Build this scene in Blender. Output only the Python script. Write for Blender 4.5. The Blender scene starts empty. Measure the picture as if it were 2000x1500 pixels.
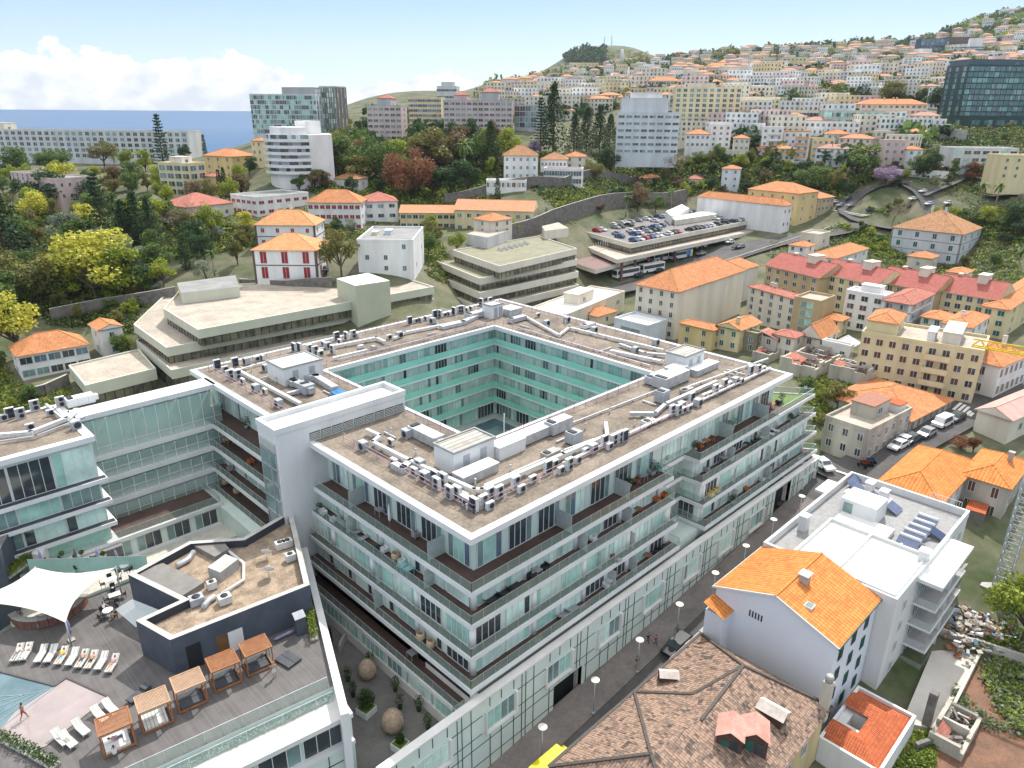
import bpy,bmesh,math,random
import numpy as np
from mathutils import Vector,Matrix
R=random.Random(7)
rad=math.radians
PI=math.pi
scene=bpy.context.scene
COL=scene.collection
# ---------------------------------------------------------------- camera
F=1406.6;H=60.9;PITCH=0.362;ROLL=0.007
AZ=0.780
CX,CY=-36.4,-41.9
SA,CA=math.sin(AZ),math.cos(AZ)
def c2w(X,Y):
    return (CX+X*CA+Y*SA,CY-X*SA+Y*CA)
def w2c(x,y):
    dx,dy=x-CX,y-CY
    return (dx*CA-dy*SA,dx*SA+dy*CA)
def ray(px,py):
    u=px-1000;v=py-750
    c,s=math.cos(ROLL),math.sin(ROLL)
    u2=c*u+s*v;v2=-s*u+c*v
    x=u2/F;d=v2/F
    cp,sp=math.cos(PITCH),math.sin(PITCH)
    return (x,cp-d*sp,-sp-d*cp)
def PZ(px,py,z=0.0):
    r=ray(px,py);t=(z-H)/r[2]
    w=c2w(r[0]*t,r[1]*t);return (w[0],w[1],z)
def PD(px,py,D):
    r=ray(px,py);t=D/r[1]
    w=c2w(r[0]*t,D);return (w[0],w[1],H+r[2]*t)
def proj(x,y,z):
    X,Y=w2c(x,y)
    cp,sp=math.cos(PITCH),math.sin(PITCH)
    dz=z-H;dep=Y*cp-dz*sp
    if dep<1e-3:return (-9999,-9999)
    u2=X/dep*F;v2=-(Y*sp+dz*cp)/dep*F
    c,s=math.cos(ROLL),math.sin(ROLL)
    return (1000+c*u2-s*v2,750+s*u2+c*v2)
cd=bpy.data.cameras.new('camera');cam=bpy.data.objects.new('camera',cd);COL.objects.link(cam)
cd.sensor_fit='HORIZONTAL';cd.sensor_width=36.0;cd.lens=F/2000*36.0
cd.clip_start=0.5;cd.clip_end=90000
fw=Vector((SA*math.cos(PITCH),CA*math.cos(PITCH),-math.sin(PITCH)))
q=fw.to_track_quat('-Z','Y')
cam.rotation_mode='QUATERNION'
cam.rotation_quaternion=q @ Matrix.Rotation(ROLL,4,'Z').to_quaternion()
cam.location=(CX,CY,H)
scene.camera=cam
# ---------------------------------------------------------------- sun and sky
SUN_EL=rad(52);SUN_AZ_CAM=rad(22)
sx,sy=math.sin(SUN_AZ_CAM),math.cos(SUN_AZ_CAM)
wx,wy=c2w(sx,sy);wx-=CX;wy-=CY
SUND=Vector((wx*math.cos(SUN_EL),wy*math.cos(SUN_EL),math.sin(SUN_EL)))
sl=bpy.data.lights.new('sun','SUN');so=bpy.data.objects.new('sun',sl);COL.objects.link(so)
sl.energy=2.9;sl.angle=rad(0.6);sl.color=(1.0,0.955,0.89)
so.rotation_mode='QUATERNION';so.rotation_quaternion=SUND.to_track_quat('Z','Y');so.location=(0,0,200)
W=bpy.data.worlds.new('World');scene.world=W;W.use_nodes=True
nt=W.node_tree;nt.nodes.clear()
def N(t,typ,**k):
    n=t.nodes.new(typ)
    for a,b in k.items():
        if a.startswith('i_'):n.inputs[a[2:].replace('_',' ')].default_value=b
        else:setattr(n,a,b)
    return n
sky=N(nt,'ShaderNodeTexSky',sky_type='NISHITA',sun_disc=False)
sky.sun_elevation=SUN_EL;sky.sun_rotation=math.atan2(SUND.x,SUND.y)
sky.altitude=100;sky.air_density=1.0;sky.dust_density=0.8;sky.ozone_density=2.0
geo=N(nt,'ShaderNodeNewGeometry');tc=N(nt,'ShaderNodeTexCoord')
sep=N(nt,'ShaderNodeSeparateXYZ');nt.links.new(tc.outputs['Generated'],sep.inputs[0])
def M(t,op,a,b=None,c=None,clamp=False):
    n=N(t,'ShaderNodeMath',operation=op,use_clamp=clamp)
    for i,v in enumerate((a,b,c)):
        if v is None:continue
        if hasattr(v,'is_output')or isinstance(v,bpy.types.NodeSocket):t.links.new(v,n.inputs[i])
        else:n.inputs[i].default_value=v
    return n.outputs[0]
az=M(nt,'ARCTAN2',sep.outputs['X'],sep.outputs['Y'])
el=M(nt,'ARCSINE',sep.outputs['Z'])
rel=M(nt,'SUBTRACT',az,AZ)
comb=N(nt,'ShaderNodeCombineXYZ');nt.links.new(rel,comb.inputs[0]);nt.links.new(el,comb.inputs[1])
mp=N(nt,'ShaderNodeMapping');mp.inputs['Scale'].default_value=(1.0,1.35,1.0);nt.links.new(comb.outputs[0],mp.inputs[0])
n1=N(nt,'ShaderNodeTexNoise');n1.inputs['Scale'].default_value=13;n1.inputs['Detail'].default_value=9;n1.inputs['Roughness'].default_value=0.66
nt.links.new(mp.outputs[0],n1.inputs['Vector'])
n2=N(nt,'ShaderNodeTexNoise');n2.inputs['Scale'].default_value=5;n2.inputs['Detail'].default_value=3
nt.links.new(mp.outputs[0],n2.inputs['Vector'])
ft=N(nt,'ShaderNodeFloatCurve')
t01=M(nt,'MULTIPLY_ADD',rel,1/1.4,0.5)
cv=ft.mapping.curves[0]
pts=[(0.0,.62),(0.10,.70),(0.19,.60),(0.27,.62),(0.34,.22),(0.42,.38),(0.5,.34),(.62,.05),(.88,.2),(.93,.95),(1.0,.75)]
cv.points[0].location=pts[0];cv.points[1].location=pts[-1]
for p in pts[1:-1]:cv.points.new(*p)
ft.mapping.update()
nt.links.new(t01,ft.inputs['Value'])
top=M(nt,'MULTIPLY',ft.outputs[0],0.085)
bump=M(nt,'MULTIPLY',M(nt,'SUBTRACT',n1.outputs['Fac'],0.5),0.12)
bump2=M(nt,'MULTIPLY',M(nt,'SUBTRACT',n2.outputs['Fac'],0.5),0.05)
hh=M(nt,'SUBTRACT',M(nt,'ADD',M(nt,'ADD',top,bump),bump2),el)
mask=M(nt,'MULTIPLY',hh,230.0,clamp=True)
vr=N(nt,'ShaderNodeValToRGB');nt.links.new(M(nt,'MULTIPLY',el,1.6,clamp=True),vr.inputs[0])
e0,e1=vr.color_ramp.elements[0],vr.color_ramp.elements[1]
e0.position=0.0;e0.color=(2.9,3.42,3.8,1);e1.position=1.0;e1.color=(6.4,6.4,6.3,1)  # bright overhead end added above the view to lift the shade
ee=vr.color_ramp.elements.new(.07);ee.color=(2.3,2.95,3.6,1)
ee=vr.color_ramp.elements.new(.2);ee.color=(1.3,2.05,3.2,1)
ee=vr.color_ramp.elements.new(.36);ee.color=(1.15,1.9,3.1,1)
lp=N(nt,'ShaderNodeTexNoise');lp.inputs['Scale'].default_value=30;lp.inputs['Detail'].default_value=4
nt.links.new(mp.outputs[0],lp.inputs['Vector'])
cr=N(nt,'ShaderNodeValToRGB');nt.links.new(M(nt,'ADD',M(nt,'MULTIPLY',lp.outputs['Fac'],.75),M(nt,'MULTIPLY',el,4.0)),cr.inputs[0])
cr.color_ramp.elements[0].position=0.36;cr.color_ramp.elements[0].color=(2.95,3.2,3.55,1)
cr.color_ramp.elements[1].position=0.6;cr.color_ramp.elements[1].color=(4.6,4.6,4.6,1)
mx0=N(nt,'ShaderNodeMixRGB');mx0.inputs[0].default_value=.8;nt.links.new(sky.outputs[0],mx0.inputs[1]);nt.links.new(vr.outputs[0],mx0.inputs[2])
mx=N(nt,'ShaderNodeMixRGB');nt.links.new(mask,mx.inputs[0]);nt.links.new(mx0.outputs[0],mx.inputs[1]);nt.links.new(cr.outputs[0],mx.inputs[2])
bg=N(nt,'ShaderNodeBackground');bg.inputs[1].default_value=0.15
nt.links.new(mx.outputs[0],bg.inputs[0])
wo=N(nt,'ShaderNodeOutputWorld');nt.links.new(bg.outputs[0],wo.inputs[0])
scene.view_settings.view_transform='Standard';scene.view_settings.look='None'
scene.view_settings.exposure=0.82;scene.view_settings.gamma=1.0
cy=scene.cycles if hasattr(scene,'cycles')else None
try:
    scene.render.engine='CYCLES'
    scene.cycles.max_bounces=6;scene.cycles.diffuse_bounces=3;scene.cycles.glossy_bounces=3
    scene.cycles.transparent_max_bounces=12;scene.cycles.transmission_bounces=3
    scene.cycles.use_adaptive_sampling=True;scene.cycles.adaptive_threshold=0.02
except Exception:pass
# ---------------------------------------------------------------- materials
MATS={}
def _new(name):
    m=bpy.data.materials.new(name);m.use_nodes=True;t=m.node_tree
    return m,t,t.nodes['Principled BSDF']
def mat(name,c,rough=0.7,var=0.12,scale=1.5,spec=0.3,metal=0.0,c2=None,detail=5,bump=0.0,streak=False,fine=0.0):
    if name in MATS:return MATS[name]
    m,t,b=_new(name)
    b.inputs['Roughness'].default_value=rough;b.inputs['Metallic'].default_value=metal
    b.inputs['Specular IOR Level'].default_value=spec
    g=N(t,'ShaderNodeNewGeometry')
    mpn=N(t,'ShaderNodeMapping');t.links.new(g.outputs['Position'],mpn.inputs[0])
    if streak:mpn.inputs['Scale'].default_value=(1,1,.15)
    n=N(t,'ShaderNodeTexNoise');n.inputs['Scale'].default_value=scale;n.inputs['Detail'].default_value=detail;n.inputs['Roughness'].default_value=.6
    t.links.new(mpn.outputs[0],n.inputs['Vector'])
    r=N(t,'ShaderNodeValToRGB');t.links.new(n.outputs['Fac'],r.inputs[0])
    lo=[max(0,x*(1-var))for x in c[:3]];hi=[min(1,x*(1+var))for x in c[:3]]
    if c2:lo=list(c2)[:3];hi=list(c)[:3]
    r.color_ramp.elements[0].position=.33;r.color_ramp.elements[0].color=(*lo,1)
    r.color_ramp.elements[1].position=.64;r.color_ramp.elements[1].color=(*hi,1)
    out=r.outputs[0]
    if fine:
        n3=N(t,'ShaderNodeTexNoise');n3.inputs['Scale'].default_value=scale*9;n3.inputs['Detail'].default_value=3
        t.links.new(g.outputs['Position'],n3.inputs['Vector'])
        mm=N(t,'ShaderNodeMixRGB',blend_type='MULTIPLY');mm.inputs[0].default_value=fine
        rr=N(t,'ShaderNodeValToRGB');rr.color_ramp.elements[0].position=.38;rr.color_ramp.elements[0].color=(.35,.33,.3,1);rr.color_ramp.elements[1].position=.58
        t.links.new(n3.outputs['Fac'],rr.inputs[0]);t.links.new(out,mm.inputs[1]);t.links.new(rr.outputs[0],mm.inputs[2]);out=mm.outputs[0]
    t.links.new(out,b.inputs['Base Color'])
    if bump:
        bp=N(t,'ShaderNodeBump');bp.inputs['Strength'].default_value=bump;bp.inputs['Distance'].default_value=.1
        t.links.new(n.outputs['Fac'],bp.inputs['Height']);t.links.new(bp.outputs[0],b.inputs['Normal'])
    MATS[name]=m;return m
def glass(name,c,rough=.08,spec=.9,var=.25):
    return mat(name,c,rough=rough,var=var,scale=.35,spec=spec)
def seeglass(name,c,alpha):
    if name in MATS:return MATS[name]
    m,t,b=_new(name)
    b.inputs['Base Color'].default_value=(*c,1);b.inputs['Roughness'].default_value=.08;b.inputs['Specular IOR Level'].default_value=.8
    b.inputs['Alpha'].default_value=alpha
    MATS[name]=m;return m
def tiles(name,c,c2,row=.36,col=.26,old=0.0,c3=None):
    """clay tiles: uv in metres, u across the slope, v up the slope"""
    if name in MATS:return MATS[name]
    m,t,b=_new(name);b.inputs['Roughness'].default_value=.8;b.inputs['Specular IOR Level'].default_value=.2
    uv=N(t,'ShaderNodeUVMap');s=N(t,'ShaderNodeSeparateXYZ');t.links.new(uv.outputs[0],s.inputs[0])
    cs=M(t,'SINE',M(t,'MULTIPLY',s.outputs[0],2*PI/col))
    rw=M(t,'FRACT',M(t,'DIVIDE',s.outputs[1],row))
    hgt=M(t,'ADD',M(t,'MULTIPLY',cs,.5),M(t,'MULTIPLY',rw,-.6))
    g=N(t,'ShaderNodeNewGeometry')
    br=N(t,'ShaderNodeTexWhiteNoise',noise_dimensions='2D')
    cb=N(t,'ShaderNodeCombineXYZ');t.links.new(M(t,'FLOOR',M(t,'DIVIDE',s.outputs[0],col)),cb.inputs[0]);t.links.new(M(t,'FLOOR',M(t,'DIVIDE',s.outputs[1],row)),cb.inputs[1])
    t.links.new(cb.outputs[0],br.inputs['Vector'])
    n=N(t,'ShaderNodeTexNoise');n.inputs['Scale'].default_value=.5 if not old else .9;n.inputs['Detail'].default_value=6;n.inputs['Roughness'].default_value=.7
    t.links.new(g.outputs['Position'],n.inputs['Vector'])
    fac=M(t,'ADD',M(t,'MULTIPLY',n.outputs['Fac'],.7 if not old else 1.1),M(t,'MULTIPLY',br.outputs['Value'],.32 if not old else .38))
    r=N(t,'ShaderNodeValToRGB');t.links.new(fac,r.inputs[0])
    r.color_ramp.elements[0].position=.30 if not old else .5;r.color_ramp.elements[0].color=(*c2,1)
    r.color_ramp.elements[1].position=.66 if not old else .95;r.color_ramp.elements[1].color=(*c,1)
    if c3:
        e=r.color_ramp.elements.new(.78);e.color=(*c3,1)
    lines=M(t,'ADD',M(t,'MULTIPLY',M(t,'LESS_THAN',cs,-.55),.42),M(t,'MULTIPLY',M(t,'LESS_THAN',rw,.16),.30),clamp=True)
    mm=N(t,'ShaderNodeMixRGB',blend_type='MULTIPLY');t.links.new(lines,mm.inputs[0]);t.links.new(r.outputs[0],mm.inputs[1]);mm.inputs[2].default_value=(.42,.34,.30,1)
    t.links.new(mm.outputs[0],b.inputs['Base Color'])
    bp=N(t,'ShaderNodeBump');bp.inputs['Strength'].default_value=.5;bp.inputs['Distance'].default_value=.08
    t.links.new(hgt,bp.inputs['Height']);t.links.new(bp.outputs[0],b.inputs['Normal'])
    MATS[name]=m;return m
def stripes(name,c,c2,per,axis=0,dark=.35,var=.15,rough=.7,width=.12):
    """boards / corrugation: repeated thin lines across uv axis"""
    if name in MATS:return MATS[name]
    m,t,b=_new(name);b.inputs['Roughness'].default_value=rough
    uv=N(t,'ShaderNodeUVMap');s=N(t,'ShaderNodeSeparateXYZ');t.links.new(uv.outputs[0],s.inputs[0])
    fr=M(t,'FRACT',M(t,'DIVIDE',s.outputs[axis],per))
    ln=M(t,'LESS_THAN',fr,width)
    g=N(t,'ShaderNodeNewGeometry')
    n=N(t,'ShaderNodeTexNoise');n.inputs['Scale'].default_value=.8;n.inputs['Detail'].default_value=6
    t.links.new(g.outputs['Position'],n.inputs['Vector'])
    wn=N(t,'ShaderNodeTexWhiteNoise',noise_dimensions='1D');t.links.new(M(t,'FLOOR',M(t,'DIVIDE',s.outputs[axis],per)),wn.inputs['W'])
    r=N(t,'ShaderNodeValToRGB');t.links.new(M(t,'ADD',M(t,'MULTIPLY',n.outputs['Fac'],.8),M(t,'MULTIPLY',wn.outputs['Value'],.25)),r.inputs[0])
    r.color_ramp.elements[0].position=.33;r.color_ramp.elements[0].color=(*c2,1)
    r.color_ramp.elements[1].position=.72;r.color_ramp.elements[1].color=(*c,1)
    mm=N(t,'ShaderNodeMixRGB',blend_type='MULTIPLY');t.links.new(ln,mm.inputs[0]);t.links.new(r.outputs[0],mm.inputs[1]);mm.inputs[2].default_value=(dark,dark,dark,1)
    t.links.new(mm.outputs[0],b.inputs['Base Color'])
    MATS[name]=m;return m
def leafmat(name,c,c2,c3=None):
    if name in MATS:return MATS[name]
    m,t,b=_new(name);b.inputs['Roughness'].default_value=.6;b.inputs['Specular IOR Level'].default_value=.25
    g=N(t,'ShaderNodeNewGeometry');oi=N(t,'ShaderNodeObjectInfo')
    n=N(t,'ShaderNodeTexNoise');n.inputs['Scale'].default_value=.55;n.inputs['Detail'].default_value=3
    t.links.new(g.outputs['Position'],n.inputs['Vector'])
    wn=N(t,'ShaderNodeTexWhiteNoise',noise_dimensions='1D');t.links.new(g.outputs['Random Per Island'],wn.inputs['W'])
    f=M(t,'ADD',M(t,'ADD',M(t,'MULTIPLY',n.outputs['Fac'],.7),M(t,'MULTIPLY',g.outputs['Random Per Island'],.35)),M(t,'MULTIPLY',oi.outputs['Random'],.14))
    r=N(t,'ShaderNodeValToRGB');t.links.new(f,r.inputs[0])
    r.color_ramp.elements[0].position=.38;r.color_ramp.elements[0].color=(*c2,1)
    r.color_ramp.elements[1].position=.80;r.color_ramp.elements[1].color=(*c,1)
    if c3:e=r.color_ramp.elements.new(.92);e.color=(*c3,1)
    t.links.new(r.outputs[0],b.inputs['Base Color'])
    tr=N(t,'ShaderNodeBsdfTranslucent');t.links.new(r.outputs[0],tr.inputs[0])
    ms=N(t,'ShaderNodeMixShader');ms.inputs[0].default_value=.3
    t.links.new(b.outputs[0],ms.inputs[1]);t.links.new(tr.outputs[0],ms.inputs[2])
    t.links.new(ms.outputs[0],t.nodes['Material Output'].inputs[0])
    MATS[name]=m;return m
# ---------------------------------------------------------------- mesh builder
class MB:
    def __init__(s):s.v=[];s.f=[];s.mi=[];s.uv=[];s.mats=[];s.sm=[]
    def m(s,mt):
        if mt not in s.mats:s.mats.append(mt)
        return s.mats.index(mt)
    def face(s,pts,mt,uv=None,smooth=False):
        b=len(s.v);s.v+=[tuple(p)for p in pts];s.f.append(tuple(range(b,b+len(pts))));s.mi.append(s.m(mt));s.sm.append(smooth)
        if uv is None:
            p0=Vector(pts[0]);n=(Vector(pts[1])-p0).cross(Vector(pts[2])-p0)
            if n.length<1e-9:uv=[(0,0)]*len(pts)
            else:
                n.normalize()
                if abs(n.z)>.95:ex=Vector((1,0,0));ey=Vector((0,1,0))
                else:
                    ex=Vector((-n.y,n.x,0)).normalized();ey=n.cross(ex)
                uv=[(Vector(p).dot(ex),Vector(p).dot(ey))for p in pts]
        s.uv+=uv
    def box(s,x0,x1,y0,y1,z0,z1,mt,bottom=False,top=None):
        if x0>x1:x0,x1=x1,x0
        if y0>y1:y0,y1=y1,y0
        a=[(x0,y0,z0),(x1,y0,z0),(x1,y1,z0),(x0,y1,z0),(x0,y0,z1),(x1,y0,z1),(x1,y1,z1),(x0,y1,z1)]
        for q in ((0,1,5,4),(1,2,6,5),(2,3,7,6),(3,0,4,7)):s.face([a[i]for i in q],mt)
        s.face([a[i]for i in (4,5,6,7)],top or mt)
        if bottom or True:s.face([a[i]for i in (3,2,1,0)],mt)
    def prism(s,poly,z0,z1,mt,top=None,bottom=True):
        n=len(poly)
        ar=sum(poly[i][0]*poly[(i+1)% n][1]-poly[(i+1)% n][0]*poly[i][1]for i in range(n))
        if ar<0:poly=poly[::-1]
        for i in range(n):
            a,b=poly[i],poly[(i+1)% n]
            s.face([(a[0],a[1],z0),(b[0],b[1],z0),(b[0],b[1],z1),(a[0],a[1],z1)],mt)
        s.face([(p[0],p[1],z1)for p in poly],top or mt)
        if bottom:s.face([(p[0],p[1],z0)for p in poly[::-1]],mt)
    def bar(s,a,b,w,h,mt,up=(0,0,1)):
        """square-section bar from a to b"""
        a=Vector(a);b=Vector(b);d=(b-a)
        if d.length<1e-6:return
        d.normalize();u=Vector(up)
        if abs(d.dot(u))>.98:u=Vector((1,0,0))
        r=d.cross(u).normalized();u=r.cross(d)
        c=[r*(-w/2)+u*(-h/2),r*(w/2)+u*(-h/2),r*(w/2)+u*(h/2),r*(-w/2)+u*(h/2)]
        A=[a+k for k in c];B=[b+k for k in c]
        for i in range(4):j=(i+1)% 4;s.face([A[j],A[i],B[i],B[j]],mt)
        s.face(A,mt);s.face(B[::-1],mt)
    def tube(s,pts,r,mt,n=8,cap=True,r1=None,smooth=True):
        P=[Vector(p)for p in pts];rings=[]
        prev=None
        for i,p in enumerate(P):
            if i==0:d=P[1]-p
            elif i==len(P)-1:d=p-P[i-1]
            else:d=(P[i+1]-p).normalized()+(p-P[i-1]).normalized()
            d.normalize()
            u=Vector((0,0,1))if abs(d.z)<.9 else Vector((1,0,0))
            if prev is not None and abs(prev.dot(d))<.95:u=prev
            rr=d.cross(u).normalized();uu=rr.cross(d);prev=uu
            rad_=r[i]if isinstance(r,(list,tuple))else (r if r1 is None else r+(r1-r)*i/(len(P)-1))
            rings.append([p+rr*math.cos(2*PI*k/n)*rad_+uu*math.sin(2*PI*k/n)*rad_ for k in range(n)])
        b=len(s.v)
        for q in rings:s.v+=[tuple(x)for x in q]
        mi=s.m(mt)
        for i in range(len(rings)-1):
            for k in range(n):
                k2=(k+1)% n
                s.f.append((b+i*n+k,b+i*n+k2,b+(i+1)*n+k2,b+(i+1)*n+k));s.mi.append(mi);s.sm.append(smooth)
                s.uv+=[(k/n,i),((k+1)/n,i),((k+1)/n,i+1),(k/n,i+1)]
        if cap:
            for q in (0,len(rings)-1):
                idx=[b+q*n+k for k in range(n)]
                if q==0:idx=idx[::-1]
                s.f.append(tuple(idx));s.mi.append(mi);s.sm.append(False);s.uv+=[(0,0)]*n
    def lathe(s,prof,mt,n=12,c=(0,0,0),smooth=True,sx=1,sy=1):
        """prof = list of (radius, z)"""
        b=len(s.v)
        for r,z in prof:
            s.v+=[(c[0]+r*math.cos(2*PI*k/n)*sx,c[1]+r*math.sin(2*PI*k/n)*sy,c[2]+z)for k in range(n)]
        mi=s.m(mt)
        for i in range(len(prof)-1):
            for k in range(n):
                k2=(k+1)% n
                s.f.append((b+i*n+k,b+i*n+k2,b+(i+1)*n+k2,b+(i+1)*n+k));s.mi.append(mi);s.sm.append(smooth);s.uv+=[(0,0),(1,0),(1,1),(0,1)]
        for q,rev in ((0,True),(len(prof)-1,False)):
            if prof[q][0]>1e-4:
                idx=[b+q*n+k for k in range(n)]
                if rev:idx=idx[::-1]
                s.f.append(tuple(idx));s.mi.append(mi);s.sm.append(False);s.uv+=[(0,0)]*n
    def xf(s,M4,start=0):
        for i in range(start,len(s.v)):s.v[i]=tuple(M4 @ Vector(s.v[i]))
    def mesh(s,name):
        me=bpy.data.meshes.new(name);me.from_pydata(s.v,[],s.f)
        for mt in s.mats:me.materials.append(mt)
        me.polygons.foreach_set('material_index',s.mi)
        me.polygons.foreach_set('use_smooth',s.sm)
        ul=me.uv_layers.new(name='UVMap')
        ul.data.foreach_set('uv',[c for p in s.uv for c in p])
        me.update();return me
    def build(s,name,parent=None,loc=None,rz=0):
        if not s.f:return None
        return put(name,s.mesh(name),parent,loc,rz)
def put(name,me,parent=None,loc=None,rz=0,sc=None):
    o=bpy.data.objects.new(name,me);COL.objects.link(o)
    if loc is not None:o.location=loc
    if rz:o.rotation_euler=(0,0,rz)
    if sc is not None:o.scale=sc if isinstance(sc,(tuple,list))else (sc,sc,sc)
    if parent is not None:o.parent=parent
    return o
def tag(o,label=None,cat=None,group=None,kind=None):
    if label:o['label']=label
    if cat:o['category']=cat
    if group:o['group']=group
    if kind:o['kind']=kind
    return o
def thing(name,label,cat,loc=(0,0,0),rz=0,group=None):
    o=bpy.data.objects.new(name,None);COL.objects.link(o);o.location=loc;o.rotation_euler=(0,0,rz);o.empty_display_size=.3
    return tag(o,label,cat,group)
KIDS={}
def kids(o):
    return KIDS.get(o.name)or KIDS.setdefault(o.name,[c for c in bpy.data.objects if c.parent==o])
def dup(root,loc,rz=0,label=None,group=None,sc=None):
    def cp(o,par):
        c=o.copy();COL.objects.link(c)
        if par is not None:c.parent=par
        for k in kids(o):cp(k,c)
        return c
    r=cp(root,None);r.location=loc;r.rotation_euler=(0,0,rz)
    if sc is not None:r.scale=sc if isinstance(sc,(tuple,list))else (sc,)*3
    if label:r['label']=label
    if group:r['group']=group
    return r
ORD=['first','second','third','fourth','fifth','sixth','seventh','eighth','ninth','tenth','eleventh','twelfth','thirteenth','fourteenth','fifteenth','sixteenth','seventeenth','eighteenth','nineteenth','twentieth']
def nth(i):
    if i<20:return ORD[i]
    tens={2:'twenty',3:'thirty',4:'forty',5:'fifty',6:'sixty',7:'seventy',8:'eighty',9:'ninety'}
    k=i+1
    if k >= 100:return f'{k}th'
    if k % 10==0:return tens[k//10][:-1]+'ieth'
    return tens[k//10]+'-'+ORD[k % 10-1]
PEND={}
def later(o,desc,place,group=None):
    PEND.setdefault((desc,place),[]).append(o)
    if group:o['group']=group
def flush_labels():
    for (desc,place),L in PEND.items():
        if len(L)==1:L[0]['label']=f'{desc} {place}';continue
        L.sort(key=lambda o:proj(*o.location)[0])
        for i,o in enumerate(L):
            w='leftmost' if i==0 else ('rightmost' if i==len(L)-1 else nth(i)+' from the left')
            if len(f'{desc} {place} {w}'.split())>16:w=w.replace(' from the left',' from left')
            t_=f'{desc} {place}, {w}'
            if len(t_.split())>16:t_=t_.replace(' of the glass block','').replace(' on the hillside','').replace(' the ',' ')
            o['label']=t_
            if 'group' not in o:o['group']=f'{desc} {place}'
# ---------------------------------------------------------------- terrain
CTRL=[]
def cw(u,v,z):CTRL.append((*w2c(u,v),z))
def cp_(px,py,D):
    r=ray(px,py);t=D/r[1];CTRL.append((r[0]*t,D,H+r[2]*t))
def cz(px,D,z):
    r=ray(px,400);t=D/r[1];CTRL.append((r[0]*t,D,z+5.4*min(1,max(0,(D-90)/150))))
def street_z(u):return .1+.077*min(max(u,-40),92)
for u in (-60,-30,0,30,60,85):cw(u,-3,street_z(u));cw(u,3,street_z(u))
for u in (0,40):cw(u,30,1+.03*u);cw(u,60,1.0+.02*u)
cw(-30,40,0);cw(-25,62,1);cw(20,-30,-2);cw(0,-30,-3);cw(-30,-30,-3);cw(45,-22,-1);cw(60,-35,-1);cw(75,-20,4.5);cw(30,-60,-3);cw(80,-60,0)
cw(-60,0,-2);cw(50,-30,-3.3);cw(35,-22,-2.5);cw(20,-16,-1);cw(60,-20,0);cw(35,-35,-3.5);cw(70,-30,0);cw(20,-40,-3.5);cw(-60,60,0)
for a in ((1650,60,0),):pass
for px,D,z in ((1650,105,6.5),(1850,110,7),(1960,130,7),(1500,130,6),(1350,150,5),(1650,190,5),(1900,200,4),(1150,180,3),
                 (1150,240,2),(1250,330,4),(1500,300,4),(1700,300,4),(1860,285,2.5),(1990,300,5),
                 (750,200,-1),(900,205,0),(1000,215,-2),(150,145,3.5),(60,160,3),(330,165,2.5),(550,160,3),
                 (250,195,9),(50,200,9),(480,190,9),(0,300,17),(200,300,18),(400,300,20),(200,440,24),(0,440,22),(400,430,26),
                 (560,195,13),(650,262,19),(500,262,17),(800,262,16),(960,270,14),(1080,290,13),(1000,325,25),(1120,325,25),
                 (750,310,24),(870,330,23),(580,312,33),(400,340,26),(560,430,40),(760,420,43),(950,420,46),(700,500,50),(900,600,62),
                 (1265,380,35),(1390,456,47),(1540,345,36),(1420,345,30),(1500,400,42),(1650,345,27),(1650,430,45),(1750,470,50),(1930,480,50),(1930,330,27),(1800,380,34),(2000,420,44),
                 (480,560,25),(200,560,5),(0,560,0),(300,640,-60),(0,640,-70),(480,700,-20),(480,900,-80),(620,700,40),(620,1100,-40),(200,900,-90),(100,2500,-100),(450,2500,-100)):
    cz(px,D,z)
for a in ((950,178,1500),(870,196,1100),(780,204,850),(700,214,800),(1050,150,1700),(1180,140,2000),(1300,117,2000),(1400,103,2000),(1500,99,2000),(1600,92,2000),(1700,83,1900),(1800,80,1700),(1860,60,1700),(1920,34,1750),(1990,25,1750),(2100,10,1750),(2300,0,1750),
          (1000,205,650),(1100,190,700),(1250,180,800),(1400,165,900),(1550,155,850),(1700,145,1000),(1850,125,1000),(2000,110,1000),(2200,100,1000),(1150,165,1200),(1300,145,1300),(1500,130,1300),(1650,115,1400),(1800,105,1400),(1950,75,1400),(1550,210,560),(1700,200,600),(1850,190,620),(1300,205,600)):
    cp_(*a)
for px in (200,600,1000,1400,1800,2400):cz(px,4500,60 if px>700 else-200)
for px in (1000,1300,1600,1900,2300):cz(px,2600,150)
for a in ((1720,405,325),(1640,425,308),(1820,402,328),(1560,450,298),(1450,485,284),(1340,520,266),(1230,555,245),(1900,370,365),(1680,400,322),(1770,398,326),(1720,420,308),(1790,420,312),(1250,500,275),(1350,470,295),(1160,530,262)):cp_(*a)
for px,D,z in ((1200,288,7),(1260,310,7.5),(1330,300,7.5),(1330,335,8),(1400,320,9),(1400,352,10),(1470,312,10.5),(1470,342,12),(940,212,3.5),(1050,232,4),(1000,238,4.5),(1120,222,3.5),(800,188,2.5),(850,188,2.5),(860,205,3),(760,196,3.5),(1100,255,6),(1110,292,10.5),(1150,300,11),(1085,272,8.5),(1200,325,12),(1490,318,12.5),(1500,332,14)):
    r=ray(px,400);CTRL.append((r[0]*D/r[1],D,z))
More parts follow.
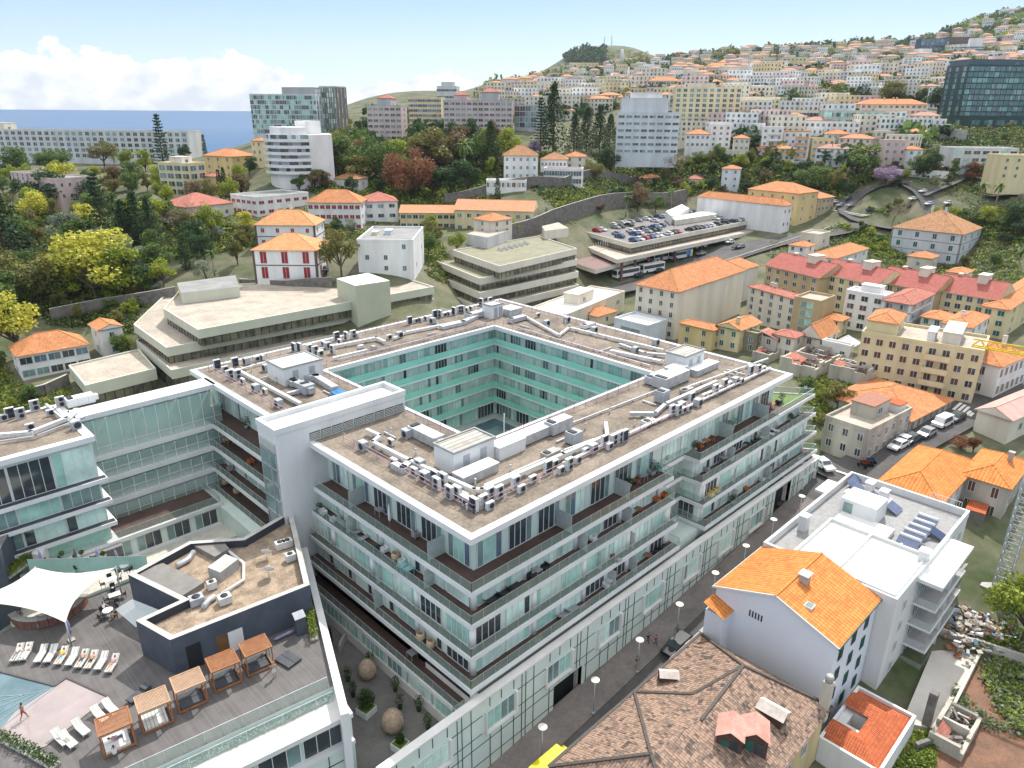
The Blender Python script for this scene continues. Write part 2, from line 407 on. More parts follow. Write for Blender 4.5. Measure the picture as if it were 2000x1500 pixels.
BASES=((1440,384,358),(1368,378,365),(1524,452,300),(1552,440,312),(1592,430,322),(622,548,192),(618,485,225),(809,535,198),(505,425,262),(707,452,262),(712,432,272),(890,449,270),(1040,460,262),(960,462,240),(377,384,292),(458,350,318),(425,385,296),(515,320,322),(700,372,300),(370,440,250),(373,312,445),(622,262,440),(662,262,450),(786,275,400),(863,250,425),(893,250,520),(1000,262,400),(1047,250,400),(1322,303,378),(1442,250,450),(1050,352,322),(1106,350,332),(1135,362,318),(1142,330,345),(1028,368,305),(1610,258,440),(1722,272,420),(1805,245,450),(1815,252,430),(1870,240,470),(1890,252,440),(1980,335,345),(2015,352,318),(1960,412,330),(1850,105,900),(1901,103,905),(1915,118,850),(1795,142,800),(1425,288,396),(1385,290,387),(1462,296,385),(1490,285,401),(1525,300,387),(1575,322,387),(1625,312,385),(1655,298,387),(1690,292,396),(1765,318,352),(1798,320,346),(1440,312,385),(1388,320,409),(1500,312,385),(1600,335,379),(1290,372,385),(1240,372,385),(1621,165,760),(1656,162,752),(1696,160,744),(1728,155,736),(1169,137,1500),(1329,185,560),(1387,160,800),(1497,142,850),(1177,195,620),(1242,182,640),(1572,140,900),(1497,150,760))
_b0=len(CTRL)
for a in BASES:cp_(*a)
_nb=CTRL[_b0:]
def _near(c):return any(math.hypot(c[0]-n[0],c[1]-n[1])<.11*n[1]for n in _nb)
CTRL=[c for i,c in enumerate(CTRL[:_b0])if not (i>20 and _near(c))]+_nb
_C=np.array(CTRL,float)
def _warp(X,Y):
    r=np.sqrt(X*X+Y*Y)+1e-6;k=300*np.log1p(r/300)/r
    return X*k/100,Y*k/100
_cx,_cy=_warp(_C[:,0],_C[:,1])
def _K(a,b,c,d):
    r2=(a[:,None]-c[None])**2+(b[:,None]-d[None])**2
    return .5*r2*np.log(r2+1e-9)
_n=len(_C)
_A=np.zeros((_n+3,_n+3));_A[:_n,:_n]=_K(_cx,_cy,_cx,_cy)+np.eye(_n)*.012
_A[:_n,_n]=1;_A[:_n,_n+1]=_cx;_A[:_n,_n+2]=_cy;_A[_n:,:_n]=_A[:_n,_n:].T
_w=np.linalg.solve(_A,np.concatenate([_C[:,2],[0,0,0]]))
def gz_arr(X,Y):
    X=np.asarray(X,float);Y=np.asarray(Y,float)
    a,b=_warp(X,Y)
    z=_K(a,b,_cx,_cy)@ _w[:_n]+_w[_n]+_w[_n+1]*a+_w[_n+2]*b
    px,pD=0.1319*2300-45,2300
    d2=((X-px)**2/150**2+(Y-pD)**2/260**2)
    z=z+74*np.exp(-d2**1.5)
    return z
def gz(x,y):
    X,Y=w2c(x,y)
    return float(gz_arr([X],[Y])[0])
def PG(px,py,dmax=4000):
    r=ray(px,py);rx,ry,rz_=r
    Ds=np.geomspace(40,dmax,700);X=rx/ry*Ds;Z=H+rz_/ry*Ds
    g=gz_arr(X,Ds);k=np.where(Z<g)[0]
    if len(k)==0:return None
    i=k[0];D=Ds[i]
    return (*c2w(X[i],D),float(g[i]))
m_ground=mat('earth',(.17,.16,.105),c2=(.055,.08,.028),scale=.09,rough=.95,detail=9,fine=.25)
def fan(name,a0,a1,na,r0,r1,nr,zf,mt,kind='structure'):
    A=np.linspace(rad(a0),rad(a1),na);Rr=np.concatenate([[0.0],np.geomspace(r0,r1,nr)])
    X=np.outer(Rr,np.sin(A));Y=np.outer(Rr,np.cos(A))-15
    Z=zf(X.ravel(),Y.ravel())
    wxx=CX+X.ravel()*CA+Y.ravel()*SA;wyy=CY-X.ravel()*SA+Y.ravel()*CA
    V=np.stack([wxx,wyy,Z],1)
    Fc=[]
    for i in range(nr):
        for j in range(na-1):
            a=i*na+j;Fc.append((a,a+na,a+na+1,a+1))
    me=bpy.data.meshes.new(name);me.from_pydata(V.tolist(),[],Fc);me.materials.append(mt)
    me.polygons.foreach_set('use_smooth',[True]*len(Fc));me.update()
    o=put(name,me);tag(o,kind=kind);return o
def blockpad(X,Y):
    z=gz_arr(X,Y)
    u=CX+X*CA+Y*SA;v=CY-X*SA+Y*CA
    inside=((u>-80)& (u<92)& (v>-9.5)& (v<64))| ((u>66)& (u<84)& (v>-12)& (v<10))
    return np.where(inside,z-.9,z)
ground=fan('ground',-88,88,260,12,4600,250,blockpad,m_ground)
m_sea=mat('sea_water',(.022,.10,.22),c2=(.014,.07,.17),rough=.5,scale=.004,spec=.2,detail=8)
mb=MB();S=60000
a=[c2w(-S,-300),c2w(S,-300),c2w(S,S),c2w(-S,S)]
mb.face([(p[0],p[1],-70)for p in a],m_sea);tag(mb.build('sea'),kind='structure')
# ---------------------------------------------------------------- shared materials
WHITE=mat('white_paint',(.72,.72,.71),c2=(.60,.61,.61),scale=.25,rough=.55,streak=True)
OFFW=mat('offwhite_render',(.72,.70,.66),c2=(.60,.58,.54),scale=.35,streak=True)
ROOFB=mat('roof_membrane',(.29,.24,.19),c2=(.15,.125,.10),scale=.3,rough=.9,detail=10,fine=.35)
DECK=stripes('wood_deck',(.105,.062,.05),(.06,.036,.03),.14,axis=0,dark=.5)
STEEL=mat('steel',(.55,.56,.58),rough=.35,metal=.6,scale=2)
GALV=mat('galvanised',(.56,.58,.60),c2=(.40,.42,.44),rough=.45,metal=.35,scale=1.2)
DARK=mat('dark_recess',(.02,.022,.026),rough=.5,scale=2)
GDK=glass('glass_dark',(.035,.05,.055))
GMID=glass('glass_mid',(.16,.25,.24))
GGRN=glass('glass_green',(.33,.56,.48),rough=.15,spec=.6)
GCUR=glass('glass_curtain',(.56,.73,.65),rough=.25,spec=.5)
GBLU=glass('glass_blue',(.10,.16,.20))
PANEL=mat('pale_green_panel',(.64,.72,.67),c2=(.55,.65,.59),scale=.3,rough=.35,spec=.5)
RAILG=seeglass('rail_glass',(.30,.47,.40),.34)
CGLASS=mat('court_glass',(.30,.66,.55),c2=(.24,.56,.46),rough=.12,spec=.7,scale=.25)
GREYW=mat('grey_cladding',(.085,.10,.125),c2=(.06,.072,.09),scale=.5,rough=.6)
CONC=mat('concrete',(.46,.45,.42),c2=(.33,.32,.30),scale=.6,rough=.9,fine=.25)
def gen_window(mb,w,h,n,pal,rng,frame=None,fw=.06,d=.07):
    """window lying in y=0, facing -y, lower left corner at the origin"""
    fr=frame or WHITE
    mb.box(0,w,-d,0,0,fw,fr);mb.box(0,w,-d,0,h-fw,h,fr)
    pw=w/n
    for i in range(n+1):
        x=min(max(i*pw,fw/2),w-fw/2);mb.box(x-fw/2,x+fw/2,-d,0,fw,h-fw,fr)
    g=rng.choice(pal)
    for i in range(n):
        if rng.random()<.4:g=rng.choice(pal)
        mb.face([(i*pw,-.02,fw),((i+1)*pw,-.02,fw),((i+1)*pw,-.02,h-fw),(i*pw,-.02,h-fw)],g)
WCACHE={}
def win_mesh(w,h,n,pal,k,frame=None):
    w=round(w,1);h=round(h,1)
    key=(w,h,n,tuple(p.name for p in pal),k,frame.name if frame else '')
    if key not in WCACHE:
        mb=MB();gen_window(mb,w,h,n,pal,random.Random(hash(key[:3])% 999+k*7),frame);WCACHE[key]=mb.mesh('window')
    return WCACHE[key]
def nrot(nx,ny):return math.atan2(ny,nx)+PI/2
PALM=[GCUR,GCUR,GGRN,GGRN,GMID,GDK,GCUR]
PALM2=[GDK,GBLU,GMID,GGRN,GCUR,GDK,GMID]
def win_row(parent,p,q,z,w,h,n,gap,pal,budget=None,stuff=None,frame=None,margin=.4,rng=R,skip=0.0):
    """windows along the wall line p->q, wall seen with p on the left; outward normal is to the right of q-p rotated"""
    d=Vector((q[0]-p[0],q[1]-p[1],0));L=d.length
    if L<w+.2:return
    d.normalize();nx,ny=d.y,-d.x
    cnt=max(1,int((L-2*margin+gap)//(w+gap)));sp=(L-2*margin-cnt*w)/max(1,cnt-1)if cnt>1 else 0
    x=margin if cnt>1 else (L-w)/2
    rz=nrot(nx,ny)
    for i in range(cnt):
        if rng.random()>= skip:
            px_,py_=p[0]+d.x*x+nx*.03,p[1]+d.y*x+ny*.03
            if stuff is not None and (budget is None or budget[0]<= 0):
                s0=len(stuff.v);gen_window(stuff,w,h,n,pal,rng,frame)
                stuff.xf(Matrix.Translation((px_,py_,z))@ Matrix.Rotation(rz,4,'Z'),s0)
            else:
                if budget is not None:budget[0]-=1
                put('window',win_mesh(w,h,n,pal,rng.randrange(6),frame),parent,(px_,py_,z),rz)
        x+=w+sp
def railing(mb,pts,h,mt,sp=1.6,rails=(1.0,.5),r=.05):
    for a,b in zip(pts,pts[1:]):
        A=Vector(a);B=Vector(b);L=(B-A).length
        for f in rails:mb.bar(A+Vector((0,0,h*f)),B+Vector((0,0,h*f)),r,r,mt)
        n=max(1,int(L/sp))
        for i in range(n+1):
            p=A.lerp(B,i/n);mb.bar(p,p+Vector((0,0,h)),r,r,mt)
def glassrail(gm,rm,pts,h=1.05,mt=None,sp=1.5):
    mt=mt or RAILG
    for a,b in zip(pts,pts[1:]):
        A=Vector(a);B=Vector(b)
        gm.face([A,B,B+Vector((0,0,h)),A+Vector((0,0,h))],mt)
        rm.bar(A+Vector((0,0,h)),B+Vector((0,0,h)),.05,.04,STEEL)
        n=max(1,int((B-A).length/sp))
        for i in range(n+1):
            p=A.lerp(B,i/n);rm.bar(p,p+Vector((0,0,h)),.03,.03,STEEL)
# ---------------------------------------------------------------- the courtyard block
blk=thing('apartment_block','large white and green glass apartment block around a square courtyard, stepped balconies, flat brown roof','building',(0,0,0))
U1,V1=63.4,62.5
C0,C1=14.5,48.6
LV=[22.5-3*k for k in range(7)]
def e_(k):return .33+.589*(k-1)
def wl(k):return {1:2.2,2:.8,3:-.55,4:-.6,5:-.9}[k]
m=MB()
for k in range(1,6):
    z0=LV[k];z1=LV[k-1]-.5 if k>1 else 24.3
    w=wl(k);ue=62.6 if k==1 else 69.5
    if k==1:m.box(w,ue,w,C0-1.2,z0,z1,PANEL)
    else:m.prism([(w,w),(32.2,w),(32.2,3.0),(38.8,3.0),(38.8,w),(ue,w),(ue,C0-1.2),(w,C0-1.2)],z0,z1,PANEL)
    m.box(w,C0-1.2,C0-1.2,V1-1,z0,z1,PANEL)
    m.box(C1+1.2,62.6,C0-1.2,V1-1,z0,z1,PANEL)
    m.box(C0-1.2,C1+1.2,C1+1.2,V1-1,z0,z1,PANEL)
m.build('wall',blk)
m=MB()
zr=24.86
def ringbox(mb,x0,x1,y0,y1,a0,a1,b0,b1,z0,z1,mt):
    mb.box(x0,x1,y0,b0,z0,z1,mt);mb.box(x0,x1,b1,y1,z0,z1,mt)
    mb.box(x0,a0,b0,b1,z0,z1,mt);mb.box(a1,x1,b0,b1,z0,z1,mt)
ringbox(m,.8,U1-.8,.8,V1-.6,C0-.5,C1+.5,C0-.5,C1+.5,24.35,zr,ROOFB)
rf=m.build('roof',blk)
m=MB()
def edge_ring(mb,x0,x1,y0,y1,t,z0,z1,mt,inner=False):
    mb.box(x0,x1,y0,y0+t,z0,z1,mt);mb.box(x0,x1,y1-t,y1,z0,z1,mt)
    mb.box(x0,x0+t,y0+t,y1-t,z0,z1,mt);mb.box(x1-t,x1,y0+t,y1-t,z0,z1,mt)
edge_ring(m,0,U1,0,V1,.8,24.3,24.95,WHITE)
edge_ring(m,.55,U1-.55,.55,V1-.55,.2,24.96,25.0,GALV)
edge_ring(m,C0-.5,C1+.5,C0-.5,C1+.5,.5,24.3,25.0,WHITE)
m.build('cornice',blk)
sl_,dk,gl,rl=MB(),MB(),MB(),MB()
for k in range(1,6):
    z=LV[k];e=e_(k);w=2.6
    tip=72.1 if k<5 else 70
    out=[(-e,-e),(32.6,-e),(32.6,1.9),(38.4,1.9),(38.4,-e),(tip,-e),(64.5,9),(62,9),(62,3.2),(3.2,3.2),(3.2,27.6),(-e,27.6)]
    if k==5:out=[(-e,0),(3.2,0),(3.2,27.6),(-e,27.6)]
    sl_.prism(out,z-.52,z,WHITE)
    ins=.16
    dp=[(-e+ins,-e+ins),(32.6-ins,-e+ins),(32.6-ins,1.9+ins),(38.4+ins,1.9+ins),(38.4+ins,-e+ins),(tip-.5,-e+ins),(64.5,8.7),(62,8.7),(62,3),(3,3),(3,27.6),(-e+ins,27.6)]if k<5 else [(-e+ins,0),(3,0),(3,27.6),(-e+ins,27.6)]
    dk.face([(p[0],p[1],z+.006)for p in dp],DECK)
    rp=[(-e+.1,27.4,z),(-e+.1,-e+.1,z),(32.5,-e+.1,z),(32.5,2.0,z),(38.5,2.0,z),(38.5,-e+.1,z),(tip-.6,-e+.1,z),(64.6,8.6,z)]if k<5 else [(-e+.1,27.4,z),(-e+.1,-1.5,z)]
    glassrail(gl,rl,rp)
    e2=e+.9
    if k<5:
        sl_.prism([(-e2,33),(3,33),(3,60),(-e2,60)],z-.52,z,WHITE)
        dk.face([(-e2+.15,33,z+.006),(3,33,z+.006),(3,60,z+.006),(-e2+.15,60,z+.006)],DECK)
        glassrail(gl,rl,[(-e2+.1,59.5,z),(-e2+.1,33,z)])
sl_.build('floor_slab',blk);dk.build('balcony_deck',blk);g_=gl.build('balcony_glass',blk);rl.build('handrail',blk)
sl_,gl=MB(),MB()
CZ=[24.3,21.6,18.9,16.1,13.3,10.4]
c0,c1=C0-.35,C1+.35
for k in range(1,6):
    z=CZ[k]
    edge_ring(sl_,c0-1.6,c1+1.6,c0-1.6,c1+1.6,1.6,z-.3,z,WHITE)
    for a,b in (((c0,c0),(c1,c0)),((c1,c0),(c1,c1)),((c1,c1),(c0,c1)),((c0,c1),(c0,c0))):
        gl.face([(a[0],a[1],z+.02),(b[0],b[1],z+.02),(b[0],b[1],z+1.02),(a[0],a[1],z+1.02)],CGLASS)
sl_.build('court_slab',blk);gl.build('court_balustrade',blk)
m=MB()
cz0=7.3
m.box(c0-1.6,c1+1.6,c0-1.6,c1+1.6,cz0-.4,cz0,mat('court_paving',(.42,.50,.46),c2=(.34,.41,.38),scale=.4))
for (a,b,c,d,mt)in ((c0+1,c1-1,c0+1,c1-1,GBLU),(30,39,36,41,GGRN),(36,42,24,34,PANEL),(20,28,38,44,GGRN),(40,46,38,45,GMID),(26,34,20,30,GGRN),(40,46.5,18,22,PANEL)):
    m.box(a,b,c,d,cz0+.02,cz0+(.1 if mt==GBLU else .16+.01*a % .05),mt)
m.build('court_floor',blk)
budget=[98];st=MB()
for k in (1,2,3,4):
    z=LV[k]+.08;h=2.3;w=wl(k)
    h=4.2 if k==1 else 2.35
    win_row(blk,(w,27.6),(w,w),z,3.3,h,4,.3,PALM2 if k==1 else PALM,budget,st)
    win_row(blk,(w,w),(31.8,w),z,3.3,h,4,.35,PALM2 if k==1 else PALM,budget,st)
for k in (1,2,3,4):
    z=LV[k]+.08;w=wl(k);h=4.2 if k==1 else 2.35
    win_row(blk,(33 if k==1 else 39.2,w),(62.2 if k==1 else 69,w),z,3.3,h,4,.45,PALM,budget,st)
    if k>1:win_row(blk,(32.6,3.0),(38.6,3.0),z,2.4,h,3,.3,PALM,budget,st,margin=.2);win_row(blk,(38.8,2.9),(38.8,w),z,2.4,h,3,.3,PALM,budget,st,margin=.1)
    win_row(blk,(w,60),(w,34),z,3.1,h,4,.5,PALM,budget,st)
win_row(blk,(-2.45,27.6),(-2.45,-1.0),LV[6]+.75,3.4,2.0,4,.4,PALM,[0],st)
for k in range(1,6):
    z=CZ[k]+.1
    if k==5:z=CZ[5]+.1
    for a,b in (((C0-1.2+.1,C1+1.2),(C1+1.2,C1+1.2)),((C1+1.2,C1+1.1),(C1+1.2,C0-1.2)),((C1+1.2,C0-1.2),(C0-1.2,C0-1.2)),((C0-1.2,C0-1.2),(C0-1.2,C1+1.2))):
        win_row(blk,a,b,z,2.6,2.15,4,.9,PALM,[0],st,rng=R)
for a,b in (((C0-1.1,C1+1.2),(C1+1.2,C1+1.2)),((C1+1.2,C1+1.1),(C1+1.2,C0-1.2)),((C1+1.2,C0-1.2),(C0-1.2,C0-1.2)),((C0-1.2,C0-1.2),(C0-1.2,C1+1.2))):
    win_row(blk,a,b,cz0+.1,4.0,2.6,5,.15,[GDK,GMID,GGRN,GDK],[0],st)
o=st.build('window',blk);o['kind']='stuff'
m=MB()
m.box(C0-1.3,C1+1.3,C1+1.25,V1-1,cz0-.5,10.4,PANEL);m.box(C1+1.25,62.6,C0-1.3,V1-1,cz0-.5,10.4,PANEL)
m.box(wl(5),69.5,-1.0,C0-1.25,0,LV[4]-.6,PANEL);m.box(wl(5),C0-1.25,C0-1.25,V1-1,0,LV[4]-.6,PANEL)
m.box(-2.4,wl(5),-1.1,27.6,3.5,LV[5]-.53,PANEL);m.box(-2.6,-2.4,-1.1,27.6,3.5,LV[6]+.7,OFFW);m.build('base_wall',blk)
colm=MB();colm.lathe([(.34,0),(.34,2.48)],WHITE,14);colm=colm.mesh('column')
def one_col(x,y,z0,z1):put('column',colm,blk,(x,y,z0))
for k in (2,3,4):
    z0=LV[k];z1=LV[k-1]-.5
    off=wl(k)+.05
    for u in [off+.1]+[7.8*i for i in range(1,5)]+[39.6+7.4*i for i in range(0,5)]:one_col(u,off,z0,z1)
    for v in (7.8,15.6,23.4):one_col(off,v,z0,z1)
m=MB()
SCR=mat('screen_panel',(.42,.46,.44),rough=.3,spec=.5)
for k in (1,2,3,4):
    z=LV[k]
    for v in ((20.5,6.5)if k<3 else (14,)):mb=MB();mb.box(-e_(k)+.35,wl(k),v-.03,v+.03,z,z+2.1,SCR);mb.build('privacy_screen',blk)
    for u in (12+k*2,24,47,57):mb=MB();mb.box(u-.03,u+.03,-e_(k)+.35,wl(k),z,z+2.1,SCR);mb.build('privacy_screen',blk)
pod,grid=MB(),MB()
PF=-2.6;PT=9.0
GRIDM=mat('dark_joint',(.03,.045,.04),rough=.5)
openings=[(9.0,13.6,3.2),(57.5,62.5,4.2)]
def pod_wall(mb,a,b,z0=-1.5,z1=PT):mb.box(a,b,PF,PF+.5,z0,z1,PANEL)
x=-12.6
for a,b,h in openings:
    pod_wall(pod,x,a);pod_wall(pod,a,b,street_z(a)+h,PT);x=b
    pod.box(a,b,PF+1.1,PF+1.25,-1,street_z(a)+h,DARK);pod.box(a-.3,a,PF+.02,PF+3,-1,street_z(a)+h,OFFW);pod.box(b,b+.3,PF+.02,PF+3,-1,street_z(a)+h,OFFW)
pod_wall(pod,x,72.4)
pod.box(71.9,72.4,PF+.5,6,-1,PT,PANEL);pod.box(-1.2,71.9,-1.25,6,-1,8.2,OFFW,top=mat('dark_pebbles',(.06,.055,.055),scale=3,fine=.6))
pod.build('podium_wall',blk)
cap=MB();cap.box(-12.6,72.6,PF-.12,PF+.75,PT,PT+.22,OFFW);cap.box(71.7,72.6,PF+.75,6,PT,PT+.22,OFFW);cap.box(-1.6,-.9,PF+.75,-1.35,7.6,PT+.2,OFFW);cap.build('podium_coping',blk)
zz=[PT-1.7,PT-3.9,PT-5.2,PT-7.4]
bx=[-9.5+8.45*i for i in range(10)]
def blocked(x,z):
    for a,b,h in openings:
        if a-.05<x<b+.05 and z<street_z(a)+h:return True
    for c in bx:
        if c<x<c+4.6 and PT-4.3<z<PT-1.3:return True
    return False
xs=[];x=-12.2;i=0
while x<72:xs.append(x);x+=(1.15,2.4,1.5,1.7,1.15,.55)[i % 6];i+=1
for x in xs:
    segs=[]
    z=PT
    lo=street_z(x)-.1
    cur=None
    for zk in [PT]+[PT-.3*j for j in range(1,40)]:
        if zk<lo:break
        if blocked(x,zk):
            if cur is not None:segs.append((cur,last));cur=None
        else:
            if cur is None:cur=zk
            last=zk
    if cur is not None:segs.append((cur,last))
    for a,b in segs:
        if a-b>.2:grid.box(x-.035,x+.035,PF-.05,PF-.01,b,a,GRIDM)
for zk in zz:
    x=-12.4
    while x<72:
        if not blocked(x+.4,zk)and zk>street_z(x):grid.box(x,x+.8,PF-.045,PF-.012,zk-.03,zk+.03,GRIDM)
        x+=.8
grid.build('panel_joint',blk)
for i,c in enumerate(bx):
    if openings[1][0]-3<c<openings[1][1]:continue
    f=MB();f.box(c+.2,c+4.4,PF-.35,PF,PT-4.2,PT-3.95,OFFW);f.box(c+4.15,c+4.4,PF-.35,PF,PT-3.95,PT-1.5,OFFW);f.box(c+.2,c+.32,PF-.3,PF,PT-3.95,PT-1.5,OFFW)
    w_=put('window',win_mesh(3.8,2.3,4,[GMID,GCUR,GGRN,GMID],i % 6),blk,(c+.35,PF-.03,PT-3.92),0)
    f.build('window_surround',w_,(-(c+.35),-(PF-.03),-(PT-3.92)))
TU0,TU1,TV0,TV1=-3.9,13.8,28.3,32.7
m=MB()
m.box(TU0,TU1,TV0,TV1,3,27.0,WHITE)
m.build('tower_wall',blk)
m=MB();edge_ring(m,TU0-.1,TU1+.1,TV0-.1,TV1+.1,.45,27.0,27.7,WHITE)
m.box(TU0+.35,TU1-.35,TV0+.35,TV1-.35,27.0,27.12,mat('pale_roof',(.62,.62,.60),scale=.6));m.build('tower_roof',blk)
m=MB()
LOUV=mat('louvre',(.50,.53,.48),scale=2)
for i in range(9):
    a=.2+i*1.5
    m.box(a,a+1.35,TV0-.06,TV0,24.95,26.0,DARK)
    for j in range(5):m.box(a,a+1.35,TV0-.11,TV0-.05,25.0+j*.2,25.1+j*.2,LOUV)
m.build('louvre_band',blk)
m=MB()
m.face([(TU0-.04,TV1-.3,8),(TU0-.04,TV0+.35,8),(TU0-.04,TV0+.35,24.6),(TU0-.04,TV1-.3,24.6)],GMID)
for j in range(9):m.box(TU0-.12,TU0-.03,TV0+.35,TV1-.3,8+j*2.05,8.1+j*2.05,STEEL)
for vv in (TV0+.35,TV0+1.8,TV1-.35):m.box(TU0-.12,TU0-.03,vv,vv+.1,8,24.6,STEEL)
for j in range(5):m.box(TU0-.14,TU0-.02,TV0+.35,TV1-.3,24.75+j*.22,24.87+j*.22,LOUV)
m.build('stair_glazing',blk)
m=MB();PINK=mat('railing_paint',(.40,.27,.31),rough=.6)
for pts in ([(3.2,26,zr),(3.2,3.2,zr),(61,3.2,zr)],[(C0-1.4,27.5,zr),(C0-1.4,C0-1.4,zr),(C1+1.4,C0-1.4,zr),(C1+1.4,C1+1.4,zr),(C0-1.4,C1+1.4,zr),(C0-1.4,33.5,zr)],
            [(61,4,zr),(61,60.3,zr),(2,60.3,zr),(2,34,zr)]):
    railing(m,pts,1.0,PINK,2.2)
m.build('roof_railing',blk)
# ---------------------------------------------------------------- left wing with its glazed bridge
wing=thing('hotel_wing','left wing of the glass complex, brown flat roof, joined by a glazed bridge','building',(0,0,0))
m=MB()
WU,WV=-17.2,47.2
m.box(-75,WU-.4,WV+.5,61,-1,24.3,PANEL);m.build('wall',wing)
m=MB();m.box(-75,WU-1,WV+1,60.6,24.3,24.86,ROOFB);m.build('roof',wing)
m=MB()
m.box(-75,WU,WV-.1,WV+.9,24.3,24.95,WHITE);m.box(WU-1,WU,WV+.9,61.1,24.3,24.95,WHITE);m.box(-75,WU-1,60.5,61.1,24.3,25.0,WHITE)
m.build('cornice',wing)
m=MB();d2=MB()
for k in range(1,6):
    z=LV[k]
    m.box(-75,WU+.35,WV-.5,WV+.9,z-.5,z,WHITE);m.box(WU-.8,WU+.35,WV+.9,54.5,z-.5,z,WHITE)
    d2.box(-75,WU+.25,WV-.35,WV+.5,z,z+.02,mat('dark_sill',(.05,.055,.065),rough=.4))
m.build('floor_slab',wing);d2.build('sill',wing)
b2=[60];st=MB()
for k in (1,2,3,4,5):
    z=LV[k]+.05
    win_row(wing,(-74,WV+.5),(WU-.4,WV+.5),z,4.2,4.3 if k==1 else 2.45,4,.05,[GGRN,GCUR,GGRN,GDK,GCUR,GMID],b2,st,margin=.1)
    win_row(wing,(WU-.4,WV+.5),(WU-.4,54.5),z,2.4,4.3 if k==1 else 2.45,4,.1,[GMID,GDK,GMID],b2,st,margin=.1)
o=st.build('window',wing)
if o:o['kind']='stuff'
m=MB();g=MB();s=MB()
bp=[(WU-.2,54.3),(0.4,54.3),(0.4,57.6),(WU-.2,57.6)]
m.prism(bp,24.3,24.95,WHITE)
for k in range(1,5):
    m.prism([(WU-.2,54.1-.55*k),(.4,54.1-.55*k),(.4,57.7),(WU-.2,57.7)],LV[k]-.75,LV[k],WHITE)
m.build('bridge_slab',wing)
CLR=seeglass('clear_glass',(.45,.66,.58),.42)
for k in range(0,4):
    z0=LV[k+1];z1=LV[k]-.7 if k else 24.3
    g.face([(WU-.2,53.7-.55*k,z0),(.4,53.7-.55*k,z0),(.4,53.7-.55*k,z1),(WU-.2,53.7-.55*k,z1)],CLR)
    g.face([(WU-.2,57.55,z0),(.4,57.55,z0),(.4,57.55,z1),(WU-.2,57.55,z1)],GCUR)
    x=WU
    while x<0:
        s.bar((x,53.65-.55*k,z0),(x,53.65-.55*k,z1),.07,.07,WHITE);x+=1.5
    s.bar((WU,53.65-.55*k,z0+1.05),(.3,53.65-.55*k,z0+1.05),.05,.05,WHITE)
    for i in range(4):s.bar((WU+i*4.4,54.6,z0),(WU+i*4.4+3.4,54.6,z1),.16,.16,WHITE)
g.build('bridge_glazing',wing);s.build('bridge_mullion',wing)
m=MB();m.box(WU-13,-4.3,WV-.1,61,-1,10.4,PANEL);m.box(WU-13,-4.0,WV-.5,61,10.4,10.9,WHITE);m.box(WU-.2,0,53.6,61,10.9,13.4,OFFW)
m.box(-4.3,1,35,61,-1,10.4,PANEL)
m.build('lower_wall',wing)
m=MB();m.face([(WU+.2,WV-.1,10.92),(-4.3,WV-.1,10.92),(-4.3,53.6,10.92),(WU+.2,53.6,10.92)],DECK);m.build('terrace_deck',wing)
gm,rm=MB(),MB();glassrail(gm,rm,[(WU-12,WV-.3,10.9),(-4.2,WV-.3,10.9),(-4.2,53,10.9)]);gm.build('terrace_glass',wing);rm.build('terrace_rail',wing)
win_row(wing,(WU-13,WV-.1),(-4.4,WV-.1),8.0,3.0,2.2,3,.2,[GDK,GMID,GGRN,GDK],None,None)
m=MB();m.box(-30,-4.3,42.5,WV-.12,7.4,7.75,OFFW,top=mat('court_ledge',(.5,.48,.42)))
m.box(-30,-4.4,WV-.6,WV-.1,7.75,8.0,WHITE);m.build('court_ledge',wing)
m=MB()
for i in range(8):
    m.face([(-29+i*3.1,36,6.2),(-26.1+i*3.1,36,6.2),(-26.1+i*3.1,42.4,7.4),(-29+i*3.1,42.4,7.4)],GDK)
    m.bar((-26+i*3.1,36,6.25),(-26+i*3.1,42.4,7.45),.18,.18,WHITE)
m.build('glass_roof',wing)
# ---------------------------------------------------------------- pool building and its deck
ZD=12.5
def Q(x,y,z=ZD):return PZ(x,y,z)
def q2(x,y,z=ZD):return PZ(x,y,z)[:2]
pool_b=thing('pool_building','white glass building carrying the roof terrace with the pool, at the lower left','building',(0,0,0))
GREYD=stripes('grey_deck',(.14,.13,.125),(.095,.088,.085),.16,axis=0,dark=.72)
rT=q2(600,1068,13.0);rB=q2(682,1392,13.0)
fL=(-62,13.0)
fR=(-12.0,5.6)
_t=(rT[1]-5.4)/(rT[1]-rB[1]);wx5=rT[0]+(rB[0]-rT[0])*_t
mass=[(rT[0]-.3,rT[1]),(wx5-.3,5.4),fL,(-75,33),(-30,34.5),(-6,33.5)]
m=MB();m.prism(mass,-1,ZD-.05,PANEL,top=GREYD);m.build('wall',pool_b)
dirF=Vector((fL[0]-fR[0],fL[1]-fR[1],0)).normalized();nF=Vector((-dirF.y,dirF.x,0))
if nF.y>0:nF=-nF
fr0=Vector((*fR,0))
def L(t,o,z):p=fr0+dirF*t+nF*o;return (p.x,p.y,z)
m=MB()
def slab(mb,t0,t1,o0,o1,z0,z1,mt):mb.prism([L(t0,o0,0)[:2],L(t1,o0,0)[:2],L(t1,o1,0)[:2],L(t0,o1,0)[:2]],z0,z1,mt)
slab(m,-.6,52,0,3.1,11.0,11.5,OFFW);slab(m,-.6,52,2.2,2.6,8.4,11.0,PANEL);slab(m,-.6,52,2.2,3.1,8.0,8.4,WHITE);slab(m,-.6,52,.1,2.9,-1,8.0,PANEL)
m.build('front_ledge',pool_b)
m=MB()
pts=[rT,rB]
dd=(Vector(rB)-Vector(rT)).normalized();nn=Vector((-dd.y,dd.x));
a0,a1=Vector(rT),Vector(rB)
m.prism([a0,a1,a1+nn*-.7,a0+nn*-.7],3.0,13.0,WHITE);m.build('parapet_wall',pool_b)
st=MB();p0=L(.2,2.62,0);p1=L(50,2.62,0)
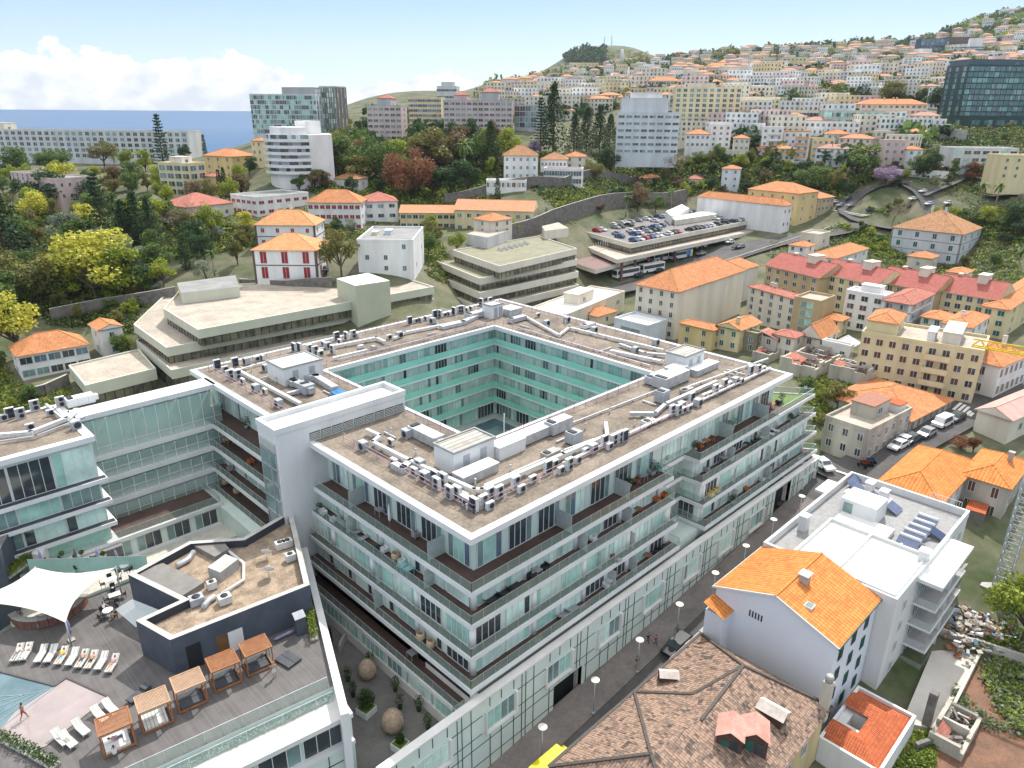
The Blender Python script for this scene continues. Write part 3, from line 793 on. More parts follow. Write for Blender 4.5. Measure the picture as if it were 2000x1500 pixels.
win_row(pool_b,p1[:2],p0[:2],8.5,3.6,2.4,3,.12,[GDK,GMID,GDK,GMID],None,None,margin=.1)
m=MB()
t=0
while t<50:
    a=L(t,2.95,0);m.box(a[0]-.03,a[0]+.03,a[1]-.03,a[1]+.03,0,8.0,GRIDM);t+=1.9
for z in (1.5,3.4,5.0,6.6):m.bar(L(0,2.93,z),L(50,2.93,z),.06,.06,GRIDM)
m.build('panel_joint',pool_b)
gm,rm=MB(),MB()
glassrail(gm,rm,[L(.3,-.05,ZD),L(50,-.05,ZD)],1.1);glassrail(gm,rm,[L(.3,.9,11.5),L(50,.9,11.5)],1.2)
bk=[Q(92,1118),Q(300,1108)]
glassrail(gm,rm,[Q(60,1120),Q(290,1112)],1.8,mat('frosted_glass',(.36,.56,.49),rough=.15,spec=.7,scale=.3),2.0)
gm.build('balustrade_glass',pool_b);rm.build('balustrade_post',pool_b)
ZG=16.5
gp=[q2(250,1122,ZG),q2(352,1172,ZG),q2(265,1212,ZG),q2(332,1250,ZG),q2(605,1142,ZG),q2(570,995,ZG),q2(475,1050,ZG),q2(370,1057,ZG)]
ph=thing('penthouse','dark grey flat roofed service building beside the pool deck with two satellite dishes on top','building',(0,0,ZD))
m=MB()
GREYL=mat('parapet_top',(.50,.49,.46),c2=(.38,.37,.34),scale=.8)
zb=ZG-.9-ZD
n=len(gp)
cc=Vector((sum(p[0]for p in gp)/n,sum(p[1]for p in gp)/n))
def inset(poly,d):
    out=[]
    n=len(poly)
    ar=sum(poly[i][0]*poly[(i+1)% n][1]-poly[(i+1)% n][0]*poly[i][1]for i in range(n));sg=1 if ar>0 else-1
    for i in range(n):
        a,b,c=Vector(poly[i-1]),Vector(poly[i]),Vector(poly[(i+1)% n])
        d1=(b-a).normalized();d2_=(c-b).normalized();n1=Vector((-d1.y,d1.x))*sg;n2=Vector((-d2_.y,d2_.x))*sg
        bi=n1+n2;bi=bi/max(.35,bi.length_squared)*2
        out.append((b.x+bi.x*d,b.y+bi.y*d))
    return out
gi=inset(gp,.55)
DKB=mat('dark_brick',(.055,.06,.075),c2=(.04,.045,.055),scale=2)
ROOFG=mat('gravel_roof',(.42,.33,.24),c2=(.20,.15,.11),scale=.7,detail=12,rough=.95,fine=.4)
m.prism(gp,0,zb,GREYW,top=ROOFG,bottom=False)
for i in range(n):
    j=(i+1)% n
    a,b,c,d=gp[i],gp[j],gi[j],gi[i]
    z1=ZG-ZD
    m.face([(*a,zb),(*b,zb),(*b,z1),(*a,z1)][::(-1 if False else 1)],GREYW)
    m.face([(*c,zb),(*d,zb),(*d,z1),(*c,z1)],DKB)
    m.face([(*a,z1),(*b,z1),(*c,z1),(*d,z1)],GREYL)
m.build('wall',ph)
m=MB()
def doorq(pxa,pya,pxb,pyb,h,mt,name):
    a=Q(pxa,pya);b=Q(pxb,pyb);w=(Vector(gp[4])-Vector(gp[3])).normalized();nr=Vector((w.y,-w.x))
    t0=(Vector(a[:2])-Vector(gp[3])).dot(w);t1=(Vector(b[:2])-Vector(gp[3])).dot(w);p=Vector(gp[3])
    A=p+w*t0+nr*.04;B=p+w*t1+nr*.04
    mb=MB();mb.prism([A,B,B-nr*.1,A-nr*.1],0.02,h,mt);mb.build(name,ph)
doorq(375,1318,402,1303,2.6,DARK,'doorway');doorq(430,1287,450,1278,2.3,mat('brown_door',(.16,.085,.03)),'doorway');doorq(452,1277,478,1262,2.3,WHITE,'door')
m=MB();FELT=mat('felt_roof',(.22,.21,.19),c2=(.17,.16,.15),scale=.8)
z_=ZG-ZD-.25
m.prism([q2(262,1120,ZG-.3),q2(318,1100,ZG-.3),q2(398,1138,ZG-.3),q2(355,1165,ZG-.3)],zb,z_,FELT)
m.prism([q2(372,1062,ZG-.3),q2(430,1050,ZG-.3),q2(448,1072,ZG-.3),q2(420,1088,ZG-.3)],zb,z_,FELT)
m.build('inner_roof',ph)
m=MB();m.prism([q2(405,1108,ZG+.3),q2(440,1082,ZG+.3),q2(465,1092,ZG+.3),q2(430,1118,ZG+.3)],zb,ZG-ZD+.3,CONC,top=GREYL);m.build('rooflight',ph)
m=MB();gcan=seeglass('canopy_glass',(.5,.58,.62),.35)
m.face([Q(225,1190,15.2),Q(258,1170,15.2),Q(320,1195,15.2),Q(265,1225,15.2)],gcan);m.xf(Matrix.Translation((0,0,-ZD)));m.build('glass_canopy',ph)
lb=thing('stair_block','white rendered stair block with dark grey side at the left edge of the complex','building',(0,0,ZD))
m=MB()
b4=[q2(-60,955,17),q2(50,928,17),q2(0,1020,17),q2(-90,1040,17)]
m.prism(b4,-5,4.5,OFFW,top=ROOFB);m.build('wall',lb)
m=MB()
b5=[q2(-80,1070,16.4),q2(30,1018,16.4),q2(-2,1075,16.4),q2(-80,1120,16.4)]
m.prism(b5,-5,3.9,GREYW,top=FELT);m.build('side_wall',lb)
ramp=MB();a=q2(95,1012,13.2);b=q2(60,1095,13.2)
ramp.prism([q2(92,1010,13.4),q2(108,1012,13.4),q2(82,1085,13.4),q2(62,1082,13.4)],8,13.4,WHITE)
o=ramp.build('ramp_wall',lb);o.location=(0,0,-ZD)
# ---------------------------------------------------------------- pool
m=MB()
WAT=mat('pool_water',(.13,.20,.22),c2=(.07,.13,.155),rough=.06,scale=.5,spec=.6)
PNK=mat('shallow_pool_tiles',(.36,.30,.29),c2=(.28,.235,.23),rough=.12,scale=.4,spec=.6)
za=ZD+.012
shallow=[Q(107,1340,za),Q(130,1324,za),Q(212,1361,za),Q(88,1458,za),Q(40,1470,za),Q(0,1425,za),Q(30,1390,za)]
deep=[Q(-60,1300,za),Q(0,1312,za),Q(107,1340,za),Q(30,1390,za),Q(0,1425,za),Q(-80,1440,za)]
pl=MB();pl.face(deep[::-1],WAT);o=pl.build('pool_water');tag(o,kind='structure')
pl=MB();pl.face(shallow[::-1],PNK);o=pl.build('shallow_pool');tag(o,kind='structure')
m=MB()
KERB=mat('dark_kerb',(.09,.08,.08))
for a,b in zip([(-60,1300),(0,1312),(107,1340),(130,1324)],[(0,1312),(107,1340),(130,1324),(212,1361)]):
    m.bar(Q(*a,ZD+.05),Q(*b,ZD+.05),.14,.1,KERB)
for i in range(6):
    f=i/6
    m.bar(Q(107-12*i,1342+3*i,ZD+.03),Q(0-5*i,1422-12*i,ZD+.03),.07,.03,mat('pool_step',(.22,.30,.33)))
tag(m.build('pool_edge'),kind='structure')
m=MB();TILE=mat('dark_paving',(.19,.18,.17),c2=(.13,.125,.12),scale=.3,rough=.8,fine=.15)
tf=[q2(640,1180,4.0),(2.4,27),(2.4,-1.4),(-12.5,-1.4),(-11.8,4)]
m.face([(p[0],p[1],4.0)for p in tf],TILE);o=m.build('terrace_paving');tag(o,kind='structure')
# ---------------------------------------------------------------- rooftop plant
ZR=24.87
def T(x,y,z=ZR):return PZ(x,y,z)
ACW=mat('ac_casing',(.66,.66,.64),c2=(.52,.52,.50),scale=1.5,rough=.5)
ACG=mat('ac_grey',(.36,.38,.40),rough=.5)
BLK=mat('black_grille',(.03,.03,.035),rough=.6)
def make_ac(name,w,d,h,fans,body,blue=False):
    t=thing(name,'x','air conditioner')
    m=MB();m.box(-w/2,w/2,-d/2,d/2,.12,h,body);m.box(-w/2+.04,w/2-.04,-d/2-.012,-d/2,.18,h-.06,ACG if not blue else mat('ac_dark_side',(.06,.075,.11)));m.build('casing',t)
    m=MB()
    for i in range(fans):
        zc=.12+(h-.12)*(i+.5)/fans;r=min(w*.36,(h-.12)/fans*.40)
        s0=len(m.v);m.lathe([(r,0),(r,.04),(r*.8,.05),(.03,.05)],BLK,14);m.xf(Matrix.Translation((w*.08,-d/2-.012,zc))@ Matrix.Rotation(PI/2,4,'X'),s0)
    m.build('fan_grille',t)
    m=MB();m.box(-w/2,w/2,-d/2+.04,-d/2+.12,0,.12,STEEL);m.box(-w/2,w/2,d/2-.12,d/2-.04,0,.12,STEEL);m.build('foot',t)
    return t
AC=[make_ac('air_conditioner',1.0,.42,1.5,2,ACW,True),make_ac('air_conditioner',.95,.40,.85,1,ACW),make_ac('air_conditioner',1.1,.8,1.1,1,ACG),make_ac('air_conditioner',1.05,.42,1.45,2,ACW)]
acd=['tall white air conditioner with a dark front','small white air conditioner','squat grey air conditioner','tall white air conditioner']
ACL={
 'on the roof beside the front corner':['710,879,2','764,870,1','794,855,2','770,909,1','809,927,1','830,939,2','850,944,0','866,948,3','853,957,3','878,974,3','893,974,3','905,982,1','926,998,0','944,992,3','956,977,3','974,974,3','915,990,2','843,928,1','820,915,2','1007,955,3','1018,962,1','1040,943,1','1070,924,0','1083,912,1','957,995,1'],
 'along the long right roof edge':['1111,918,3','1095,925,1','1128,905,1','1144,888,1','1157,884,2','1180,873,0','1198,870,3','1210,864,3','1219,862,0','1190,878,1','1312,812,0','1324,811,3','1334,807,1','1345,803,1','1350,787,0','1362,794,2','1375,780,1','1385,776,1','1396,770,3','1414,760,0','1424,756,1','1435,751,2','1447,750,1','1465,733,0','1480,731,0','1490,726,1','1330,800,2','1405,765,1'],
 'on the left roof range':['425,721,0','460,717,0','450,741,3','465,741,3','440,726,1','455,731,1','482,712,2','502,706,1','513,703,1','575,687,0','586,687,0','605,690,3','616,693,3','626,695,1','650,691,3','640,681,2','632,676,1','658,665,0','664,672,1','677,664,3','690,661,3','697,659,1','520,725,2','530,716,1','500,765,2','518,770,1','545,795,2','475,750,1'],
 'along the far left roof edge':['800,634,0','812,631,1','821,629,1','832,626,1','849,621,0','860,620,3','868,619,1','877,617,1','887,615,0','896,612,3','904,611,3','912,609,1','920,606,1','940,597,0','957,595,0','780,660,2','845,632,2','760,663,1'],
 'on the far right roof range':['1107,630,2','1067,637,2','1280,675,2','1050,620,1','1160,650,2','1240,690,2','1345,690,1','1357,700,1'],
}
first={}
for place,L_ in ACL.items():
    for s in L_:
        x,y,k=map(int,s.split(','));p=T(x,y)
        rz=0 if p[0]+.0>p[1]else-PI/2
        if 'left' in place:rz=R.choice([0,-PI/2])
        rz+=R.choice([0,0,0,PI])*0
        if k not in first:o=AC[k];o.location=p;o.rotation_euler=(0,0,rz);first[k]=1
        else:o=dup(AC[k],p,rz)
        later(o,acd[k],place,'air conditioners on the roof of the glass block')
for s in ['22,818,0','42,818,3','8,822,1','70,802,3','120,795,3','100,812,1','60,840,1','150,838,2']:
    x,y,k=map(int,s.split(','));later(dup(AC[k],T(x,y),0),acd[k],'on the left wing roof','air conditioners on the roof of the left wing')
def duct(name,desc,place,pts,w,h,mt=GALV,z=.35,cat='duct',sup=True,group='ducts on the flat roofs'):
    P_=[Vector(T(*p[:2],ZR+z))if len(p)==2 else Vector(p)for p in pts]
    m=MB()
    for i,(a,b)in enumerate(zip(P_,P_[1:])):
        d=(b-a).normalized();m.bar(a-d*(w/2 if i else 0),b+d*(w/2 if i<len(P_)-2 else 0),w,h,mt)
        if sup:
            n_=max(1,int((b-a).length/3))
            for j in range(n_):
                p=a.lerp(b,(j+.5)/n_);m.box(p.x-.05,p.x+.05,p.y-w/2-.05,p.y+w/2+.05,ZR,p.z-h/2,STEEL)
    c=P_[0].copy();m.xf(Matrix.Translation(-c));o=m.build(name,None,c)
    tag(o,None,cat);later(o,desc,place,group);return o
PIPE=mat('insulated_pipe',(.72,.72,.70),c2=(.55,.55,.53),scale=1.4,rough=.5)
duct('duct','long crooked white duct','running beside the front corner hut',[(716,840),(743,852),(728,864),(800,900),(926,957),(941,957),(1100,888),(1186,851),(1183,826)],.42,.4,PIPE,.6)
duct('duct','short wide steel duct','beside the front corner hut',[(768,908),(788,917),(802,903),(822,913)],.8,.7)
duct('pipe_run','long thin pipe run','along the middle of the right roof',[(1090,837),(1279,764)],.16,.2,STEEL,.3,'pipe')
duct('pipe_run','thin pipe run','in front of the white hut near the corner',[(946,948),(1100,880),(1160,858)],.2,.2,PIPE,.35,'pipe')
duct('pipe_run','long thin pipe run','along the outer right roof edge',[(1100,905),(1180,868),(1330,800),(1505,718)],.35,.2,PIPE,.4,'pipe')
duct('duct','bent steel duct','in the middle of the right roof',[(1230,808),(1280,808),(1300,790),(1400,745)],.45,.45,GALV,.5)
duct('duct','long straight duct','crossing the left roof range',[(462,722),(587,789)],.45,.4,PIPE,.5)
duct('duct','wide grey duct','beside the long white plant room',[(570,735),(617,737),(655,760)],1.0,.8,GALV,.5)
duct('duct','long low duct','on the left roof range near the court',[(655,676),(735,660),(752,668)],.45,.4,PIPE,.5)
duct('duct','short duct','on the left roof range near the court',[(650,700),(717,684)],.4,.35,PIPE,.4)
duct('duct','straight duct','along the far left roof edge',[(770,661),(790,650),(900,628)],.45,.4,PIPE,.4)
duct('duct','wide pale duct','near the far corner of the roof',[(862,640),(905,630),(930,618)],1.0,.6,GALV,.4)
duct('pipe_run','thin pipe run','beside the far left court edge',[(660,703),(880,650),(950,632)],.18,.18,STEEL,.3,'pipe')
duct('duct','straight duct','on the far right roof range',[(1025,618),(1092,655),(1112,640),(1295,684)],.4,.35,PIPE,.45)
duct('duct','flat pale duct','on the far right roof range',[(1192,685),(1295,707)],.6,.4,PIPE,.45)
duct('duct','flat grey duct','on the far right roof range',[(1210,672),(1260,690),(1300,693)],.5,.35,GALV,.45)
duct('pipe_run','thin pipe run','beside the far right court edge',[(1010,640),(1270,714)],.18,.18,STEEL,.3,'pipe')
duct('duct','bent pale duct','on the left roof range near the white tower',[(590,745),(600,760),(560,770)],.5,.45)
duct('pipe_run','thin pipe run','on the roof near the right hand hut',[(1330,760),(1500,700)],.2,.2,PIPE,.35,'pipe')
duct('pipe_run','thin pipe run','crossing the left roof range',[(440,730),(500,712),(660,672)],.25,.2,PIPE,.35,'pipe')
duct('duct','long pale duct','on the left wing roof',[(0,850),(60,845),(130,818),(150,800)],.5,.45,PIPE,.5)
duct('duct','narrow crossing duct','on the left wing roof',[(90,790),(125,820)],.3,.3,GALV,.5)
duct('pipe_run','thin pipe run','on the left wing roof',[(0,862),(70,852),(165,815)],.22,.2,STEEL,.35,'pipe')
def plantbox(x,y,w,d,h,desc,place,mt=GALV,rz=0,name='ventilation_unit',tilt=False):
    m=MB();m.box(-w/2,w/2,-d/2,d/2,.15,h,mt)
    for i in range(1,int(w/1.2)+1):m.box(-w/2+i*1.2-.03,-w/2+i*1.2+.03,-d/2-.02,d/2+.02,.13,h+.02,STEEL)
    m.box(-w/2+.1,w/2-.1,-d/2+.1,d/2-.1,0,.15,BLK)
    m.box(w/2,w/2+.5,-d/4,d/4,.3,h*.8,mt);m.box(-w/2+.2,-w/2+.8,-d/2+.2,d/2-.2,h,h+.12,BLK)
    o=m.build(name,None,T(x,y),rz);tag(o,None,'ventilation unit');later(o,desc,place,'ventilation units on the flat roofs');return o
plantbox(1040,858,6.5,1.7,1.3,'long galvanised ventilation unit','beside the near court edge')
plantbox(1090,842,3.5,1.5,1.6,'large galvanised ventilation unit','beside the near court edge')
plantbox(832,860,5,1.6,1.3,'large galvanised ventilation unit','on the roof behind the front corner hut',rz=-PI/2)
plantbox(1310,750,6,2.2,1.7,'large galvanised ventilation unit','beside the right hand hut')
plantbox(1284,745,4.5,1.5,1.2,'galvanised ventilation unit','beside the right hand hut')
plantbox(1120,865,1.6,1.4,1.5,'dark grey ventilation unit','in the middle of the right roof',ACG)
plantbox(1292,785,1.6,1.4,1.7,'dark grey ventilation unit','in the middle of the right roof',ACG)
plantbox(1075,892,2.2,1.1,.7,'flat grey ventilation unit','on the right roof',CONC)
plantbox(1265,829,1.5,1.1,.6,'small white roof cowl','on the right roof',WHITE,name='roof_cowl')
plantbox(1340,768,2.0,1.0,.7,'flat grey ventilation unit','on the right roof',CONC)
plantbox(600,768,1.8,1.6,1.4,'dark grey ventilation unit','on the left roof range',ACG,-PI/2)
plantbox(566,750,3.4,1.1,.9,'galvanised ventilation unit','on the left roof range',GALV,-PI/2)
plantbox(580,755,3.4,1.1,.9,'galvanised ventilation unit','on the left roof range',GALV,-PI/2)
plantbox(1148,640,3,1.2,.8,'flat pale ventilation unit','on the far right roof range',WHITE)
plantbox(1010,628,4,1.2,.9,'galvanised ventilation unit','near the far corner of the roof',GALV)
plantbox(930,620,4.5,1.5,1.1,'galvanised ventilation unit','near the far corner of the roof',GALV)
plantbox(158,790,3.2,1.6,1.2,'large white ventilation unit','on the left wing roof',WHITE)
def hut(x0,x1,y0,y1,h,label,rmat,annex=()):
    t=thing('plant_room',label,'plant room',(x0,y0,ZR))
    m=MB();m.box(0,x1-x0,0,y1-y0,0,h,WHITE);m.build('wall',t)
    m=MB();edge_ring(m,-.12,x1-x0+.12,-.12,y1-y0+.12,.22,h,h+.22,mat('metal_trim',(.30,.30,.30)));m.box(.1,x1-x0-.1,.1,y1-y0-.1,h,h+.08,rmat);m.build('roof',t)
    m=MB()
    for i in (0,1):
        u=(x1-x0)*(.22+.42*i);m.box(u,u+.9,-.03,0,.1,2.0,ACG)
    m.build('louvred_door',t)
    for (a,b,c,d,hh,mt)in annex:
        m=MB();m.box(a-x0,b-x0,c-y0,d-y0,0,hh,mt);m.box(a-x0-.06,b-x0+.06,c-y0-.06,d-y0+.06,hh,hh+.08,WHITE);m.build('annex',t)
    return t
RIB=stripes('ribbed_roof',(.46,.44,.38),(.28,.26,.22),.7,axis=1,dark=.45,width=.2)
hut(6.8,12.6,10.3,13.6,2.6,'white plant room with ribbed roof near the front corner of the brown roof',RIB,[(12.7,16.8,9.6,11.4,1.5,WHITE),(6.0,11.0,7.9,9.6,1.0,GALV)])
hut(51.6,56.7,11.1,14.5,2.6,'white plant room with greenish flat roof on the right hand roof corner',RIB,[(48.5,51.4,10.5,12.5,1.5,GALV),(52,58,9.2,11.0,.9,GALV)])
hut(6.9,13.0,46.8,51.6,2.5,'long white plant room with grey trim on the left roof range',mat('pale_roof',(.62,.62,.60)))
hut(51.5,54.5,52.5,55,2.4,'small white plant room at the far corner of the roof',mat('pale_roof',(.62,.62,.60)),[(55,58,51,54,1.3,GALV)])
m=MB();BLU=mat('blue_tarp',(.03,.22,.48),c2=(.02,.14,.34),rough=.4)
g=[[(R.uniform(-.08,.08))for _ in range(7)]for _ in range(6)]
for i in range(5):
    for j in range(4):m.face([(i*.5,j*.45,g[j][i]+.5),(i*.5+.5,j*.45,g[j][i+1]+.5),(i*.5+.5,j*.45+.45,g[j+1][i+1]+.5),(i*.5,j*.45+.45,g[j+1][i]+.5)],BLU)
m.box(.1,2.4,.1,1.7,0,.4,BLU)
tag(m.build('tarpaulin',None,T(643,772),-PI/2),'crumpled blue tarpaulin over a stack on the roof beside the white tower','tarpaulin')
# ---------------------------------------------------------------- people
SKIN=mat('skin',(.48,.29,.20),rough=.6,scale=5);SKIN2=mat('skin_tanned',(.33,.18,.12),rough=.6,scale=5)
HAIR=mat('dark_hair',(.03,.02,.015));HAIRB=mat('fair_hair',(.34,.22,.10))
def cloth(c):
    n={(.7,.7,.72):'white_cloth',(.8,.45,.02):'yellow_cloth',(.05,.07,.15):'navy_cloth',(.35,.04,.04):'red_cloth',(.03,.03,.03):'black_cloth',(.03,.3,.1):'green_cloth',(.15,.35,.5):'blue_cloth',(.5,.3,.4):'pink_cloth',(.2,.2,.22):'grey_cloth'}.get(c,'cloth')
    return mat(n,c,rough=.85,scale=6)
POSES={
 'stand':dict(hip=(0,0,.92),chest=(0,0,1.30),neck=(0,0,1.46),head=(0,-.02,1.60),kn=[(-.11,-.03,.50),(.11,.02,.50)],ft=[(-.12,0,.07),(.12,.03,.07)],el=[(-.26,.02,1.12),(.26,.0,1.12)],hd=[(-.28,-.08,.86),(.27,-.10,.86)]),
 'walk':dict(hip=(0,0,.90),chest=(0,-.03,1.28),neck=(0,-.05,1.44),head=(0,-.09,1.58),kn=[(-.10,-.16,.52),(.10,.04,.48)],ft=[(-.10,-.26,.09),(.10,.34,.14)],el=[(-.26,.12,1.12),(.26,-.10,1.12)],hd=[(-.24,.04,.90),(.25,-.28,.98)]),
 'sit':dict(hip=(0,.12,.50),chest=(0,.18,.90),neck=(0,.17,1.06),head=(0,.12,1.20),kn=[(-.13,-.32,.52),(.13,-.32,.52)],ft=[(-.14,-.34,.07),(.14,-.40,.07)],el=[(-.27,.06,.74),(.27,.06,.74)],hd=[(-.16,-.20,.70),(.16,-.22,.72)]),
 'lie':dict(hip=(0,0,.42),chest=(0,.36,.54),neck=(0,.50,.62),head=(0,.62,.68),kn=[(-.10,-.40,.52),(.11,-.44,.42)],ft=[(-.11,-.80,.40),(.13,-.88,.40)],el=[(-.28,.20,.42),(.28,.22,.46)],hd=[(-.22,-.02,.46),(.12,.08,.58)]),
}
def person(pose,label,loc,rz,shirt,legs,skin=SKIN,hair=HAIR,bare_legs=False,group=None):
    p={k:([Vector(q)for q in v]if isinstance(v,list)else Vector(v))for k,v in POSES[pose].items()}
    V=[p['hip'],p['hip'].lerp(p['chest'],.5),p['chest'],p['neck'],p['neck'].lerp(p['head'],.6)]
    Rr=[(.15,.11),(.125,.095),(.16,.11),(.058,.058),(.055,.055)]
    E_=[(0,1),(1,2),(2,3),(3,4)];bone=[]
    for s in (0,1):
        sg=-1 if s==0 else 1
        sh=p['chest']+Vector((sg*.18,0,.06));b=len(V)
        hp=p['hip']+Vector((sg*.09,0,-.03));ak=p['ft'][s]
        V+=[sh,p['el'][s],p['hd'][s]];Rr+=[(.055,.055),(.042,.042),(.03,.03)];E_+=[(2,b),(b,b+1),(b+1,b+2)]
        toe=ak+(Vector((0,-.15,-.03))if pose != 'lie' else Vector((0,-.05,.14)))
        V+=[hp,p['kn'][s],ak,toe];Rr+=[(.09,.09),(.06,.06),(.042,.042),(.035,.03)];E_+=[(0,b+3),(b+3,b+4),(b+4,b+5),(b+5,b+6)]
        bone+=[(sh,p['el'][s],'arm1'),(p['el'][s],p['hd'][s],'arm2'),(hp,p['kn'][s],'leg1'),(p['kn'][s],ak,'leg2'),(ak,toe,'foot')]
    bone+=[(p['hip'],p['hip']+Vector((0,0,.001)),'leg1'),(p['hip'].lerp(p['chest'],.3),p['chest'],'torso'),(p['neck'],p['head'],'neck')]
    me=bpy.data.meshes.new('tmp');me.from_pydata([tuple(v)for v in V],E_,[]);ob=bpy.data.objects.new('tmp',me);COL.objects.link(ob)
    ob.modifiers.new('s','SKIN');me.skin_vertices
    sk=me.skin_vertices[0].data if me.skin_vertices else None
    if sk is None:
        bm=bmesh.new();bm.from_mesh(me);bm.verts.layers.skin.verify();bm.to_mesh(me);bm.free();sk=me.skin_vertices[0].data
    for i,r in enumerate(Rr):sk[i].radius=r;sk[i].use_root=(i==0)
    ob.modifiers.new('u','SUBSURF').levels=1
    dg=bpy.context.evaluated_depsgraph_get();em=bpy.data.meshes.new_from_object(ob.evaluated_get(dg))
    bpy.data.objects.remove(ob)
    mb=MB();vs=[v.co.copy()for v in em.vertices]
    matof={'arm1':shirt or skin,'arm2':skin,'leg1':legs or skin,'leg2':skin if bare_legs or legs is None else legs,'foot':skin if bare_legs else HAIR,'torso':shirt or skin,'neck':skin}
    for f in em.polygons:
        c=f.center;best=None
        for a,b,k in bone:
            ab=b-a;t=max(0,min(1,(c-a).dot(ab)/max(ab.length_squared,1e-9)));d=(a+ab*t-c).length
            if best is None or d<best[0]:best=(d,k)
        mb.face([vs[i]for i in f.vertices],matof[best[1]],smooth=True)
    h=p['head'];
    prof=[(.001,-.12),(.05,-.105),(.075,-.05),(.08,.0),(.078,.05),(.055,.095),(.001,.115)]
    mb.lathe(prof,skin,12,tuple(h),sy=1.15);mb.lathe([(.084,-.02),(.087,.03),(.082,.07),(.055,.115),(.001,.128)],hair,12,(h.x,h.y+.018,h.z),sy=1.12)
    mb.box(h.x-.01,h.x+.01,h.y-.115,h.y-.085,h.z-.03,h.z+.005,skin)
    for s in (-1,1):
        mb.box(h.x+s*.03-.008,h.x+s*.03+.008,h.y-.093,h.y-.086,h.z-.002,h.z+.01,HAIR);mb.box(h.x+s*.08-.008,h.x+s*.08+.008,h.y-.01,h.y+.02,h.z-.03,h.z+.02,skin)
    mb.box(h.x-.02,h.x+.02,h.y-.09,h.y-.082,h.z-.062,h.z-.055,mat('lips',(.35,.12,.1)))
    for s in (0,1):
        w_=p['hd'][s];d=(w_-p['el'][s]).normalized();sd=d.cross(Vector((0,1,.3))).normalized()
        mb.bar(w_,w_+d*.08,.065,.03,skin)
        for i in range(4):a=w_+d*.07+sd*(-.027+.018*i);L_=(.06,.07,.075,.055)[i];mb.tube([a,a+d*L_*.6,a+d*L_+Vector((0,-.02,0))],.009,skin,5,smooth=True)
        a=w_+d*.02+sd*.035;mb.tube([a,a+d*.03+sd*.025,a+d*.06+sd*.03],.010,skin,5)
    o=mb.build('person',None,loc,rz);bpy.data.meshes.remove(em);tag(o,label,'person',group);return o
rv=random.Random(21);VM=None
for i in range(64):
    side=i % 4;u=rv.uniform(3,60);w_=rv.uniform(3.5,12.5)
    x,y=((u,w_),(u,62-w_*.9),(w_,rv.choice([rv.uniform(3,26),rv.uniform(35,58)])),(63-w_,u))[side]
    k=rv.choice('vvbt')
    m=MB()
    if k=='v':m.tube([(0,0,0),(0,0,.7)],.09,PIPE,7);m.lathe([(.16,.7),(.16,.8),(.01,.9)],GALV,8)
    elif k=='b':m.box(-.45,.45,-.3,.3,.08,rv.uniform(.35,.8),rv.choice([PIPE,GALV,CONC]));m.box(-.4,.4,-.25,.25,0,.08,BLK)
    else:L_=rv.uniform(1.5,4.5);m.box(0,L_,-.09,.09,.15,.28,GALV);m.box(.1,.2,-.12,.12,0,.15,CONC);m.box(L_-.3,L_-.2,-.12,.12,0,.15,CONC)
    o=m.build({'v':'roof_vent','b':'roof_box','t':'cable_tray'}[k],None,(x,y,ZR),rv.choice([0,PI/2]));tag(o,None,{'v':'roof vent','b':'roof box','t':'cable tray'}[k])
    later(o,{'v':'short capped vent pipe','b':'small metal roof box','t':'low straight cable tray'}[k],('on the near right roof range','on the far left roof range','on the front left roof range','on the far right roof range')[side],'small fittings on the brown roof')
# ---------------------------------------------------------------- pool deck things
def D_(x,y,z=ZD):return PZ(x,y,z)
TEAK=mat('pergola_teak',(.36,.155,.065),c2=(.26,.11,.05),scale=3,rough=.6)
CUSH=mat('white_cushion',(.72,.72,.70),c2=(.62,.62,.60),scale=2)
CUSHG=mat('dark_cushion',(.07,.075,.085),scale=2)
SLAT=stripes('striped_mattress',(.66,.66,.60),(.55,.55,.50),.28,axis=0,dark=.6,width=.3)
TAN=mat('faded_teak',(.48,.31,.20),c2=(.38,.25,.16),scale=3)
ang=math.atan2(dirF.y,dirF.x)+PI
def pergola(label,loc,rz,top,bed=CUSHG,pil=None):
    t=thing('pergola',label,'pergola',loc,rz,'pergola day beds along the glass rail')
    w,d,h=2.3,2.0,2.25
    for x in (-w/2,w/2):
        for y in (-d/2,d/2):mb=MB();mb.box(x-.05,x+.05,y-.05,y+.05,0,h,TEAK);mb.build('post',t)
    m=MB()
    edge_ring(m,-w/2-.1,w/2+.1,-d/2-.1,d/2+.1,.1,h,h+.14,top)
    n_=24
    for i in range(n_):
        x=-w/2+(i+.5)*w/n_;m.box(x-.032,x+.032,-d/2,d/2,h+.04,h+.10,top)
    for y in (-.5,0,.5):m.box(-w/2,w/2,y-.03,y+.03,h,h+.04,top)
    m.build('slatted_roof',t)
    m=MB();edge_ring(m,-w/2,w/2,-d/2,d/2,.1,0.02,.2,TEAK);m.build('base_frame',t)
    m=MB();m.box(-w/2+.15,w/2-.35,-d/2+.12,-.03,.12,.42,bed);m.box(-w/2+.15,w/2-.35,.03,d/2-.12,.12,.42,bed);m.build('mattress',t)
    if pil:
        m=MB();m.box(w/2-.75,w/2-.4,-.6,.6,.42,.58,pil);m.build('pillow',t)
    return t
pg=[((232,1452),'reddish slatted pergola over a white day bed, nearest the lower left corner',TEAK,CUSH),((306,1408),'pale slatted pergola with a grey and white day bed, second from the pool',TAN,SLAT),
      ((374,1369),'pale slatted pergola with dark mattresses in the middle of the row',TAN,CUSHG),((441,1330),'reddish brown slatted pergola in front of the open dark doorway',TEAK,CUSHG),((504,1300),'reddish brown slatted pergola farthest right beside the folded mattress',TEAK,CUSHG)]
for (x,y),lab,tp,bd in pg:pergola(lab,D_(x,y),ang,tp,bd,CUSH if bd is CUSH else None)
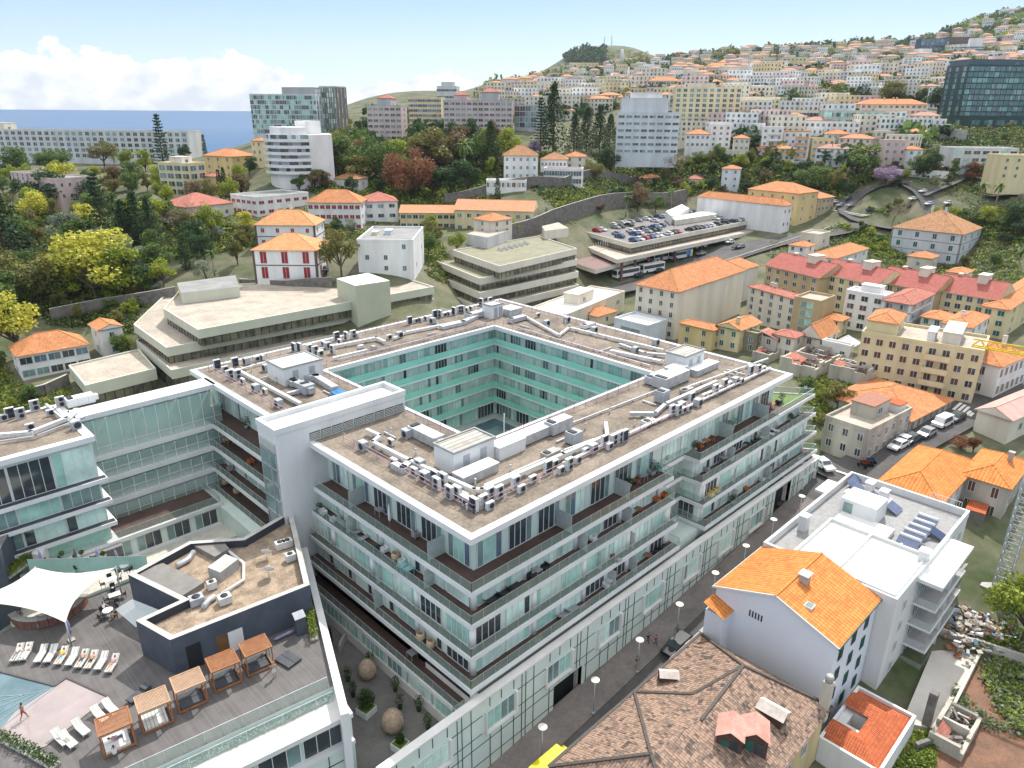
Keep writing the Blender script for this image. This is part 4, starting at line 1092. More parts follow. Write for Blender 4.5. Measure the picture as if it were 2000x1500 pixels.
def lounger_proto():
    t=thing('sun_lounger','x','sun lounger')
    m=MB();m.box(-.33,.33,-1.0,.45,.26,.32,STEEL)
    m.build('frame',t)
    for x in (-.28,.28):
        for y in (-.85,.35):mb=MB();mb.box(x-.03,x+.03,y-.03,y+.03,0,.26,STEEL);mb.build('leg',t)
    m=MB();m.box(-.32,.32,-1.0,.35,.32,.40,SLAT);m.build('mattress',t)
    m=MB();m.face([(-.32,.35,.32),(.32,.35,.32),(.32,1.0,.68),(-.32,1.0,.68)],SLAT);m.face([(-.32,1.0,.76),(.32,1.0,.76),(.32,.35,.40),(-.32,.35,.40)],SLAT)
    m.face([(-.32,.35,.32),(-.32,1.0,.68),(-.32,1.0,.76),(-.32,.35,.40)],SLAT);m.face([(.32,.35,.40),(.32,1.0,.76),(.32,1.0,.68),(.32,.35,.32)],SLAT);m.face([(-.32,1,.68),(.32,1,.68),(.32,1,.76),(-.32,1,.76)],SLAT)
    m.build('backrest',t);return t
LP_=lounger_proto();lg='sun loungers on the pool deck'
def swapmat(o,mt):
    for c in kids(o):
        if c.name.startswith(('mattress','backrest')):
            pass
def lounger(x,y,tx,ty,label,first=[True]):
    """head end points to pixel (tx,ty)"""
    a=Vector(D_(x,y));b=Vector(D_(tx,ty));d=b-a;rz=math.atan2(d.y,d.x)-PI/2
    if first[0]:first[0]=False;LP_.location=a;LP_.rotation_euler=(0,0,rz);LP_['label']=label;LP_['group']=lg;return LP_
    return dup(LP_,a,rz,label,lg)
row=[(36,1282,'with a person in white, leftmost of the row beside the sail'),(53,1280,'with a person lying in pale clothes, second from the left'),(82,1284,'empty and grey, third from the left'),(101,1284,'empty and pale, fourth from the left'),(122,1288,'with a person in a yellow shirt'),(143,1290,'with a folded towel beside the yellow shirt'),(162,1294,'with the first of two sunbathers lying side by side'),(180,1296,'with the second of two sunbathers lying side by side'),(200,1298,'in dark colour, empty'),(221,1303,'at the right end of the row with a person in pink')]
LR={}
for x,y,lab in row:LR[x]=lounger(x,y,x+16,y-26,'sun lounger '+lab)
for x,y,lab in ((135,1452,'white and striped, nearest the lower left pergola'),(120,1448,'striped, at the shallow pool corner'),(160,1428,'grey with a dark base, between pool and pergola'),(196,1402,'striped, left of a pair at the pool edge'),(218,1388,'striped, right of a pair at the pool edge')):lounger(x,y,x-22,y-20,'sun lounger '+lab)
pl_='people at the pool'
def onl(key,pose,label,sh,lg_,**k):
    o=LR[key];person(pose,label,(o.location.x,o.location.y,ZD),o.rotation_euler[2],sh,lg_,group=pl_,**k)
Wc,Yc,Nc,Rc,Bc,Gc,Uc,Pc,Gy=[cloth(c)for c in ((.7,.7,.72),(.8,.45,.02),(.05,.07,.15),(.35,.04,.04),(.03,.03,.03),(.03,.3,.1),(.15,.35,.5),(.5,.3,.4),(.2,.2,.22))]
onl(36,'lie','person in a white top lying on the leftmost lounger of the row',Wc,Gy)
onl(53,'lie','fair haired person in white lying on the second lounger from the left',Wc,Wc,hair=HAIRB)
onl(122,'lie','person in a bright yellow shirt lying on a lounger',Yc,Uc,bare_legs=True)
onl(162,'lie','bare chested person sunbathing, left of a pair',None,Nc,bare_legs=True)
onl(180,'lie','sunbathing person in a bikini, right of a pair',None,Bc,bare_legs=True,hair=HAIRB)
onl(221,'lie','person in a pink top lying at the right end of the row',Pc,None,bare_legs=True)
person('walk','person in dark red swim trunks wading across the shallow pool',D_(48,1405),ang+PI*.75,None,Rc,SKIN2,bare_legs=True,group=pl_)
person('stand','bare skinned person standing beside the rightmost pergola',D_(537,1322),ang+PI,None,Wc,SKIN,HAIRB,True,group=pl_)
person('stand','person in pale clothes standing behind the rightmost pergola',D_(524,1280),ang,Wc,Uc,group=pl_)
person('lie','person lying on the white day bed under the nearest pergola',D_(232,1448),ang+PI/2,Pc,Nc,bare_legs=True,group=pl_)
person('sit','person in a white robe sitting at the foot of the nearest pergola',D_(226,1478),ang+PI,Wc,Wc,group=pl_)
person('sit','person in a light blue top sitting under the sail',D_(78,1224),ang,Uc,Uc,hair=HAIRB,group=pl_)
person('sit','person in dark clothes sitting under the left part of the sail',D_(42,1214),ang,Gy,Gy,group=pl_)
person('sit','person in pale clothes at the round table right of the sail',D_(208,1196),ang+1,Wc,Gy,group=pl_)
person('sit','person with bare shoulders at the round table right of the sail',D_(224,1212),ang+2.5,None,Bc,group=pl_)
sail=thing('shade_sail','large cream four cornered shade sail stretched over the terrace tables','shade sail',D_(100,1200))
SAILM=mat('sail_fabric',(.60,.57,.50),c2=(.55,.52,.46),scale=.3,rough=.8)
cz=[(68,1108,15.6),(226,1108,15.8),(128,1216,15.2),(-70,1172,15.6)]
c4=[Vector(PZ(a,b,c))for a,b,c in cz]
nn_=14;grid_=[]
for i in range(nn_+1):
    rw=[]
    for j in range(nn_+1):
        s,t_=i/nn_,j/nn_
        s2=s+(s-.5)*-.22*math.sin(PI*t_)*1;t2=t_+(t_-.5)*-.22*math.sin(PI*s)
        p=(c4[0]*(1-s2)*(1-t2)+c4[1]*s2*(1-t2)+c4[2]*s2*t2+c4[3]*(1-s2)*t2)
        p=p+Vector((0,0,.5*math.sin(PI*s)*math.sin(PI*t_)*.6-.15*math.sin(PI*s*1)))
        rw.append(p)
    grid_.append(rw)
m=MB();base=sail.location
for i in range(nn_):
    for j in range(nn_):m.face([grid_[i][j]-base,grid_[i+1][j]-base,grid_[i+1][j+1]-base,grid_[i][j+1]-base],SAILM,smooth=True)
m.build('canopy',sail)
for c in c4:
    mb=MB();mb.tube([(c.x-base.x,c.y-base.y,0),(c.x-base.x,c.y-base.y,c.z-ZD+.1)],.07,ACG,8);mb.build('pole',sail)
m=MB();BARM=mat('brick_counter',(.22,.10,.075),c2=(.16,.075,.06))
ctr=Vector(D_(100,1185));ptsb=[]
for i in range(13):
    a=ang-.4-2.6*i/12*1.0;ptsb.append(ctr+Vector((math.cos(a)*3.3,math.sin(a)*3.3,.5)))
for a,b in zip(ptsb,ptsb[1:]):m.bar(a,b,.45,1.0,BARM);m.bar(a+Vector((0,0,.53)),b+Vector((0,0,.53)),.7,.06,CONC)
m.xf(Matrix.Translation(-ctr));tag(m.build('bar_counter',None,ctr),'curved brick coloured bar counter under the cream shade sail','counter')
def make_table(name,rnd):
    t=thing(name,'x','table')
    m=MB()
    if rnd:m.lathe([(.48,.72),(.5,.75)],WHITE,18)
    else:m.box(-.55,.55,-.4,.4,.71,.75,WHITE)
    m.build('tabletop',t);m=MB();m.tube([(0,0,.02),(0,0,.71)],.04,STEEL,8);m.lathe([(.25,0),(.25,.03)],STEEL,12);m.build('pedestal',t);return t
def make_chair():
    t=thing('chair','x','chair');CH=mat('dark_wicker',(.05,.05,.055))
    m=MB();m.box(-.24,.24,-.24,.24,.40,.46,CH);m.build('seat',t)
    m=MB();m.box(-.24,.24,.20,.25,.46,.86,CH);m.build('backrest',t)
    for x in (-.2,.2):
        for y in (-.2,.2):mb=MB();mb.box(x-.02,x+.02,y-.02,y+.02,0,.4,CH);mb.build('leg',t)
    return t
TR,TS,CHP=make_table('round_table',True),make_table('square_table',False),make_chair()
tabs=[(100,1107,1,'beside the glass screen'),(130,1106,1,'beside the glass screen'),(164,1108,1,'beside the glass screen'),(245,1115,1,'beside the glass screen'),(218,1142,0,'near the grey wall corner'),(226,1172,0,'near the grey wall corner'),(213,1203,1,'in the sun right of the sail')]
fst={0:True,1:True,'c':True}
for x,y,rnd,pl_c in tabs:
    p=D_(x,y);src=TR if rnd else TS
    if fst[rnd]:src.location=p;src.rotation_euler=(0,0,ang);fst[rnd]=False;o=src
    else:o=dup(src,p,ang)
    later(o,'white round table' if rnd else 'white square table',pl_c,'tables on the pool deck')
    for a in (0,1,2,3):
        an=ang+a*PI/2+(.5 if rnd else 0);q=(p[0]+.8*math.cos(an),p[1]+.8*math.sin(an),ZD)
        if fst['c']:CHP.location=q;CHP.rotation_euler=(0,0,an-PI/2);fst['c']=False;c=CHP
        else:c=dup(CHP,q,an-PI/2)
        later(c,'dark wicker chair',f'at a white {"round" if rnd else "square"} table '+pl_c,'chairs on the pool deck')
LIL=mat('lilac_canvas',(.30,.26,.42),c2=(.22,.19,.32),scale=3);DKC=mat('dark_canvas',(.08,.09,.12))
def parasol(label,loc,mt=LIL,h=2.5):
    t=thing('closed_parasol',label,'parasol',loc,0,'closed parasols on the pool deck')
    m=MB();m.tube([(0,0,0),(0,0,h)],.03,STEEL,6);m.build('pole',t)
    m=MB();m.lathe([(.10,h*.30),(.19,h*.36),(.14,h*.6),(.17,h*.72),(.05,h)],mt,9);m.build('canopy',t)
    m=MB();m.box(-.3,.3,-.3,.3,0,.08,CONC);m.build('base',t);return t
for x,y,lb_,mt in ((85,1110,'closed lilac parasol, leftmost beside the glass screen',LIL),(153,1108,'closed dark parasol between two tables at the glass screen',DKC),(196,1108,'closed lilac parasol in the middle of the glass screen',LIL),(233,1112,'closed lilac parasol at the right end of the glass screen',LIL),(140,1250,'closed lilac parasol beside the front pole of the sail',LIL)):
    parasol(lb_,D_(x,y),mt)
m=MB();m.lathe([(.05,0),(.17,.4),(.14,1.3),(.19,1.7),(.04,2.3)],LIL,9);m.xf(Matrix.Rotation(PI/2,4,'Y'));tag(m.build('folded_parasol',None,D_(534,1250,ZD+.25),ang+.1),'folded lilac parasol lying beside the grey wall','parasol')
m=MB();m.box(-.75,-.02,-1,1,0,.22,CUSHG);m.box(.02,.75,-1,1,0,.22,CUSHG);tag(m.build('day_bed',None,D_(563,1290),ang+.35),'low dark square day bed right of the pergolas','day bed')
m=MB();m.box(-.5,.5,-.35,.35,0,2.0,GREYW);m.face([(-.55,-.4,2.0),(.55,-.4,2.0),(.55,.4,2.35),(-.55,.4,2.35)],ACG);m.face([(-.55,.4,2.3),(.55,.4,2.3),(.55,-.4,1.95),(-.55,-.4,1.95)],ACG);tag(m.build('grey_cabinet',None,D_(588,1236),ang),'tall grey cabinet with sloping top against the penthouse wall','cabinet')
m=MB();m.box(-.4,.4,-1,1,.2,.35,CUSHG);m.box(-.35,.35,-.9,.9,0,.2,BLK);m.box(-.4,.4,.4,1,.35,.6,CUSHG);tag(m.build('dark_daybed',None,D_(272,1360),ang-1.1),'dark padded lounger in the shadow beside the grey building','lounger')
LEAFG=leafmat('leaf_green',(.09,.15,.035),(.02,.045,.012));LEAFY=leafmat('leaf_yellowgreen',(.30,.36,.03),(.08,.13,.02))
def leafball(mb,c,r,n,s,mt,rng=R,flat=1.0):
    for _ in range(n):
        d=Vector((rng.gauss(0,1),rng.gauss(0,1),rng.gauss(0,1)));d.normalize();rr=r*(rng.random()**.4)
        p=Vector(c)+Vector((d.x*rr,d.y*rr,d.z*rr*flat));a=Vector((rng.uniform(-1,1),rng.uniform(-1,1),rng.uniform(-.6,.6))).normalized();b=a.cross(Vector((rng.uniform(-1,1),rng.uniform(-1,1),rng.uniform(-1,1)))).normalized()
        k=s*rng.uniform(.6,1.3);mb.face([p-a*k,p+b*k*.6,p+a*k,p-b*k*.6],mt)
def potplant(label,loc,h,r,mt,pot=CONC,group=None,tall=1.0,name='potted_shrub'):
    t=thing(name,label,'potted plant',loc,0,group)
    m=MB();m.lathe([(.2,0),(.26,.42),(.22,.42)],pot,10);m.build('pot',t)
    m=MB();m.tube([(0,0,.3),(0,0,h-r*tall*.6)],.025,mat('bark',(.10,.075,.055)),5);m.build('trunk',t)
    m=MB();leafball(m,(0,0,h-r*.6*tall),r,int(160*max(1,r)),.10,mt,flat=tall);m.build('foliage',t);return t
for x,y,l in ((125,1100,'small round topiary tree, left of three at the glass screen'),(163,1098,'small round topiary tree, middle of three at the glass screen'),(205,1100,'small round topiary tree, right of three at the glass screen')):potplant(l,D_(x,y),1.5,.3,LEAFG)
def hedge(label,pts,w,h,mt,z,seed=3,world=False):
    m=MB();rg=random.Random(seed)
    P_=[Vector(p)if world else Vector(PZ(p[0],p[1],z))for p in pts];c=P_[0].copy()
    for a,b in zip(P_,P_[1:]):
        L_=(b-a).length
        for i in range(int(L_*230*w*h)+20):
            p=a.lerp(b,rg.random())-c+Vector((rg.uniform(-w/2,w/2),rg.uniform(-w/2,w/2),rg.uniform(0,h)))
            u=Vector((rg.uniform(-1,1),rg.uniform(-1,1),rg.uniform(-.6,.6))).normalized();v_=u.cross(Vector((rg.uniform(-1,1),rg.uniform(-1,1),rg.uniform(-1,1)))).normalized();k=rg.uniform(.07,.14)
            m.face([p-u*k,p+v_*k*.6,p+u*k,p-v_*k*.6],mt)
        m.bar(a-c+Vector((0,0,.1)),b-c+Vector((0,0,.1)),w,.2,CONC)
    return tag(m.build('hedge',None,c),label,'hedge')
hedge('bright green and yellow hedge between the grey wall and the slanting white parapet',[(606,1200),(614,1252)],.7,1.3,LEAFY,ZD)
hedge('bright leafy planting beside the dark stair wall at the left',[(10,1130),(40,1108),(66,1085)],1.2,1.0,LEAFY,ZD)
hedge('dark green planting behind the glass at the lower left corner',[(0,1440),(60,1470),(110,1500)],.8,.8,LEAFG,ZD)
hedge('silvery clipped planting in the trough below the pergolas',[L(.6,.45,11.52),L(14,.45,11.52),L(30,.45,11.52)],.55,.55,leafmat('leaf_silver',(.42,.50,.46),(.16,.24,.22)),11.5,world=True)
ZH=ZG-.9
for x,y,l in ((522,1095,'white oval satellite dish, the far one on the penthouse roof'),(526,1130,'white oval satellite dish, the near one on the penthouse roof')):
    t=thing('satellite_dish',l,'satellite dish',PZ(x,y,ZH),AZ*0+2.4)
    m=MB();prof=[(.001,0),(.3,.04),(.55,.14),(.62,.18),(.55,.16),(.3,.06),(.001,.02)]
    m.lathe(prof,WHITE,20);m.xf(Matrix.Translation((0,0,1.0))@ Matrix.Rotation(rad(55),4,'X'));m.build('dish',t)
    m=MB();m.tube([(0,0,0),(0,0,1.0)],.04,STEEL,6);m.tube([(0,-.1,.9),(0,-.75,1.2)],.02,STEEL,5);m.build('mast',t)
def roofpipe(label,pts,r,mt,z=ZH+.35,cat='duct'):
    P_=[Vector(PZ(a,b,z))for a,b in pts];c=P_[0].copy();m=MB();m.tube([p-c for p in P_],r,mt,10)
    for p in P_:m.box(p.x-c.x-.05,p.x-c.x+.05,p.y-c.y-.05,p.y-c.y+.05,ZH-z,0,STEEL)
    tag(m.build('pipe',None,c),label,cat)
roofpipe('fat white pipe bending round the penthouse roof',[(445,1075),(476,1100),(476,1132),(432,1160)],.16,WHITE)
roofpipe('short ribbed silver duct in the hollow of the penthouse roof',[(345,1105),(368,1092),(378,1078)],.3,STEEL)
roofpipe('silver elbow duct at the near side of the penthouse roof',[(398,1185),(408,1172),(420,1165)],.3,GALV)
for x,y,w,l in ((385,1180,1.3,'dark grey cooling unit with silver duct on the near penthouse roof'),(440,1178,1.2,'pale boxed cooling unit beside the silver ducts on the penthouse roof'),(548,1072,1.0,'white cooling unit, far one of the group on the penthouse roof'),(562,1068,1.0,'white cooling unit, middle one of the group on the penthouse roof'),(568,1095,1.0,'white cooling unit, near one of the group on the penthouse roof'),(415,1150,.9,'flat white hatch box in the middle of the penthouse roof')):
    m=MB();m.box(-w/2,w/2,-w*.4,w*.4,.1,.9,ACW if 'white' in l or 'pale' in l else ACG);m.box(-w/2+.1,w/2-.1,-w*.4+.05,w*.4-.05,0,.1,BLK);m.lathe([(w*.3,.9),(w*.3,.95),(.05,.95)],BLK,12);tag(m.build('cooling_unit',None,PZ(x,y,ZH),ang),l,'cooling unit','plant on the penthouse roof')
# ---------------------------------------------------------------- sunken terrace
ZT=4.01
EGG=mat('woven_egg',(.48,.37,.27),c2=(.33,.24,.17),scale=3,fine=.3)
for x,y,r,l in ((718,1322,1.0,'woven egg shaped pod at the far end of the sunken terrace'),(768,1425,1.1,'woven egg shaped pod with a white seam in the middle of the sunken terrace')):
    t=thing('egg_pod',l,'garden pod',PZ(x,y,ZT),.6)
    m=MB();m.lathe([(.45*r,0),(.85*r,.3*r),(r,.9*r),(.9*r,1.5*r),(.55*r,2.0*r),(.001,2.2*r)],EGG,20);m.build('shell',t)
    m=MB();m.tube([(0,-r*1.0,.5*r),(0,-r*1.01,1*r),(0,-r*.85,1.6*r),(0,0,2.22*r)],.03,WHITE,5);m.build('seam',t)
for x,y,s,h,l in ((716,1392,1.5,2.2,'square planter with turf and a dense cypress on the sunken terrace'),(782,1462,1.3,1.0,'square planter with a low clipped bush on the sunken terrace')):
    t=thing('square_planter',l,'planter',PZ(x,y,ZT),.2)
    m=MB();m.box(-s/2,s/2,-s/2,s/2,0,.75,WHITE);m.build('box',t);m=MB();m.box(-s/2+.08,s/2-.08,-s/2+.08,s/2-.08,.7,.79,mat('turf',(.13,.2,.03),c2=(.08,.13,.02),scale=4));m.build('turf',t)
    m=MB();leafball(m,(0,0,.8+h*.45),h*.42,900,.11,LEAFG,flat=1.25);m.build('bush',t)
for x,y,l in ((680,1330,'dark narrow conifer, far left on the sunken terrace'),(690,1360,'dark narrow conifer behind the square planter'),(672,1392,'dark narrow conifer beside the slanting wall'),(722,1300,'dark narrow conifer behind the far egg pod'),(772,1350,'dark potted conifer, first of the row along the windows'),(781,1384,'dark potted conifer, second of the row along the windows'),(818,1388,'dark potted conifer, third of the row along the windows'),(836,1424,'small leafy potted shrub near the terrace corner')):
    potplant(l,PZ(x,y,ZT),1.7,.5,LEAFG,BLK,'potted conifers on the sunken terrace',1.7,'potted_conifer')
m=MB();
for i in range(12):a=Vector((-4.4+i*.45,17.6+math.sin(i/11*PI)*1.5,0));b=Vector((-4.4+(i+1)*.45,17.6+math.sin((i+1)/11*PI)*1.5,0));m.bar(a+Vector((0,0,.5)),b+Vector((0,0,.5)),.25,1.0,CONC)
tag(m.build('curved_wall',None,(0,0,4)),'low curved grey wall closing the far end of the sunken terrace','wall')
# ---------------------------------------------------------------- things on the balconies
def bx_chair(mt,w=.7):
    m=MB();m.box(-w/2,w/2,-w/2,w/2,.15,.4,mt);m.box(-w/2,w/2,w/2-.12,w/2,.4,.75,mt);m.box(-w/2,-w/2+.1,-w/2,w/2,.4,.6,mt);m.box(w/2-.1,w/2,-w/2,w/2,.4,.6,mt)
    for x in (-w/2+.05,w/2-.05):
        for y in (-w/2+.05,w/2-.05):m.box(x-.03,x+.03,y-.03,y+.03,0,.15,STEEL)
    return m
WICK=mat('pale_wicker',(.50,.38,.25));BRW=mat('brown_wood',(.20,.09,.05));ORG=mat('orange_wood',(.38,.13,.04));YEL=mat('yellow_plastic',(.62,.42,.04));MGY=mat('mid_grey',(.28,.29,.30));TURQ=mat('turquoise_plastic',(.22,.45,.45))
def lounge(mt):
    m=MB();m.box(-.3,.3,-.9,.4,.25,.33,mt);m.face([(-.3,.4,.33),(.3,.4,.33),(.3,.9,.7),(-.3,.9,.7)],mt);m.face([(-.3,.9,.66),(.3,.9,.66),(.3,.4,.27),(-.3,.4,.27)],mt)
    for x in (-.25,.25):
        for y in (-.8,.3):m.box(x-.02,x+.02,y-.02,y+.02,0,.25,STEEL)
    return m
def tbl(mt,r=.5):
    m=MB();m.box(-r,r,-r*.8,r*.8,.70,.75,mt)
    for x in (-r+.06,r-.06):
        for y in (-r*.7,r*.7):m.box(x-.03,x+.03,y-.03,y+.03,0,.7,mt)
    return m
def egg(mt):
    m=MB();m.lathe([(.25,0),(.42,.12),(.50,.45),(.45,.75),(.36,.95),(.33,.93),(.4,.5),(.3,.25),(.001,.2)],mt,14);return m
fc={}
def snap(p,k):
    x,y,z=p;e,w=e_(k),wl(k)
    if y>33:x=max(-e-.3,min(w-.6,x));y=min(y,58)
    elif x>y:y=max(-e+.6,min(max(w,-e+.7)-.45,y));y=max(y,2.4)if 32.3<x<38.8 else y;x=max(x,-e+.6)
    else:x=max(-e+.6,min(max(w,-e+.7)-.45,x));y=max(-e+.6,min(26.6,y))
    return (x,y,z)
def furn(kind,mt,x,y,k,label,cat,rz=0.0):
    key=(kind,mt.name)
    if key not in fc:
        fc[key]={'chair':lambda:bx_chair(mt),'lounger':lambda:lounge(mt),'table':lambda:tbl(mt),'egg':lambda:egg(mt)}[kind]().mesh(kind)
    nm={'chair':'armchair','lounger':'sun_lounger','table':'table','egg':'wicker_chair'}[kind]
    o=put(nm,fc[key],None,snap(PZ(x,y,LV[k]+.012),k),rz);tag(o,label,cat);return o
FV='on the balconies of the glass block'
for a in ((815,1048,1,'chair',MGY),(742,1006,1,'table',MGY),(650,1020,2,'chair',WHITE),(668,1024,2,'lounger',MGY),(686,1030,2,'lounger',LIL),(700,1042,2,'lounger',MGY),(716,1052,2,'lounger',MGY),(745,1070,2,'lounger',BLK),(752,1078,2,'chair',WHITE),(776,1092,2,'egg',WICK),(790,1100,2,'chair',WHITE),(784,1116,2,'table',TURQ),(798,1122,2,'table',TURQ),(600,1018,2,'chair',WHITE),
          (822,1250,4,'egg',WICK),(842,1264,4,'egg',WICK),(805,1285,5,'table',MGY),(952,1172,2,'lounger',BLK),(968,1164,2,'lounger',BLK),(980,1158,2,'lounger',BLK),(995,1146,2,'lounger',BLK),(1040,1118,2,'table',MGY),(1025,1124,2,'chair',BLK),(1060,1110,2,'chair',BLK),
          (1250,935,1,'table',MGY),(1235,940,1,'chair',BRW),(1265,925,1,'chair',MGY),(1280,918,1,'chair',TURQ),(1372,866,1,'table',ORG),(1360,872,1,'chair',ORG),(1384,860,1,'chair',BRW),(1400,846,1,'chair',ORG),(1270,975,2,'chair',ORG),(1288,968,2,'chair',ORG),(1235,998,2,'table',BRW),(1400,898,2,'table',MGY),(1370,918,2,'chair',MGY),(1440,868,2,'table',BLK),(1455,860,2,'chair',BLK),(1475,850,2,'lounger',WHITE),(1486,844,2,'lounger',WHITE),(1497,838,2,'lounger',WHITE),
          (1378,966,3,'chair',YEL),(1390,958,3,'chair',YEL),(1468,920,3,'table',MGY),(1475,935,4,'chair',WHITE),(1446,955,4,'chair',ORG),(1165,1075,3,'chair',BRW),(1150,1052,2,'chair',WHITE),(1170,1140,4,'chair',WHITE),(1180,1136,4,'table',WHITE),(1210,1098,3,'lounger',MGY),(1090,1200,4,'lounger',MGY),(1110,1190,4,'lounger',MGY),(1260,1070,4,'lounger',BLK),(1275,1062,4,'lounger',BLK),(1246,1084,4,'table',BRW),(1500,795,1,'table',ORG),(1515,788,1,'chair',BLK),(1480,806,1,'chair',MGY),
          (430,785,1,'table',MGY),(440,792,1,'chair',BLK),(440,862,2,'chair',WICK),(448,866,2,'table',WICK),(490,905,2,'chair',ORG),(445,945,4,'egg',WICK),(468,962,4,'egg',WICK),(475,912,3,'chair',MGY)):
    x,y,k,kd,mt=a;cl=mt.name.split('_')[0]if mt not in (MGY,BLK,LIL)else {'mid_grey':'grey','black_grille':'black','lilac_canvas':'lilac'}[mt.name]
    o=furn(kd,mt,x,y,k,'x',{'chair':'chair','lounger':'sun lounger','table':'table','egg':'chair'}[kd],R.choice([0,PI/2,-PI/2]))
    side='front right' if x>925 and x<1330 else ('far right' if x >= 1330 else ('left court' if x<520 else 'front left'))
    later(o,{'chair':'armchair','lounger':'lounger','table':'table','egg':'round woven chair'}[kd].join([cl+' ','']),f'on the {nth(k-1)} balcony from the top, {side} side','furniture on the balconies')
for x,y,k,r in ((1215,945,1,.6),(1230,905,1,.9),(1296,905,1,.7),(1420,835,1,1.2),(1405,838,1,.9),(1500,778,1,.8),(1545,752,1,.8),(1460,860,2,1.0),(1520,815,2,.6),(486,835,1,.9),(385,860,3,.8),(592,1008,2,.6),(1470,1000,4,.7),(1335,1048,5,.9),(1330,870,1,.7)):
    o=potplant('x',snap(PZ(x,y,LV[k]+.012),k),.5+r*1.1,r*.8,LEAFG);later(o,'green potted plant' if r<.8 else 'large leafy potted plant',f'on the {nth(k-1)} balcony from the top','potted plants on the balconies')
t=thing('closed_parasol','closed white parasol on the top balcony of the front left side','parasol',PZ(762,1032,LV[1]),0)
m=MB();m.lathe([(.08,.9),(.17,1.1),(.14,2.0),(.04,2.9)],WHITE,9);m.build('canopy',t);m=MB();m.tube([(0,0,0),(0,0,3)],.03,STEEL,6);m.build('pole',t)
t=thing('closed_parasol','closed white parasol on the top balcony above the inner recess','parasol',PZ(420,800,LV[1]),0)
m=MB();m.lathe([(.08,.9),(.22,1.1),(.16,2.0),(.04,2.9)],WHITE,9);m.build('canopy',t);m=MB();m.tube([(0,0,0),(0,0,3)],.03,STEEL,6);m.build('pole',t)
m=MB();m.box(64,70.5,.6,1.6,LV[1]+.01,LV[1]+.05,mat('lawn',(.12,.2,.04),c2=(.07,.13,.03),scale=3));m.face([(63.6,.3,LV[1]+.02),(70.5,.3,LV[1]+.02),(64.4,8,LV[1]+.02),(63.6,8,LV[1]+.02)],MATS['lawn']);m.build('roof_lawn',blk)
# ---------------------------------------------------------------- street
ASPH=mat('asphalt',(.115,.11,.108),c2=(.072,.07,.07),scale=.15,rough=.9,fine=.2)
PAVE=mat('pavement',(.235,.205,.19),c2=(.155,.14,.13),scale=.25,rough=.9,fine=.2)
PAINT=mat('road_paint',(.75,.75,.72),c2=(.6,.6,.57),scale=3,rough=.7)
def strip(name,u0,u1,v0,v1,dz,mt,th=.15):
    m=MB();n_=max(1,int((u1-u0)/3))
    for i in range(n_):
        a=u0+(u1-u0)*i/n_;b=u0+(u1-u0)*(i+1)/n_;za,zb_=street_z(a)+dz,street_z(b)+dz
        m.face([(a,v0,za),(b,v0,zb_),(b,v1,zb_),(a,v1,za)],mt)
        m.face([(a,v0,za-th),(b,v0,zb_-th),(b,v0,zb_),(a,v0,za)],mt)
    return tag(m.build(name),kind='structure')
strip('street',-60,92,-9.4,-5.2,0,ASPH);strip('pavement',-60,74,-6.2,-2.4,.14,PAVE)
strip('pavement',-60,71,-9.2,-8.2,.13,PAVE)
def drape(name,pts,w,mt,dz=.2,kind='structure',close=False,world=False,off=0.0):
    P_=[Vector(p)if world else Vector(PG(*p)or (0,0,0))for p in pts]
    Q_=[]
    for a,b in zip(P_,P_[1:]):
        n_=max(1,int((b-a).length/4))
        for i in range(n_):Q_.append(a.lerp(b,i/n_))
    Q_.append(P_[-1])
    for _ in range(3):Q_=[Q_[0]]+[(Q_[i-1]+Q_[i]*2+Q_[i+1])/4 for i in range(1,len(Q_)-1)]+[Q_[-1]]
    m=MB();L_,R_=[],[]
    for i,p in enumerate(Q_):
        d=(Q_[min(i+1,len(Q_)-1)]-Q_[max(i-1,0)]);n=Vector((-d.y,d.x,0)).normalized()
        c=p+n*off
        for s,arr in ((1,L_),(-1,R_)):
            q=c+n*s*w/2;arr.append(Vector((q.x,q.y,gz(c.x,c.y)+dz)))
    for i in range(len(Q_)-1):m.face([R_[i],R_[i+1],L_[i+1],L_[i]],mt)
    o=m.build(name);return tag(o,kind=kind)if o else o
drape('street',[(1560,1010),(1655,935),(1740,885),(1830,838),(1900,800),(2010,745)],8,ASPH,.35)
drape('street',[(1590,900),(1650,935),(1700,960)],7,ASPH,.33)
drape('street',[(1890,805),(1835,840),(1790,855)],6,ASPH,.34)
def pdr(L_):return [PD(*a)for a in L_]
drape('bus_road',pdr([(1100,600,225),(1230,555,245),(1340,520,266),(1450,485,284),(1560,450,298),(1640,425,308),(1672,412,314)]),17,ASPH,.3,world=True)
rcx=PD(1735,405,322);drape('bus_road',[(rcx[0]+19*math.cos(a*PI/8),rcx[1]+19*math.sin(a*PI/8),0)for a in range(18)],8,ASPH,.33,world=True)
drape('road',pdr([(1790,402,326),(1840,392,334),(1900,372,362),(2010,352,380)]),8,ASPH,.36,world=True)
drape('road',pdr([(1770,396,340),(1850,372,356),(1960,340,385)]),6,mat('road_pale',(.20,.195,.19)),.36,world=True)
for i in range(7):
    a=PG(1600+14*i,925+5*i)
